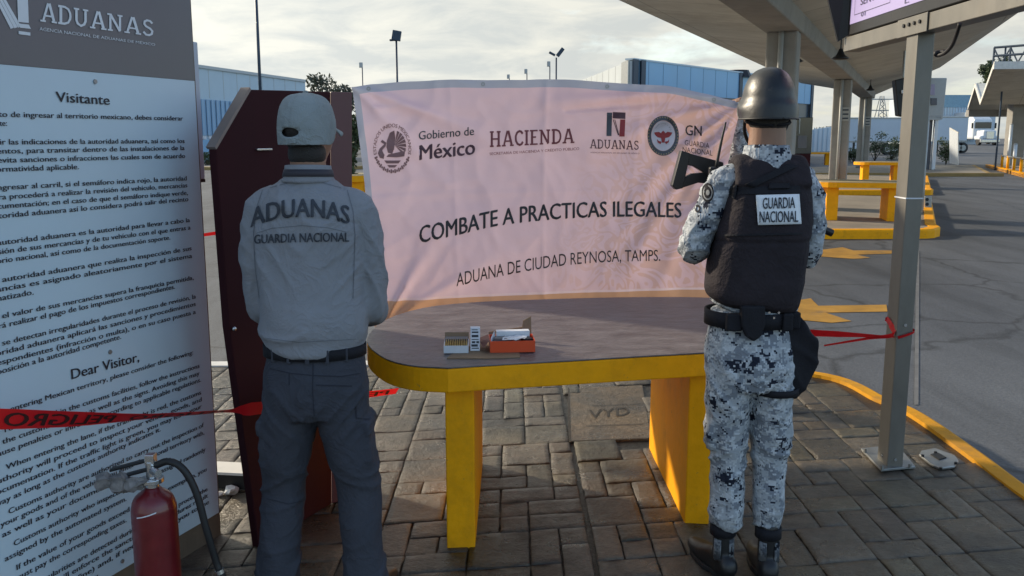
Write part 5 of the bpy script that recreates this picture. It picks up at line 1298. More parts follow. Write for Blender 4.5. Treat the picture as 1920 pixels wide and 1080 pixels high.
# junction cover on the pavement
t = thing('junction_cover', 'grey metal junction cover with bolts lying beside the steel post near the yellow kerb', 'cover', gz(1760, 864))
bm = NB(); prism(bm, [V((p.x, p.y, 0.005)) for p in (gz(1723, 858), gz(1727, 851), gz(1753, 846), gz(1790, 860), gz(1797, 870), gz(1790, 880), gz(1762, 884), gz(1745, 876))], (0, 0, 0.014)); cv = mk('plate', bm, 'galvanised', t, bevel=0.004)
bm = NB(); prism(bm, [V((p.x, p.y, 0.021)) for p in (gz(1744, 860), gz(1758, 857), gz(1774, 866), gz(1760, 870))], (0, 0, 0.004)); mk('inspection_slot', bm, 'black_metal', cv)
for q in ((1730, 856), (1754, 850), (1792, 870), (1764, 880)):
    p = gz(*q, 0.02); bm = NB(); cyl(bm, p, p + V((0, 0, 0.010)), 0.008, n=6); mk('bolt', bm, 'black_metal', cv)

# ------------------------------------------------------------------ the pink banner
BT = [(0, 164), (0.05, 157), (0.15, 152.5), (0.33, 149), (0.53, 150), (0.66, 153), (0.80, 162), (0.91, 176), (1.0, 189)]
def interp(L_, u):
    for (a, x), (b, y) in zip(L_, L_[1:]):
        if u <= b:
            k = (u - a) / (b - a); k = k * k * (3 - 2 * k) * 0.35 + k * 0.65; return x + (y - x) * k
    return L_[-1][1]
def bpx(u, v):
    l = 661 + 42 * v + 6 * sin(v * 3.1); r = 1391 - 52 * v - 16 * sin(v * 3.1)
    x = l + (r - l) * u; top_ = interp(BT, u) + 1.6 * sin(u * 21) * (0.4 + u) + 1.5 * noise.noise(V((u * 14, 5, 5))); bot = 612 - 30 * u
    return x, top_ + (bot - top_) * v
RID = [((0, 0), (0.42, 0.30), 0.020, 0.020), ((0, 0.0), (0.22, 0.42), 0.018, 0.014), ((1, 0), (0.50, 0.10), 0.016, 0.024), ((1, 0), (0.62, 0.30), 0.018, 0.022), ((1, 0.0), (0.74, 0.55), 0.020, 0.020), ((1, 0), (0.86, 0.75), 0.020, 0.018),
       ((0.02, 1), (0.20, 0.62), 0.016, 0.022), ((0.02, 1), (0.36, 0.74), 0.018, 0.022), ((0.02, 1), (0.5, 0.92), 0.016, 0.016), ((0.95, 0.2), (0.70, 0.95), 0.028, 0.022), ((0.99, 0.3), (0.82, 0.98), 0.025, 0.022), ((0.55, 0.13), (0.98, 0.02), 0.010, -0.016), ((0.05, 0.1), (0.3, 0.12), 0.014, 0.010)]
def bfold(u, v):
    d = 0.030 * noise.noise(V((u * 3.2, v * 2.2, 1))) + 0.007 * noise.noise(V((u * 11, v * 7, 4))) + 0.0025 * noise.noise(V((u * 34, v * 22, 8)))
    d += 0.010 * sin(u * 26 + 3 * noise.noise(V((u * 3, v * 3, 0)))) * max(0, u - 0.55) * 1.6
    d += 0.007 * (1 - min(1, abs(noise.noise(V((u * 4.4 + v * 1.2, v * 3.0 - u, 12)))) * 3.2)) ** 2 + 0.004 * (1 - min(1, abs(noise.noise(V((u * 9, v * 7, 31)))) * 3.2)) ** 2
    for q in (0.25, 0.5, 0.75): d += 0.004 * math.exp(-(abs(u - q) / 0.006)) 
    d += 0.004 * math.exp(-(abs(v - 0.47) / 0.010))
    for (a, b, w, amp) in RID:
        ax, ay, bx_, by_ = a[0] * 1.75, a[1], b[0] * 1.75, b[1]; x, y = u * 1.75, v
        l2 = (bx_ - ax) ** 2 + (by_ - ay) ** 2; k = ((x - ax) * (bx_ - ax) + (y - ay) * (by_ - ay)) / l2
        kk = min(max(k, 0), 1); dist = (1 + 0.5 * noise.noise(V((u * 5, v * 5, amp * 99)))) * sqrt((x - ax - kk * (bx_ - ax)) ** 2 + (y - ay - kk * (by_ - ay)) ** 2)
        d += 1.5 * amp * math.exp(-(dist / (w * (0.6 + 1.6 * kk))) ** 2) * (1 - 0.75 * kk) * (0.5 + 0.5 * min(1, kk * 5))
    return d
NU, NV = 170, 100
bm = NB(); uvl = bm.loops.layers.uv.new('UVMap'); gr = []
for j in range(NV + 1):
    row = []
    for i in range(NU + 1):
        u, v = i / NU, j / NV; x, y = bpx(u, v)
        p = at(x, y, 4.96 + 0.10 * u); p.y -= bfold(u, v); row.append((bm.verts.new(p), (u, v)))
    gr.append(row)
for j in range(NV):
    for i in range(NU):
        q = [gr[j][i], gr[j + 1][i], gr[j + 1][i + 1], gr[j][i + 1]]
        f = bm.faces.new([a[0] for a in q]); f.smooth = True
        for l, a in zip(f.loops, q): l[uvl].uv = a[1]
def banner_mat():
    m = bpy.data.materials.new('banner_print'); m.use_nodes = True
    nt = m.node_tree; N = nt.nodes; L = nt.links; b = N['Principled BSDF']
    b.inputs['Roughness'].default_value = 0.42; b.inputs['Specular IOR Level'].default_value = 0.35
    uv = N.new('ShaderNodeUVMap'); sp = N.new('ShaderNodeSeparateXYZ'); L.new(uv.outputs[0], sp.inputs[0])
    def mth(op, a, b_, clamp=False):
        n = N.new('ShaderNodeMath'); n.operation = op; n.use_clamp = clamp
        for i, q in enumerate((a, b_)):
            if isinstance(q, (int, float)): n.inputs[i].default_value = q
            else: L.new(q, n.inputs[i])
        return n.outputs[0]
    def mix(f, a, c):
        n = N.new('ShaderNodeMix'); n.data_type = 'RGBA'
        if isinstance(f, (int, float)): n.inputs[0].default_value = f
        else: L.new(f, n.inputs[0])
        for i, q in ((6, a), (7, c)):
            if isinstance(q, tuple): n.inputs[i].default_value = (*q, 1)
            else: L.new(q, n.inputs[i])
        return n.outputs[2]
    mp = N.new('ShaderNodeMapping'); mp.inputs['Scale'].default_value = (1.75, 1, 1); L.new(uv.outputs[0], mp.inputs[0])
    nz = N.new('ShaderNodeTexNoise'); nz.inputs['Scale'].default_value = 4.5; nz.inputs['Detail'].default_value = 1.5; nz.inputs['Distortion'].default_value = 2.2; L.new(mp.outputs[0], nz.inputs['Vector'])
    # scrollwork printed in tan over the right-hand part: bands along the noise contours
    band = mth('SINE', mth('MULTIPLY', nz.outputs['Fac'], 42.0), 0)
    band = mth('MULTIPLY', mth('ADD', band, 0.15), 2.2, True)
    reg = mth('MULTIPLY', mth('SUBTRACT', mth('ADD', sp.outputs[0], mth('MULTIPLY', sp.outputs[1], 0.22)), 0.66), 4.0, True)
    col = mix(mth('MULTIPLY', sp.outputs[0], 0.75, True), (0.62, 0.485, 0.565), (0.66, 0.44, 0.455))  # pink warms to the right, painted as sunlight coming through the cloth
    col = mix(mth('MULTIPLY', reg, mth('MULTIPLY', band, 0.55)), col, (0.58, 0.35, 0.26))
    # border: lilac grey hem on top and left, tan strip at the bottom painted as sun glowing through
    hem = mth('MAXIMUM', mth('LESS_THAN', sp.outputs[1], 0.033), mth('LESS_THAN', sp.outputs[0], 0.017))
    col = mix(hem, col, (0.34, 0.37, 0.46))
    col = mix(mth('GREATER_THAN', sp.outputs[1], 0.898), col, (0.50, 0.30, 0.19))
    col = mix(mth('MULTIPLY', mth('GREATER_THAN', sp.outputs[1], 0.888), mth('LESS_THAN', sp.outputs[1], 0.898)), col, (0.66, 0.52, 0.55))
    L.new(col, b.inputs['Base Color'])
    wv = N.new('ShaderNodeTexNoise'); wv.inputs['Scale'].default_value = 30; wv.inputs['Detail'].default_value = 4; L.new(mp.outputs[0], wv.inputs['Vector'])
    bp = N.new('ShaderNodeBump'); bp.inputs['Strength'].default_value = 0.25; bp.inputs['Distance'].default_value = 0.008; L.new(wv.outputs['Fac'], bp.inputs['Height']); L.new(bp.outputs[0], b.inputs['Normal'])
    tr_ = N.new('ShaderNodeBsdfTranslucent'); L.new(col, tr_.inputs[0]); ms = N.new('ShaderNodeMixShader'); ms.inputs[0].default_value = 0.30
    L.new(b.outputs[0], ms.inputs[1]); L.new(tr_.outputs[0], ms.inputs[2]); L.new(ms.outputs[0], N['Material Output'].inputs[0])
    return m
MT['banner'] = banner_mat()
bt = thing('banner', 'large wrinkled pink banner reading COMBATE A PRACTICAS ILEGALES behind the table', 'banner', (0.25, 5.0, 0.7))
cloth = mk('cloth', bm, 'banner', bt)
bb = bvh_of(cloth); on_surface.Y = 4.9; sb = on_surface(bb, 0.0045)
mm('ink_plum', (0.085, 0.035, 0.05), 0.5); mm('ink_wine', (0.20, 0.045, 0.055), 0.5); mm('ink_slate', (0.06, 0.07, 0.085), 0.5); mm('ink_seal', (0.27, 0.15, 0.15), 0.5); mm('ink_red', (0.30, 0.02, 0.025), 0.5); mm('ink_dark', (0.022, 0.022, 0.026), 0.5)
bm = NB(); s_ = refine2d(text2d('COMBATE A PRACTICAS ILEGALES', 0.032), 0.25)
def curve_line(pts, cap, w):
    def f(x, y):
        k = x / w; px = pts[0][0] + (pts[-1][0] - pts[0][0]) * k
        P_ = [(a - pts[0][0]) / (pts[-1][0] - pts[0][0]) for a, _ in pts]
        return px, interp(list(zip(P_, [b for _, b in pts])), k) - y * (cap[0] + (cap[1] - cap[0]) * k)
    return f
def smoothline(pts, cap, w):
    C_ = spline([V((a, b, 0)) for a, b in pts], 12)
    def f(x, y):
        k = x / w; px = pts[0][0] + (pts[-1][0] - pts[0][0]) * k; yy = C_[-1].y; sl_ = 0
        for a, b in zip(C_, C_[1:]):
            if px <= b.x: yy = a.y + (b.y - a.y) * (px - a.x) / max(1e-6, b.x - a.x); break
        return px, yy - y * (cap[0] + (cap[1] - cap[0]) * k)
    return f
write(bm, s_, smoothline([(786, 456), (860, 440), (935, 423), (1030, 412), (1120, 407), (1200, 406), (1278, 408)], (32, 28), s_[2]), sb)
mk('slogan', bm, 'ink_dark', bt)['label'] = 'bold black slogan COMBATE A PRACTICAS ILEGALES'
bm = NB(); s_ = refine2d(text2d('ADUANA DE CIUDAD REYNOSA, TAMPS.', -0.008), 0.25)
write(bm, s_, smoothline([(856, 537), (920, 522), (985, 509), (1065, 497), (1150, 491), (1238, 489)], (25, 21), s_[2]), sb)
mk('place_name', bm, 'ink_dark', bt)
bm = NB(); s_ = text2d('Gobierno de', 0.022); write(bm, s_, pxline(785, 262, 889, 253, 16, s_[2]), sb, 1)
s_ = text2d('México', 0.035); write(bm, s_, pxline(786, 300, 891, 289, 28, s_[2]), sb, 0)
for x in (787, 795, 809):
    pass
mk('government_lettering', bm, ['ink_plum', 'ink_slate'], bt)
bm = NB(); s_ = slab2d('HACIENDA', 0.17); write(bm, s_, pxline(918, 276, 1078, 268, (30, 27), s_[2]), sb)
s_ = text2d('SECRETARÍA DE HACIENDA Y CRÉDITO PÚBLICO', 0.0); write(bm, s_, pxline(918, 291, 1086, 281, 5, s_[2]), sb)
mk('ministry_lettering', bm, 'ink_wine', bt)
bm = NB(); s_ = slab2d('ADUANAS', 0.15); write(bm, s_, pxline(1106, 278, 1199, 281, (17, 17), s_[2]), sb)
s_ = text2d('AGENCIA NACIONAL DE ADUANAS DE MÉXICO', 0.0); write(bm, s_, pxline(1107, 287, 1199, 289, 2.6, s_[2]), sb)
mk('customs_lettering', bm, 'ink_plum', bt)
def pq(bm, pts, mi=0, lev=0):
    # a printed patch, split so that it follows the cloth
    sh = refine2d((pts, [tuple(range(len(pts)))], 0), 9)
    put2d(bm, sh, lambda x, y, l: sb(x, y, lev), mi)
bm = NB()
pq(bm, [(1138, 211), (1148, 211), (1146.5, 255), (1137, 255)], 0); pq(bm, [(1149, 210), (1173, 211), (1172.5, 223), (1148.8, 222)], 1); pq(bm, [(1163, 224), (1172.5, 224), (1171, 256), (1161, 256)], 2)
for k in range(2): pq(bm, [(1149 + k * 3, 224), (1150.4 + k * 3, 224), (1160 + k * 1.2, 253), (1158.6 + k * 1.2, 254)], 1, 1)
mk('customs_logo', bm, ['ink_slate', 'ink_plum', 'ink_red'], bt)
def ring(bm, cx, cy, rx, ry, f0, f1, a0=0, a1=360, mi=0, lev=0, n=48):
    for k in range(n):
        a, b = R(a0 + (a1 - a0) * k / n), R(a0 + (a1 - a0) * (k + 1) / n)
        bm.faces.new([bm.verts.new(sb(cx + cos(q) * rx * f, cy - sin(q) * ry * f, lev)) for q, f in ((a, f0), (a, f1), (b, f1), (b, f0))]).material_index = mi
# national seal: ring of lettering over a wreath, eagle with spread wing on a cactus
bm = NB(); cx, cy, rx, ry = 735.5, 278, 36.5, 47.5
s_ = text2d('ESTADOS UNIDOS MEXICANOS', 0.03)
def arc_txt(a0, a1, f0, f1, w): return lambda x, y: (cx + cos(R(a0 + (a1 - a0) * x / w)) * rx * (f0 + (f1 - f0) * y), cy - sin(R(a0 + (a1 - a0) * x / w)) * ry * (f0 + (f1 - f0) * y))
write(bm, s_, arc_txt(196, -16, 0.83, 0.98, s_[2]), sb)
for k in range(22):
    a = 204 + k * 132 / 21; ring(bm, cx, cy, rx, ry, 0.83 + 0.04 * (k % 2), 0.99 - 0.03 * (k % 2), a - 2.6, a + 2.6, 0, 0, 2)
def sp_(pts, lev=0): pq(bm, [(cx + x * rx, cy - y * ry) for x, y in pts], 0, lev)
sp_([(-0.28, 0.30), (-0.12, 0.62), (0.10, 0.70), (0.16, 0.40), (0.10, 0.0), (0.0, -0.22), (-0.22, -0.18), (-0.30, 0.05)])
for k in range(7): a = R(78 - k * 17); b = R(78 - k * 17 - 13); sp_([(0.12, 0.12), (0.12 + cos(a) * 0.58, 0.08 + sin(a) * 0.62), (0.12 + cos(b) * 0.60, 0.08 + sin(b) * 0.62)], 1)
sp_([(-0.30, 0.22), (-0.52, 0.34), (-0.60, 0.25), (-0.42, 0.16), (-0.60, 0.02), (-0.52, -0.08), (-0.34, 0.08)], 1)
sp_([(-0.66, -0.02), (-0.58, 0.04), (-0.50, -0.12), (-0.62, -0.28), (-0.50, -0.36), (-0.40, -0.26), (-0.44, -0.42), (-0.64, -0.38), (-0.74, -0.2)], 0)
sp_([(-0.2, -0.24), (0.5, -0.22), (0.66, -0.10), (0.62, -0.32), (0.2, -0.36), (-0.3, -0.34)], 1)
sp_([(-0.42, -0.48), (0.44, -0.48), (0.32, -0.60), (-0.30, -0.60)], 0); sp_([(-0.26, -0.66), (0.26, -0.66), (0.14, -0.76), (-0.16, -0.76)], 0)
mk('national_seal', bm, 'ink_seal', bt)
# guard seal
bm = NB(); cx, cy, rx, ry = 1243.5, 254.5, 29.5, 37.5
ring(bm, cx, cy, rx, ry, 0.76, 1.0, mi=0)
for k in range(5): ring(bm, cx, cy, rx, ry, 0.15 * k, 0.15 * k + 0.15, mi=1)
for k in range(36): ring(bm, cx, cy, rx, ry, 0.90, 0.96, k * 10, k * 10 + 5, 3, 1, 1)
def sp2(pts, lev=1): pq(bm, [(cx + x * rx, cy - y * ry) for x, y in pts], 2, lev)
sp2([(-0.12, 0.16), (0.0, 0.26), (0.12, 0.16), (0.14, -0.10), (0.08, -0.34), (-0.08, -0.34), (-0.14, -0.10)], 2)
for s in (-1, 1):
    sp2([(s * 0.08, 0.10), (s * 0.28, 0.20), (s * 0.58, 0.16), (s * 0.52, 0.05), (s * 0.44, -0.02), (s * 0.34, -0.08), (s * 0.10, -0.12)], 1)
    sp2([(s * 0.10, -0.30), (s * 0.30, -0.26), (s * 0.38, -0.16), (s * 0.36, -0.32), (s * 0.18, -0.42)], 3)
s_ = text2d('GUARDIA NACIONAL', 0.0); write(bm, s_, lambda x, y: (cx + cos(R(160 - 140 * x / s_[2])) * rx * (0.52 + 0.12 * y), cy - sin(R(160 - 140 * x / s_[2])) * ry * (0.52 + 0.12 * y)), sb, 0)
mk('guard_seal', bm, ['ink_slate', mm('seal_white', (0.60, 0.56, 0.60), 0.5), 'ink_red', mm('seal_gold', (0.30, 0.22, 0.12), 0.5)], bt)
bm = NB(); s_ = text2d('GN', 0.02); write(bm, s_, pxline(1285, 253, 1316, 255, 19, s_[2]), sb)
s_ = text2d('GUARDIA', 0.0); write(bm, s_, pxline(1284, 272, 1330, 278, 10, s_[2]), sb); s_ = text2d('NACIONAL', 0.0); write(bm, s_, pxline(1280, 285, 1336, 292, 10, s_[2]), sb)
mk('guard_lettering', bm, 'ink_dark', bt)
for u in (0.04, 0.335, 0.655, 0.93):
    x, y = bpx(u, 0.017); p = sb(x, y); bm = NB()
    for k in range(16):
        a, b = 2 * pi * k / 16, 2 * pi * (k + 1) / 16
        bm.faces.new([bm.verts.new(p + V((cos(q) * r, -0.003, sin(q) * r))) for q, r in ((a, 0.005), (a, 0.011), (b, 0.011), (b, 0.005))])
    mk('eyelet', bm, 'galvanised', bt)
# ================================================================== PEOPLE
def rotz(p, a): return V((p.x * cos(a) - p.y * sin(a), p.x * sin(a) + p.y * cos(a), p.z))
def add_hand(bm, wrist, fwd, pn, curl, side, sp=1.0, sc=0.92):
    """palm, four fingers and a thumb; fwd along the fingers, pn out of the palm, side = +1 thumb towards lat"""
    fwd = V(fwd).normalized(); pn = (V(pn) - fwd * V(pn).dot(fwd)).normalized(); lat = fwd.cross(pn) * side
    w = V(wrist)
    loft(bm, [(w - fwd * 0.03, 0.024 * sc, 0.019 * sc), (w, 0.026 * sc, 0.018 * sc), (w + fwd * 0.035 * sc, 0.038 * sc, 0.016 * sc, 2.5), (w + fwd * 0.08 * sc, 0.040 * sc, 0.013 * sc, 2.5)], n=16, sub=3, ref=lat)
    for k, (off, ln, cu) in enumerate(((0.030, 0.074, 0.92), (0.010, 0.084, 1.0), (-0.010, 0.078, 1.06), (-0.029, 0.060, 1.15))):
        p = w + (fwd * 0.078 + lat * off * sp) * sc; d = fwd.copy(); pts = [p - fwd * 0.02]; pts.append(p)
        q = Quaternion(lat.cross(V((0, 0, 0))) if False else fwd.cross(pn), R(curl * cu))
        for f in (0.45, 0.32, 0.23):
            d = (q @ d) if True else d
            pts.append(pts[-1] + d * ln * f * sc)
        loft(bm, [(a, r * sc, r * sc) for a, r in zip(pts, (0.0095, 0.0092, 0.0085, 0.0078, 0.0068))], n=9, sub=2, ref=lat, cap=0.8)
    b = w + (fwd * 0.022 + lat * 0.030) * sc; d1 = (fwd * 0.62 + lat * 0.68 + pn * 0.35).normalized(); d2 = (fwd * 0.85 + lat * 0.25 + pn * 0.5).normalized()
    loft(bm, [(b - lat * 0.012, 0.013 * sc, 0.013 * sc), (b + d1 * 0.030 * sc, 0.0115 * sc, 0.0115 * sc), (b + d1 * 0.03 * sc + d2 * 0.028 * sc, 0.0095 * sc, 0.0095 * sc), (b + d1 * 0.03 * sc + d2 * 0.052 * sc, 0.0075 * sc, 0.0075 * sc)], n=9, sub=2, ref=pn, cap=0.8)
def add_head(bm, c, yaw, s=1.0, neck=0.16, nr=0.056, lean=0.0):
    """c = centre of the skull; faces +Y turned by yaw. Skull, jaw, nose, brow, lips, ears and neck in one skin"""
    f = lambda x, y, z: V(c) + rotz(V((x * s, y * s, z * s)), yaw)
    r4 = M.Rotation(yaw, 4, 'Z')
    ell(bm, f(0, -0.012, 0.012), (0.073 * s, 0.094 * s, 0.094 * s), r4)
    ell(bm, f(0, 0.030, -0.030), (0.060 * s, 0.062 * s, 0.080 * s), r4)
    loft(bm, [(f(0, 0.005, -0.04), 0.058 * s, 0.06 * s), (f(0, 0.03, -0.075), 0.050 * s, 0.052 * s), (f(0, 0.052, -0.108), 0.028 * s, 0.028 * s)], n=16, sub=3, ref=rotz(V((1, 0, 0)), yaw))
    loft(bm, [(f(0, 0.083, 0.012), 0.009 * s, 0.008 * s), (f(0, 0.098, -0.012), 0.011 * s, 0.011 * s), (f(0, 0.104, -0.034), 0.015 * s, 0.013 * s)], n=10, sub=3, ref=rotz(V((1, 0, 0)), yaw))
    ell(bm, f(0, 0.080, 0.025), (0.048 * s, 0.014 * s, 0.010 * s), r4, 2)
    for z, w in ((-0.062, 0.024), (-0.072, 0.022)): ell(bm, f(0, 0.081, z), (w * s, 0.010 * s, 0.006 * s), r4, 2)
    ell(bm, f(0, 0.070, -0.102), (0.018 * s, 0.015 * s, 0.014 * s), r4, 2)
    for q in (-1, 1):
        loft(bm, [(f(q * 0.072, 0.000, 0.008), 0.007 * s, 0.016 * s), (f(q * 0.078, -0.008, -0.010), 0.007 * s, 0.020 * s), (f(q * 0.073, 0.002, -0.040), 0.006 * s, 0.011 * s)], n=10, sub=3, ref=rotz(V((1, 0, 0)), yaw))
        ell(bm, f(q * 0.042, 0.066, -0.022), (0.020 * s, 0.016 * s, 0.016 * s), r4, 2)
    loft(bm, [(V(c) + V((0, -0.022, -0.02)), nr, nr), (V(c) + V((0, -0.026, -0.09)), nr, nr), (V(c) + V((0, -0.02, -neck)), nr * 1.12, nr * 1.1)], n=18, sub=3)
def add_eyes(parent, c, yaw, s=1.0):
    for q in (-1, 1):
        bm = NB(); ell(bm, V(c) + rotz(V((q * 0.029, 0.079, 0.004)) * s, yaw), (0.011 * s, 0.009 * s, 0.007 * s), M.Rotation(yaw, 4, 'Z'), 2); mk('eye', bm, 'eye', parent, smooth=True)
        bm = NB(); ell(bm, V(c) + rotz(V((q * 0.029, 0.0875, 0.004)) * s, yaw), (0.005 * s, 0.002 * s, 0.005 * s), M.Rotation(yaw, 4, 'Z'), 2); mk('iris', bm, 'hair', parent, smooth=True)
def ridge(p, fx, fy, fz, seed):
    q = V((p.x * fx, p.y * fy, p.z * fz)) + V((seed, seed * 1.7, seed * 0.3)); a = noise.noise(q) ; return (1 - min(1, abs(a) * 2.6)) ** 2
def soft(name, bm, m, parent):
    bmesh.ops.recalc_face_normals(bm, faces=bm.faces)
    me = bpy.data.meshes.new(name); bm.to_mesh(me); bm.free(); return finish(name, me, m, parent, smooth=True)
def sstep(a, b, x):
    t = min(max((x - a) / (b - a), 0), 1); return t * t * (3 - 2 * t)

# ------------------------------------------------------------------ man in the grey shirt
mx, my = -0.645, 2.88
B = lambda x, y, z: V((mx + x, my + y, z))
man = thing('person', 'man in grey ADUANAS shirt, navy cargo trousers and light cap seen from behind', 'person', (mx, my, 0))
hc = B(0.002, 0.012, 1.628); hy_ = R(-17)
bm = NB()
add_head(bm, hc, hy_, 1.0, 0.17, 0.055)
loft(bm, [(B(0, 0, 0.78), 0.135, 0.09), (B(0, 0, 0.95), 0.13, 0.085), (B(0, 0, 1.2), 0.15, 0.095), (B(0, 0, 1.36), 0.15, 0.09), (B(0, -0.01, 1.44), 0.08, 0.06)], n=24, sub=3)
for s in (-1, 1):
    loft(bm, [(B(s * 0.14, 0, 1.37), 0.045, 0.045), (B(s * 0.182, 0.02, 1.22), 0.042, 0.042), (B(s * 0.185, 0.055, 1.06), 0.036, 0.036), (B(s * 0.145, 0.17, 1.01), 0.032, 0.032), (B(s * 0.075, 0.245, 0.985), 0.024, 0.022)], n=14, sub=3)
    add_hand(bm, B(s * 0.07, 0.25, 0.983), (-s * 0.85, 0.35, -0.2), (0, -1, 0.1), 24, s if False else 1)
    loft(bm, [(B(s * 0.075, 0, 0.80), 0.08, 0.085), (B(s * 0.115, 0.015, 0.45), 0.05, 0.055), (B(s * 0.15, -0.02, 0.10), 0.035, 0.04)], n=14, sub=3)
b = fuse(bm, 0.0055, 2); soft('body', b, 'skin', man); add_eyes(man, hc, hy_)
# hair: a close cap of hair from the nape to the temples
def hair_shell(parent, c, yaw, zlo, zhi, s=1.0, grow=1.05):
    bm = NB(); f = M.Translation(V(c) + rotz(V((0, -0.012, 0.012)), yaw)) @ M.Rotation(yaw, 4, 'Z')
    ell(bm, (0, 0, 0), (0.073 * grow * s, 0.094 * grow * s, 0.094 * grow * s), f, 4)
    dl_ = []
    fi = f.inverted()
    for v in bm.verts:
        l = fi @ v.co
        if l.y > 0.045 - 0.35 * max(0, -l.z) or l.z < zlo or l.z > zhi or (l.y > -0.01 and l.z < -0.03): dl_.append(v)
        else: v.co += (v.co - f.translation).normalized() * 0.003 * noise.noise(v.co * 90)
    bmesh.ops.delete(bm, geom=dl_, context='VERTS')
    bm2 = soft('hair', bm, 'hair', parent); sm = bm2.modifiers.new('thick', 'SOLIDIFY'); sm.thickness = 0.006; sm.offset = -1; return bm2
hair_shell(man, hc, hy_, -0.085, 0.05)
bm = NB(); ell(bm, hc + V((0, -0.034, -0.078)), (0.0600, 0.053, 0.052), sub=3); soft('hair', bm, 'hair', man)  # nape hair, its dark also standing in for shade on the neck

# shirt
def shirt_disp(co, n):
    x, y, z = co.x - mx, co.y - my, co.z
    d = 0.0035 * noise.noise(V((x * 7, y * 7, z * 6)))
    arm = sstep(0.15, 0.185, abs(x) + max(0, y - 0.12) * 2)
    wst = 1 - sstep(0.95, 1.12, z)
    d += (1 - arm) * wst * 0.014 * (ridge(co, 3.0, 3.0, 17, 3.1) - 0.35)
    d += (1 - arm) * (1 - wst) * 0.0085 * (ridge(V((x + z * 0.35, y, z)), 5.5, 3, 2.6, 7.7) - 0.3)
    d += arm * 0.0080 * (ridge(V((x, y, z + y * 0.8 + x * 1.1)), 5, 7, 8.5, 1.3) - 0.35) * (1 - 0.5 * sstep(1.25, 1.40, z)) + arm * 0.0035 * (ridge(V((x, y, z - x * 1.5)), 9, 9, 13, 4.9) - 0.35)
    d += 0.006 * (ridge(V((x, y, z - abs(x) * 0.9)), 5, 4, 9, 5.5) - 0.4) * sstep(1.05, 1.2, z) * (1 - arm)
    # yoke seam across the shoulder blades
    zs_ = 1.335 + 0.02 * (1 - (x / 0.16) ** 2); d -= 0.003 * math.exp(-((z - zs_) / 0.005) ** 2) * (1 - arm) * (1 if y < 0 else 0)
    return d
bm = NB()
loft(bm, [(B(0, 0, 0.935), 0.152, 0.108), (B(0, -0.004, 0.955), 0.170, 0.124), (B(0, -0.004, 1.00), 0.178, 0.130), (B(0, 0, 1.10), 0.174, 0.126), (B(0, 0, 1.22), 0.180, 0.124), (B(0, 0, 1.33), 0.184, 0.120), (B(0, -0.004, 1.40), 0.162, 0.108), (B(0, -0.006, 1.445), 0.112, 0.085), (B(0, -0.008, 1.475), 0.070, 0.068)], n=40, sub=4, cap=0.1)
for s in (-1, 1):
    loft(bm, [(B(s * 0.10, 0, 1.405), 0.05, 0.055), (B(s * 0.150, 0.0, 1.378), 0.056, 0.062), (B(s * 0.178, 0.012, 1.29), 0.052, 0.060), (B(s * 0.190, 0.03, 1.17), 0.047, 0.056), (B(s * 0.186, 0.055, 1.055), 0.046, 0.052), (B(s * 0.172, 0.135, 1.015), 0.046, 0.046), (B(s * 0.115, 0.215, 0.995), 0.040, 0.040), (B(s * 0.082, 0.243, 0.986), 0.036, 0.034)], n=24, sub=5, cap=0.1)
b = fuse(bm, 0.0065, 4, shirt_disp); shirt = soft('shirt', b, 'shirt_grey', man)
bm = NB(); rg = loft(bm, [(B(0, -0.006, 1.462), 0.078, 0.076), (B(0, -0.006, 1.485), 0.070, 0.070), (B(0, -0.004, 1.512), 0.066, 0.068)], n=32, sub=3, closed_caps=False)
col = soft('collar', bm, 'shirt_grey', shirt); q = col.modifiers.new('thick', 'SOLIDIFY'); q.thickness = 0.006; q.offset = 1
bm = NB(); loft(bm, [(B(0, -0.006, 1.478), 0.0795, 0.0790), (B(0, -0.005, 1.500), 0.0745, 0.0755)], n=32, sub=2, closed_caps=False)
cb = soft('collar_band', bm, mm('band_dark', (0.035, 0.032, 0.042), 0.7), col); q = cb.modifiers.new('thick', 'SOLIDIFY'); q.thickness = 0.002; q.offset = 1
bv = bvh_of(shirt); on_surface.Y = 2.75; ss = on_surface(bv, 0.0035)
bm = NB(); s_ = refine2d(text2d('ADUANAS', 0.035), 0.18)
write(bm, s_, pxline(469, 426, 656, 421, (35, 34), s_[2], bow=-17), ss)
s_ = refine2d(text2d('GUARDIA NACIONAL', 0.03), 0.2); write(bm, s_, pxline(476, 457, 655, 453, 17, s_[2], bow=-1), ss)
mk('back_lettering', bm, mm('print_slate', (0.030, 0.036, 0.050), 0.6), shirt)
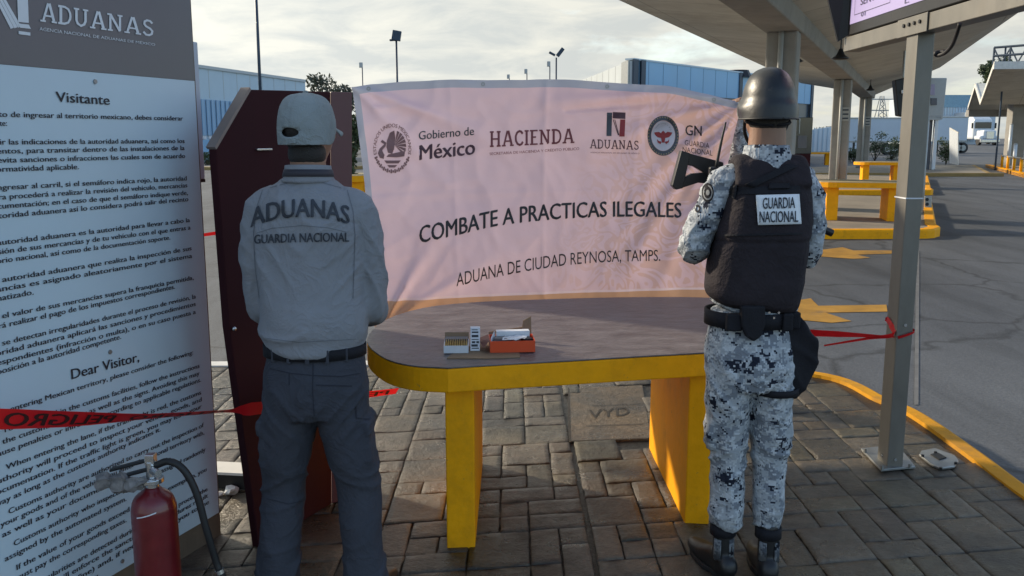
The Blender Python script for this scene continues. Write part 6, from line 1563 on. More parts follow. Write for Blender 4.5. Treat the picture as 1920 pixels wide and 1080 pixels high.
# belt, trousers
def ringpart(name, c, rx, ry, z0, z1, m, parent, ex=2.0, th=0.005):
    bm = NB(); loft(bm, [(V((c.x, c.y, z0)), rx, ry, ex), (V((c.x, c.y, z1)), rx, ry, ex)], n=44, sub=2, closed_caps=False)
    o = soft(name, bm, m, parent); q = o.modifiers.new('thick', 'SOLIDIFY'); q.thickness = th; q.offset = 1; return o
ringpart('belt', B(0, -0.002, 0), 0.163, 0.114, 0.902, 0.938, 'black_nylon', man)
def trouser_disp(cx, cy, amp=1.0, hem=0.1):
    def f(co, n):
        x, y, z = co.x - cx, co.y - cy, co.z
        d = 0.003 * noise.noise(V((x * 8, y * 8, z * 5)))
        kn = math.exp(-((z - 0.47) / 0.11) ** 2); lo = 1 - sstep(0.12, 0.36, z); cr = math.exp(-((z - 0.72) / 0.08) ** 2)
        d += 0.0075 * kn * (ridge(V((x, y, z + abs(x) * 0.4)), 5, 5, 15, 2.2) - 0.35)
        d += 0.0095 * lo * (ridge(V((x, y, z)), 6, 6, 14, 4.4) - 0.35)
        d += 0.0075 * cr * (ridge(V((x, y, z - abs(abs(x) - 0.02) * 1.2)), 4, 4, 17, 6.1) - 0.35)
        d += 0.004 * (ridge(V((x + z * 0.25, y, z)), 8, 8, 3, 8.3) - 0.35)
        return d * amp
    return f
bm = NB()
loft(bm, [(B(0, 0, 0.935), 0.158, 0.109), (B(0, 0, 0.90), 0.160, 0.112), (B(0, -0.008, 0.83), 0.168, 0.124), (B(0, -0.012, 0.77), 0.172, 0.128), (B(0, -0.006, 0.72), 0.170, 0.118)], n=36, sub=4, cap=0.15)
for s in (-1, 1):
    loft(bm, [(B(s * 0.080, -0.004, 0.80), 0.089, 0.116), (B(s * 0.090, -0.004, 0.68), 0.087, 0.106), (B(s * 0.112, 0.004, 0.56), 0.082, 0.094), (B(s * 0.124, 0.010, 0.45), 0.072, 0.080), (B(s * 0.136, -0.008, 0.30), 0.070, 0.078), (B(s * 0.147, -0.022, 0.16), 0.073, 0.078), (B(s * 0.152, -0.020, 0.05), 0.078, 0.084)], n=26, sub=5, cap=0.1)
    loft(bm, [(B(s * 0.164, -0.01, 0.67), 0.014, 0.06, 4), (B(s * 0.170, -0.006, 0.60), 0.016, 0.062, 4), (B(s * 0.172, 0.0, 0.53), 0.014, 0.058, 4)], n=20, sub=3, cap=0.1)
    loft(bm, [(B(s * 0.172, -0.012, 0.695), 0.012, 0.066, 4), (B(s * 0.178, -0.010, 0.645), 0.013, 0.066, 4)], n=20, sub=2, cap=0.1)
b = fuse(bm, 0.0065, 3, trouser_disp(mx, my, 1.25)); tr_ = soft('trousers', b, 'trouser_navy', man)
tb_ = bvh_of(tr_)
for x in (-0.115, -0.06, 0.0, 0.06, 0.115):
    y = -0.002 - 0.1165 * sqrt(max(0, 1 - (x / 0.163) ** 2)); bm = NB(); box(bm, B(x, y + 0.001, 0.917), (0.014, 0.008, 0.044)); mk('belt_loop', bm, 'trouser_navy', tr_, bevel=0.002)
bm = NB(); sf_ = on_surface(tb_, 0.0022); on_surface.Y = 2.75
def seam(pts, wpx=0.9):
    for a, b in zip(pts, pts[1:]):
        n = max(2, int(((a[0] - b[0]) ** 2 + (a[1] - b[1]) ** 2) ** 0.5 / 6))
        dx, dy = b[0] - a[0], b[1] - a[1]; l = sqrt(dx * dx + dy * dy); nx, ny = -dy / l * wpx, dx / l * wpx
        for k in range(n):
            p0_, p1_ = (a[0] + dx * k / n, a[1] + dy * k / n), (a[0] + dx * (k + 1) / n, a[1] + dy * (k + 1) / n)
            bm.faces.new([bm.verts.new(sf_(*w)) for w in ((p0_[0] + nx, p0_[1] + ny), (p1_[0] + nx, p1_[1] + ny), (p1_[0] - nx, p1_[1] - ny), (p0_[0] - nx, p0_[1] - ny))])
seam([(587, 680), (586, 730), (589, 780)]); seam([(500, 690), (545, 700), (586, 704)]); seam([(588, 704), (640, 706), (676, 700)])
seam([(592, 722), (660, 724)], 1.2); seam([(542, 700), (542, 722)]); seam([(668, 762), (668, 784), (694, 786)], 1.2); seam([(500, 935), (540, 945), (566, 940)], 0.7)
mk('seam', bm, mm('seam_dark', (0.018, 0.02, 0.03), 0.9), tr_)
sf_ = on_surface(bvh_of(shirt), 0.0022)
for pts in ([(481, 437), (510, 428), (566, 423), (615, 427), (649, 435)], [(492, 356), (479, 395), (475, 440), (478, 500), (486, 560)], [(651, 356), (662, 395), (666, 440), (664, 500), (662, 560)], [(506, 352), (545, 341), (566, 339), (600, 341), (640, 352)], [(497, 634), (560, 642), (668, 636)]):
    bm = NB(); seam(pts, 0.55); mk('seam', bm, mm('seam_grey', (0.13, 0.14, 0.16), 0.9), shirt)
def shoe(parent, ax, ay, toe, z=0.0, name='shoe', h=0.10, m='boot', L_=0.27, w=0.042, back=0.07):
    d = V((sin(toe), cos(toe), 0)); sdv = V((d.y, -d.x, 0)); a = V((ax, ay, 0)); bm = NB()
    loft(bm, [(a - d * back + V((0, 0, 0.035)), w * .72, 0.034, 2.6), (a - d * (back - .025) + V((0, 0, 0.05)), w * .84, 0.048, 2.6), (a + d * 0.03 + V((0, 0, 0.052)), w * .88, 0.05, 2.4), (a + d * 0.10 + V((0, 0, 0.042)), w, 0.038, 2.6), (a + d * 0.165 + V((0, 0, 0.034)), w * .92, 0.030, 2.6), (a + d * (L_ - back) + V((0, 0, 0.026)), w * .5, 0.022, 2.4)], n=24, sub=4, ref=sdv, cap=0.5)
    loft(bm, [(a + V((0, 0, 0.04)), 0.036, 0.042), (a - d * 0.005 + V((0, 0, h * .6)), 0.036, 0.041), (a - d * 0.005 + V((0, 0, h)), 0.037, 0.041)], n=20, sub=2, ref=sdv)
    b = fuse(bm, 0.006, 3); o = soft(name, b, m, parent)
    bm = NB(); pts = []
    for k in range(28):
        t_ = 2 * pi * k / 28; c_, s_ = cos(t_), sin(t_); l = (L_ / 2 + .004) * c_; wd_ = w * (1.06 if c_ > -0.3 else 0.9) * (1 - 0.35 * max(0, c_) ** 4)
        pts.append(a + d * (L_ / 2 - back + l) + sdv * wd_ * s_ + V((0, 0, 0.0)))
    prism(bm, pts, (0, 0, 0.022)); mk('sole', bm, 'black_rubber', o, bevel=0.004); return o
for s in (-1, 1): shoe(man, mx + s * 0.152, my - 0.015 + (0.03 if s > 0 else 0), R(s * 16))
# cap
cpz = M.Translation(hc + V((0, 0, 0.0))) @ M.Rotation(hy_, 4, 'Z')
bm = NB(); rings_ = loft(bm, [(V((0, -0.010, -0.050)), 0.0872, 0.109), (V((0, -0.010, -0.02)), 0.0888, 0.111), (V((0, -0.010, 0.025)), 0.0868, 0.108), (V((0, -0.010, 0.070)), 0.0775, 0.094), (V((0, -0.010, 0.098)), 0.055, 0.066), (V((0, -0.010, 0.1095)), 0.020, 0.025)], n=96, sub=12, closed_caps=False)
tipv = bm.verts.new((0, -0.010, 0.1115)); last = rings_[-1]
for k in range(len(last)): bm.faces.new((last[k], last[(k + 1) % len(last)], tipv))
kill = []
for v in bm.verts:
    if v.co.y < -0.02 and (v.co.x / 0.031) ** 2 + ((v.co.z + 0.012) / 0.0145) ** 2 < 1: kill.append(v)
bmesh.ops.delete(bm, geom=kill, context='VERTS')
for v in bm.verts:
    if v.is_boundary and v.co.y < -0.02 and abs(v.co.x) < 0.045 and -0.04 < v.co.z < 0.02:
        k = 1 / sqrt((v.co.x / 0.031) ** 2 + ((v.co.z + 0.012) / 0.0145) ** 2); v.co.x *= k; v.co.z = -0.012 + (v.co.z + 0.012) * k
for v in bm.verts:
    a = atan2(v.co.x, v.co.y + 0.01); v.co.x *= 0.955
    v.co *= 1 - 0.018 * math.exp(-(min(abs(((a * 3 / pi) % 1) - q) for q in (0, 1)) / 0.035) ** 2) + 0.012 * noise.noise(v.co * 26) + 0.006 * noise.noise(v.co * 60)
    if v.co.y > -0.02 and v.co.z < 0.035: v.co.z += sstep(-0.02, 0.085, v.co.y) * (0.035 - v.co.z) * 0.62
    v.co = cpz @ v.co
cap = soft('cap', bm, 'cap_grey', man); q = cap.modifiers.new('thick', 'SOLIDIFY'); q.thickness = 0.003
bm = NB(); g_ = []
for i in range(13):
    a = R(-62 + i * 124 / 12); row = []
    for j in range(5):
        r_ = j / 4; x = sin(a) * (0.082 + 0.0 * r_); y = -0.010 + cos(a) * 0.104 + r_ * (0.075 * cos(a * 0.9)); z = 0.012 - 0.014 * r_ - 0.026 * (x / 0.08) ** 2 * (0.4 + r_ * .6)
        row.append(bm.verts.new(cpz @ V((x * (1 + 0.02 * r_), y, z))))
    g_.append(row)
for i in range(12):
    for j in range(4): bm.faces.new((g_[i][j], g_[i + 1][j], g_[i + 1][j + 1], g_[i][j + 1]))
br = soft('brim', bm, 'cap_grey', cap); q = br.modifiers.new('thick', 'SOLIDIFY'); q.thickness = 0.004
bm = NB(); ell(bm, cpz @ V((0, -0.010, 0.113)), (0.009, 0.009, 0.005), sub=2); mk('top_button', bm, 'cap_grey', cap, smooth=True)
bm = NB(); box(bm, cpz @ V((0.012, -0.121, -0.040)), (0.022, 0.006, 0.012), hy_); mk('buckle', bm, 'cap_grey', cap, bevel=0.002)

# ------------------------------------------------------------------ soldier
sx_, sy_ = 0.855, 3.12
B = lambda x, y, z: V((sx_ + x, sy_ + y, z))
sol = thing('person', 'soldier in grey digital camouflage, dark helmet and GUARDIA NACIONAL vest holding a rifle', 'person', (sx_, sy_, 0))
hc = B(0.015, 0.02, 1.690); 
GL, GR = V((0.765, 3.385, 1.425)), V((1.010, 3.40, 1.305))          # the two grips on the rifle
bm = NB(); add_head(bm, hc, R(6), 0.97, 0.19, 0.062)
loft(bm, [(B(-.015, 0, 0.80), 0.125, 0.09), (B(0, 0, 0.98), 0.12, 0.085), (B(0.01, 0, 1.25), 0.14, 0.09), (B(0.018, 0, 1.40), 0.13, 0.085), (B(0.018, -0.01, 1.49), 0.08, 0.06)], n=24, sub=3)
armL = [B(-0.120, 0, 1.445), B(-0.180, 0.0, 1.33), B(-0.215, 0.035, 1.215), B(-0.165, 0.165, 1.27), V((GL.x - 0.03, GL.y - 0.055, GL.z - 0.045))]
armR = [B(0.150, 0, 1.440), B(0.180, 0.0, 1.32), B(0.183, 0.035, 1.19), B(0.185, 0.165, 1.225), V((GR.x + 0.02, GR.y - 0.06, GR.z - 0.02))]
for A_ in (armL, armR): loft(bm, [(p, r, r) for p, r in zip(A_, (0.042, 0.04, 0.035, 0.031, 0.024))], n=14, sub=3)
add_hand(bm, armL[4], (GL - armL[4]) + V((0.02, 0.01, 0.02)), (0.25, 0.55, -0.75), 58, -1)
add_hand(bm, armR[4], (GR - armR[4]) + V((-0.03, 0.02, 0.0)), (-0.1, 0.3, 0.95), 58, -1)
for s, x in ((-1, -0.078), (1, 0.078)): loft(bm, [(B(x, 0, 0.80), 0.07, 0.075), (B(x, 0.01, 0.46), 0.048, 0.052), (B(x, -0.01, 0.19), 0.026, 0.030), (B(x, -0.01, 0.12), 0.024, 0.027)], n=14, sub=3)
b = fuse(bm, 0.0055, 2); soft('body', b, 'skin', sol); add_eyes(sol, hc, R(6), 0.97)
bm = NB(); ell(bm, hc + V((0, -0.030, -0.030)), (0.068, 0.066, 0.055), sub=3); soft('hair', bm, 'hair', sol)
# jacket
def jack_disp(co, n):
    x, y, z = co.x - sx_, co.y - sy_, co.z
    d = 0.003 * noise.noise(V((x * 8, y * 8, z * 7)))
    arm = sstep(0.14, 0.17, abs(x - 0.015) + max(0, y - 0.11) * 2)
    d += arm * 0.0100 * (ridge(V((x * 0.8 + z * 0.5, y, z + y * .7 - x * .4)), 6, 6, 15, 2.7) - 0.35) + arm * 0.0045 * (ridge(V((x, y, z)), 12, 12, 9, 9.7) - 0.35)
    d += (1 - arm) * 0.008 * (ridge(co, 5, 5, 16, 5.1) - 0.35)
    return d
bm = NB()
loft(bm, [(B(-.012, 0, 0.985), 0.142, 0.105), (B(-.005, 0, 1.02), 0.150, 0.115), (B(0.01, 0, 1.2), 0.146, 0.108), (B(0.018, 0, 1.36), 0.150, 0.105), (B(0.018, -0.004, 1.44), 0.132, 0.092), (B(0.017, -0.008, 1.50), 0.082, 0.074)], n=36, sub=4, cap=0.1)
loft(bm, [(B(-0.06, 0, 1.47), 0.05, 0.055), (armL[0], 0.058, 0.062), (armL[1], 0.055, 0.058), (armL[2], 0.056, 0.055), (armL[3], 0.050, 0.048), (armL[4] - (GL - armL[4]) * 0.3, 0.036, 0.036)], n=24, sub=5, cap=0.1)
loft(bm, [(B(0.09, 0, 1.465), 0.05, 0.055), (armR[0], 0.056, 0.060), (armR[1], 0.050, 0.054), (armR[2], 0.050, 0.052), (armR[3], 0.046, 0.046), (armR[4] - (GR - armR[4]) * 0.3, 0.036, 0.036)], n=24, sub=5, cap=0.1)
b = fuse(bm, 0.0065, 3, jack_disp); jk = soft('jacket', b, 'camouflage', sol)
bm = NB(); loft(bm, [(B(0.017, -0.008, 1.490), 0.084, 0.080), (B(0.016, -0.006, 1.530), 0.076, 0.074), (B(0.016, -0.004, 1.572), 0.069, 0.069)], n=32, sub=3, closed_caps=False)
for v in bm.verts: v.co += V((noise.noise(v.co * 25), noise.noise(v.co * 25 + V((3, 0, 0))), noise.noise(v.co * 25 + V((0, 3, 0))) * .8)) * 0.005
q = soft('collar', bm, 'camouflage', jk).modifiers.new('thick', 'SOLIDIFY'); q.thickness = 0.008; q.offset = 1
bv = bvh_of(jk); on_surface.Y = 3.1; sj = on_surface(bv, 0.003)
bm = NB(); ring_c = lambda cx, cy, rx, ry, f0, f1, mi, lev=0, n=28: [setattr(bm.faces.new([bm.verts.new(sj(cx + cos(q_) * rx * f_, cy - sin(q_) * ry * f_, lev)) for q_, f_ in ((2 * pi * k / n, f0), (2 * pi * k / n, f1), (2 * pi * (k + 1) / n, f1), (2 * pi * (k + 1) / n, f0))]), 'material_index', mi) for k in range(n)]
ring_c(1327, 361, 11.5, 18, 0.0, 1.0, 0); ring_c(1327, 361, 11.5, 18, 0.62, 0.78, 1, 2); ring_c(1327, 361, 11.5, 18, 0.0, 0.3, 1, 2, 10)
ring_c(1308, 391, 6, 8, 0.45, 0.95, 0, 0, 14)
mk('sleeve_patch', bm, ['black_nylon', mm('patch_grey', (0.16, 0.17, 0.18), 0.7)], jk)
# trousers
bm = NB()
loft(bm, [(B(-.015, 0, 1.0), 0.142, 0.105), (B(-.018, 0, 0.95), 0.146, 0.112), (B(-.018, -0.01, 0.86), 0.155, 0.126), (B(-.016, -0.014, 0.80), 0.156, 0.128), (B(-.014, -0.008, 0.75), 0.154, 0.118)], n=36, sub=4, cap=0.15)
LG = {-1: [(-0.086, 0.82, 0.080, 0.118), (-0.084, 0.70, 0.083, 0.108), (-0.080, 0.57, 0.073, 0.090), (-0.072, 0.46, 0.064, 0.076), (-0.072, 0.34, 0.062, 0.072), (-0.072, 0.25, 0.064, 0.072), (-0.078, 0.205, 0.052, 0.058)],
      1: [(0.066, 0.82, 0.078, 0.118), (0.070, 0.70, 0.078, 0.106), (0.076, 0.57, 0.072, 0.088), (0.080, 0.46, 0.064, 0.076), (0.078, 0.34, 0.059, 0.070), (0.078, 0.25, 0.058, 0.066), (0.080, 0.195, 0.046, 0.052)]}
for s in (-1, 1):
    loft(bm, [(B(x, 0.004 if 0.4 < z < 0.6 else -0.006, z), rx, ry) for x, z, rx, ry in LG[s]], n=26, sub=5, cap=0.2)
    loft(bm, [(B(s * 0.128 - .006, 0.0, 0.64), 0.014, 0.06, 4), (B(s * 0.138 - .006, 0.004, 0.56), 0.016, 0.06, 4), (B(s * 0.134 - .006, 0.006, 0.50), 0.013, 0.055, 4)], n=20, sub=3, cap=0.1)
b = fuse(bm, 0.0065, 3, trouser_disp(sx_, sy_, 1.45)); soft('trousers', b, 'camouflage', sol)
# boots
for s, ax, ay, toe in ((-1, 0.776, 3.125, R(-16)), (1, 0.935, 3.10, R(4))):
    bt_ = shoe(sol, ax, ay, toe, name='boot', h=0.215, L_=0.285, w=0.045, back=0.055)
    d = V((sin(toe), cos(toe), 0))
    bm = NB(); loft(bm, [(V((ax, ay, 0.165)), 0.0415, 0.0470), (V((ax, ay, 0.205)), 0.0405, 0.046)], n=24, sub=2, closed_caps=False); q = soft('cuff', bm, 'black_nylon', bt_).modifiers.new('thick', 'SOLIDIFY'); q.thickness = 0.006; q.offset = 1
    bm = NB()
    for a0, a1 in ((-150, -112), (-68, -30)):
        for k in range(5):
            qs = [R(a0 + (a1 - a0) * (k + j) / 5) for j in (0, 1)]
            bm.faces.new([bm.verts.new(V((ax + cos(q_) * (0.0400 + (0.155 - z) * 0.02), ay + sin(q_) * (0.0465 + (0.155 - z) * 0.06), z))) for q_, z in ((qs[0], 0.155), (qs[1], 0.155), (qs[1], 0.075), (qs[0], 0.085))])
    q = soft('camouflage_panel', bm, 'camouflage_boot', bt_).modifiers.new('thick', 'SOLIDIFY'); q.thickness = 0.006; q.offset = 0
# vest
def vest_disp(co, n):
    x, y, z = co.x - sx_, co.y - sy_, co.z
    return 0.004 * noise.noise(V((x * 6, y * 6, z * 5))) + 0.004 * (ridge(V((x + z * .3, y, z)), 4, 4, 4, 3.3) - 0.3) - 0.004 * math.exp(-((z - 1.255) / 0.006) ** 2) + 0.004 * sstep(1.25, 1.27, z)
bm = NB()
loft(bm, [(B(-0.018, 0, 1.030), 0.150, 0.132, 3.0), (B(-0.014, 0, 1.06), 0.160, 0.144, 3.0), (B(-0.006, 0, 1.15), 0.162, 0.146, 3.0), (B(0.006, 0, 1.25), 0.160, 0.144, 3.0), (B(0.018, 0, 1.36), 0.150, 0.138, 3.0), (B(0.020, -0.004, 1.43), 0.140, 0.124, 3.0), (B(0.020, -0.012, 1.475), 0.128, 0.098, 2.6)], n=44, sub=4, cap=0.25)
for s in (-1, 1): loft(bm, [(B(0.02 + s * 0.085, -0.095, 1.44), 0.042, 0.022, 3), (B(0.02 + s * 0.082, -0.055, 1.505), 0.040, 0.020, 3), (B(0.02 + s * 0.082, 0.0, 1.522), 0.040, 0.018, 3), (B(0.02 + s * 0.085, 0.07, 1.48), 0.040, 0.02, 3)], n=18, sub=4)
loft(bm, [(B(0.018, -0.095, 1.45), 0.10, 0.02, 3), (B(0.018, -0.074, 1.505), 0.085, 0.016, 3), (B(0.018, -0.070, 1.522), 0.075, 0.012, 3)], n=20, sub=3, cap=0.2)
b = fuse(bm, 0.0065, 3, vest_disp); vest = soft('vest', b, 'vest_fabric', sol)
bv = bvh_of(vest); on_surface.Y = 2.98; sv = on_surface(bv, 0.004)
def patch(pts, off, m, name, parent, n=8, th=0.003):
    bm = NB(); s_ = on_surface(bv, off); g_ = []
    for j in range(n + 1):
        row = []
        for i in range(n + 1):
            u, v = i / n, j / n; a = [pts[0][k] * (1 - u) + pts[1][k] * u for k in (0, 1)]; b_ = [pts[3][k] * (1 - u) + pts[2][k] * u for k in (0, 1)]
            row.append(bm.verts.new(s_(a[0] * (1 - v) + b_[0] * v, a[1] * (1 - v) + b_[1] * v)))
        g_.append(row)
    for j in range(n):
        for i in range(n): bm.faces.new((g_[j][i], g_[j + 1][i], g_[j + 1][i + 1], g_[j][i + 1]))
    o = soft(name, bm, m, parent); q = o.modifiers.new('thick', 'SOLIDIFY'); q.thickness = th; q.offset = -1; return o
lab = patch([(1417, 366), (1498, 364), (1502, 420), (1421, 422)], 0.006, 'patch_white', 'name_patch', vest)
bm = NB(); s1 = on_surface(bv, 0.0125)
s_ = refine2d(text2d('GUARDIA', 0.03), 0.3); write(bm, s_, pxline(1430, 391.5, 1491, 390, 21, s_[2]), s1); s_ = refine2d(text2d('NACIONAL', 0.03), 0.3); write(bm, s_, pxline(1424, 417, 1497, 416, 21, s_[2]), s1); mk('patch_lettering', bm, mm('ink_navy', (0.018, 0.022, 0.035), 0.6), lab)
patch([(1480, 306), (1497, 312), (1412, 352), (1396, 346)], 0.006, 'black_nylon', 'strap', vest)
patch([(1441, 344), (1480, 343), (1480, 354), (1441, 355)], 0.007, 'black_nylon', 'drag_handle', vest, th=0.006)
patch([(1344, 352), (1500, 348), (1502, 362), (1346, 366)], 0.0045, 'black_nylon', 'webbing', vest, th=0.002)
patch([(1342, 440), (1504, 436), (1504, 440), (1342, 444)], 0.0045, 'black_nylon', 'webbing', vest, th=0.002)
bm = NB(); a0_ = at(1342, 318, 3.27); tube(bm, [a0_, at(1351, 272, 3.27), at(1361, 229, 3.27)], [0.006, 0.005, 0.003], 8, 3); mk('antenna', bm, 'black_rubber', vest, smooth=True)
bm = NB(); box(bm, a0_ + V((0.0, 0.0, -0.035)), (0.05, 0.035, 0.09)); mk('radio', bm, 'black_metal', vest, bevel=0.006)
# belt with holster, drop-leg pouch
bl = ringpart('belt', B(-0.016, -0.002, 0), 0.152, 0.122, 0.955, 1.008, 'black_nylon', sol, th=0.008)
for x0, x1, z0, z1 in ((-0.128, -0.075, 0.952, 1.012), (0.065, 0.10, 0.950, 1.012), (0.104, 0.135, 0.952, 1.010)):
    bm = NB(); f = sqrt(max(0.05, 1 - (((x0 + x1) / 2 + 0.016) / 0.16) ** 2)); box(bm, (sx_ + (x0 + x1) / 2, sy_ - 0.126 * f - 0.012, (z0 + z1) / 2), (x1 - x0, 0.03, z1 - z0)); mk('belt_pouch', bm, 'black_nylon', bl, bevel=0.006)
bm = NB(); hp = lambda px, py: at(px, py, sy_ - 0.150)
prism(bm, [hp(1390, 574), hp(1436, 574), hp(1436, 610), hp(1428, 632), hp(1414, 642), hp(1400, 632), hp(1391, 612)], (0, 0.035, 0)); mk('holster', bm, 'black_nylon', bl, bevel=0.008)
bm = NB()
for k in range(3): cyl(bm, hp(1442 + k * 9, 586 + (k % 2) * 10), hp(1442 + k * 9, 586 + (k % 2) * 10) + V((0, -.003, 0)), 0.004, n=8)
mk('snap_button', bm, 'chrome', bl)
bm = NB(); pp = lambda px, py: at(px, py, sy_ - 0.075)
prism(bm, [pp(1474, 584), pp(1494, 588), pp(1512, 612), pp(1538, 640), pp(1534, 690), pp(1516, 728), pp(1494, 750), pp(1464, 736), pp(1466, 660)], (0.02, 0.14, 0))
bmesh.ops.triangulate(bm, faces=[f for f in bm.faces if len(f.verts) > 4]); bmesh.ops.subdivide_edges(bm, edges=bm.edges, cuts=3, use_grid_fill=True)
for v in bm.verts: v.co += V((noise.noise(v.co * 14), noise.noise(v.co * 14 + V((3, 0, 0))), noise.noise(v.co * 14 + V((0, 3, 0))))) * 0.012
b = fuse(bm, 0.007, 4, lambda co, n: 0.008 * (ridge(V((co.x + co.z * .5, co.y, co.z)), 9, 9, 7, 1.1) - 0.35)); soft('leg_pouch', b, 'black_nylon', bl)
bm = NB(); c_ = B(0.075, -0.004, 0.725); loft(bm, [(c_ + V((0, 0, -0.012)), 0.086, 0.112), (c_ + V((0, 0, 0.012)), 0.086, 0.114)], n=32, sub=2, closed_caps=False); q = soft('thigh_strap', bm, 'black_nylon', bl).modifiers.new('thick', 'SOLIDIFY'); q.thickness = 0.005; q.offset = 1
# helmet
hx_, hyy = hc.x + 0.002, hc.y - 0.012
bm = NB(); rg = loft(bm, [(V((hx_, hyy, 1.662)), 0.0965, 0.126, 2.15), (V((hx_, hyy, 1.685)), 0.0950, 0.124, 2.15), (V((hx_, hyy, 1.708)), 0.0925, 0.121, 2.1), (V((hx_, hyy, 1.730)), 0.0870, 0.114), (V((hx_, hyy, 1.765)), 0.0810, 0.106), (V((hx_, hyy, 1.800)), 0.0665, 0.086), (V((hx_, hyy, 1.822)), 0.046, 0.060), (V((hx_, hyy, 1.833)), 0.022, 0.030)], n=56, sub=6, closed_caps=False)
tp_ = bm.verts.new((hx_, hyy, 1.836)); l_ = rg[-1]
for k in range(len(l_)): bm.faces.new((l_[k], l_[(k + 1) % len(l_)], tp_))
for v in bm.verts:
    a = atan2(v.co.y - hyy, v.co.x - hx_); e_ = max(abs(cos(a)) - 0.75, 0) * 4 * math.exp(-((v.co.z - 1.695) / 0.020) ** 2)
    v.co.x += cos(a) * 0.0055 * e_
    if v.co.z < 1.74: v.co.z += (1.74 - v.co.z) * 0.72 * sstep(-0.1, 0.8, sin(a))
hm = soft('helmet', bm, 'helmet_shell', sol); q = hm.modifiers.new('thick', 'SOLIDIFY'); q.thickness = 0.008; q.offset = -1
bm = NB(); rim = [v.co.copy() for v in hm.data.vertices][:56]; wv_ = world_of(hm); rim = [wv_ @ p for p in rim]
tube(bm, rim + [rim[0]], 0.0035, 6, 1); mk('rim', bm, 'black_rubber', hm, smooth=True)
bm = NB()
for s in (-1, 1): tube(bm, [V((hx_ + s * 0.076, hyy + 0.0, 1.672)), V((hx_ + s * 0.068, hyy + 0.035, 1.62)), V((hx_ + s * 0.035, hyy + 0.075, 1.575)), V((hx_, hyy + 0.085, 1.568))], 0.006, 6, 4)
tube(bm, [V((hx_ + cos(R(a)) * 0.072, hyy + sin(R(a)) * 0.075, 1.655 - 0.012 * abs(sin(R(a))))) for a in range(180, 361, 20)], 0.007, 6, 2)
mk('chin_strap', bm, 'black_nylon', hm, smooth=True)

# rifle, slung across the chest
RA, RB = at(1268, 318, 3.37), at(1560, 437, 3.42)
ax_ = (RB - RA).normalized(); upv = (V((0, 0, 1)) - ax_ * ax_.z).normalized(); LR = (RB - RA).length
rp_ = lambda t_, h, o=0: RA + ax_ * t_ * LR + upv * h + ax_.cross(upv) * o
rf = thing('rifle', 'black rifle with skeleton stock held diagonally across the soldier\'s chest', 'rifle', RA)
def rprism(name, pts, w, m='black_metal', parent=None, bev=0.003):
    bm = NB(); prism(bm, [rp_(t_, h, -w / 2) for t_, h in pts], ax_.cross(upv) * w); return mk(name, bm, m, parent or rf, bevel=bev)
rprism('receiver', [(0.22, -0.034), (0.52, -0.030), (0.52, 0.030), (0.22, 0.032)], 0.036)
bm = NB(); pl_ = lambda px, py: onplane(px, py, RA, ax_.cross(upv))
prism(bm, [pl_(1273, 282), pl_(1290, 287), pl_(1276, 352), pl_(1263, 355), pl_(1256, 347)], ax_.cross(upv) * 0.036); st = mk('stock', bm, 'black_metal', rf, bevel=0.003)
bm = NB(); prism(bm, [pl_(1280, 285), pl_(1352, 304), pl_(1354, 342), pl_(1330, 338), pl_(1318, 324), pl_(1296, 311), pl_(1284, 309)], ax_.cross(upv) * 0.030); mk('stock_tube', bm, 'black_metal', st, bevel=0.003)
bm = NB(); prism(bm, [pl_(1266, 340), pl_(1294, 325), pl_(1330, 322), pl_(1336, 346), pl_(1306, 342), pl_(1272, 353)], ax_.cross(upv) * 0.026); mk('stock_strut', bm, 'black_metal', st, bevel=0.003)
rprism('pistol_grip', [(0.26, -0.02), (0.32, -0.02), (0.29, -0.11), (0.23, -0.10)], 0.028)
rprism('magazine', [(0.40, -0.02), (0.48, -0.02), (0.52, -0.15), (0.45, -0.16)], 0.024)
rprism('handguard', [(0.52, -0.024), (0.78, -0.020), (0.78, 0.020), (0.52, 0.024)], 0.04)
bm = NB(); cyl(bm, rp_(0.76, 0), rp_(0.985, 0), 0.010, n=14); mk('barrel', bm, 'black_metal', rf, smooth=True)
bm = NB(); cyl(bm, rp_(0.93, 0), rp_(1.0, 0), 0.0145, 0.0145, 14); mk('muzzle', bm, 'black_metal', rf)
rprism('front_sight', [(0.79, 0.0), (0.82, 0.0), (0.815, 0.05), (0.80, 0.05)], 0.012)
rprism('carry_rail', [(0.27, 0.026), (0.50, 0.026), (0.50, 0.038), (0.27, 0.038)], 0.02)

# ------------------------------------------------------------------ helper behind the banner, holding up its corner
tx, ty = 1.455, 5.30
B = lambda x, y, z: V((tx + x, ty + y, z))
hp_ = thing('person', 'second soldier standing behind the banner, one raised arm in camouflage holding its corner', 'person', (tx, ty, 0))
hc = B(0, -0.01, 1.60); gp = at(1384, 190, 5.06)
bm = NB(); add_head(bm, hc, R(180), 0.92, 0.16, 0.05)
loft(bm, [(B(0, 0, 0.8), 0.12, 0.09), (B(0, 0, 1.0), 0.11, 0.085), (B(0, 0, 1.25), 0.13, 0.09), (B(0, 0, 1.38), 0.12, 0.08), (B(0, 0, 1.44), 0.07, 0.05)], n=20, sub=3)
aU = [B(-0.13, 0, 1.38), B(-0.165, -0.07, 1.47), V((1.285, 5.16, 1.57)), V((1.262, 5.12, 1.68)), V((gp.x + 0.035, 5.10, gp.z - 0.05))]
aD = [B(0.13, 0, 1.38), B(0.155, 0, 1.25), B(0.16, 0.01, 1.10), B(0.155, -0.04, 0.95), B(0.15, -0.07, 0.86)]
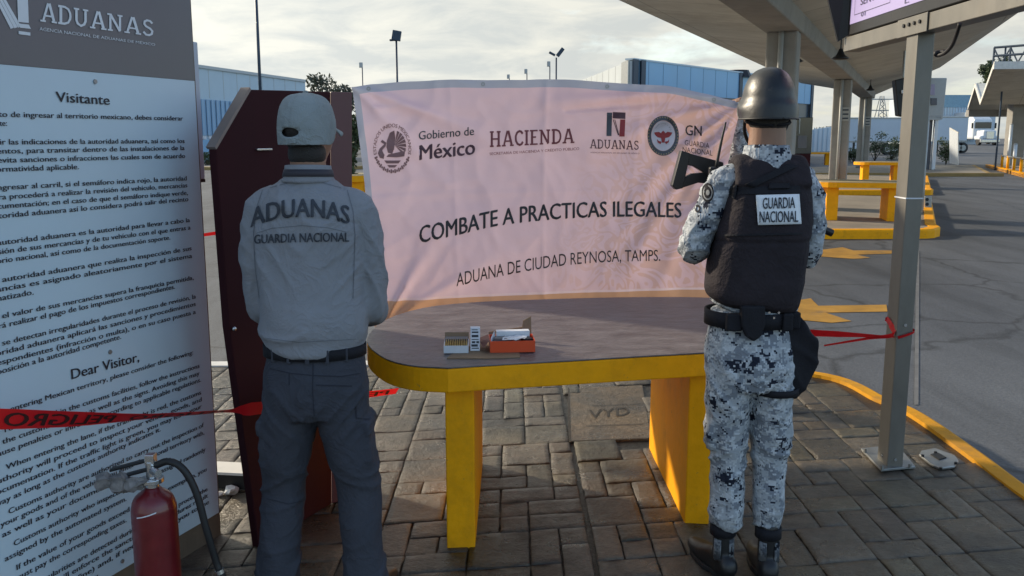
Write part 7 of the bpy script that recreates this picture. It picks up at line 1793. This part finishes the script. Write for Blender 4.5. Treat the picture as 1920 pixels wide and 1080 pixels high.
for A_ in (aU, aD): loft(bm, [(p, r, r) for p, r in zip(A_, (0.04, 0.038, 0.033, 0.029, 0.022))], n=12, sub=3)
add_hand(bm, aU[4], (-0.45, -0.35, 0.75), (-0.5, -0.8, -0.3), 62, 1, sc=0.95); add_hand(bm, aD[4], (0, -0.15, -1), (-1, 0, 0), 22, 1)
for x in (-0.07, 0.07): loft(bm, [(B(x, 0, 0.8), 0.065, 0.07), (B(x, 0, 0.45), 0.045, 0.05), (B(x, 0.01, 0.1), 0.03, 0.034)], n=12, sub=3)
b = fuse(bm, 0.006, 2); soft('body', b, 'skin', hp_); add_eyes(hp_, hc, R(180), 0.92); hair_shell(hp_, hc, R(180), -0.06, 0.2, 0.92, 1.06)
bm = NB()
loft(bm, [(B(0, 0, 0.84), 0.135, 0.105), (B(0, 0, 1.0), 0.135, 0.105), (B(0, 0, 1.25), 0.145, 0.105), (B(0, 0, 1.37), 0.14, 0.095), (B(0, 0, 1.44), 0.068, 0.062)], n=28, sub=4, cap=0.1)
for A_, rr in ((aU, (0.055, 0.055, 0.054, 0.050, 0.040)), (aD, (0.055, 0.053, 0.05, 0.046, 0.04))):
    loft(bm, [(p, r, r) for p, r in zip(A_[:4] + [A_[3].lerp(A_[4], 0.6)], rr)], n=20, sub=4, cap=0.1)
b = fuse(bm, 0.008, 3, lambda co, n: 0.009 * (ridge(co, 6, 6, 15, 3.9) - 0.35)); soft('jacket', b, 'camouflage', hp_)
bm = NB(); loft(bm, [(B(0, 0, 0.86), 0.14, 0.108), (B(0, 0, 0.75), 0.14, 0.11)], n=24, sub=3, cap=0.2)
for x in (-0.075, 0.075): loft(bm, [(B(x, 0, 0.80), 0.075, 0.10), (B(x, 0, 0.5), 0.065, 0.075), (B(x, 0.01, 0.22), 0.055, 0.062)], n=20, sub=4, cap=0.2)
b = fuse(bm, 0.008, 3, trouser_disp(tx, ty, 1.0)); soft('trousers', b, 'camouflage', hp_)
for x in (-0.075, 0.075): shoe(hp_, tx + x, ty, R(180 + x * 100), name='boot', h=0.215, w=0.04)
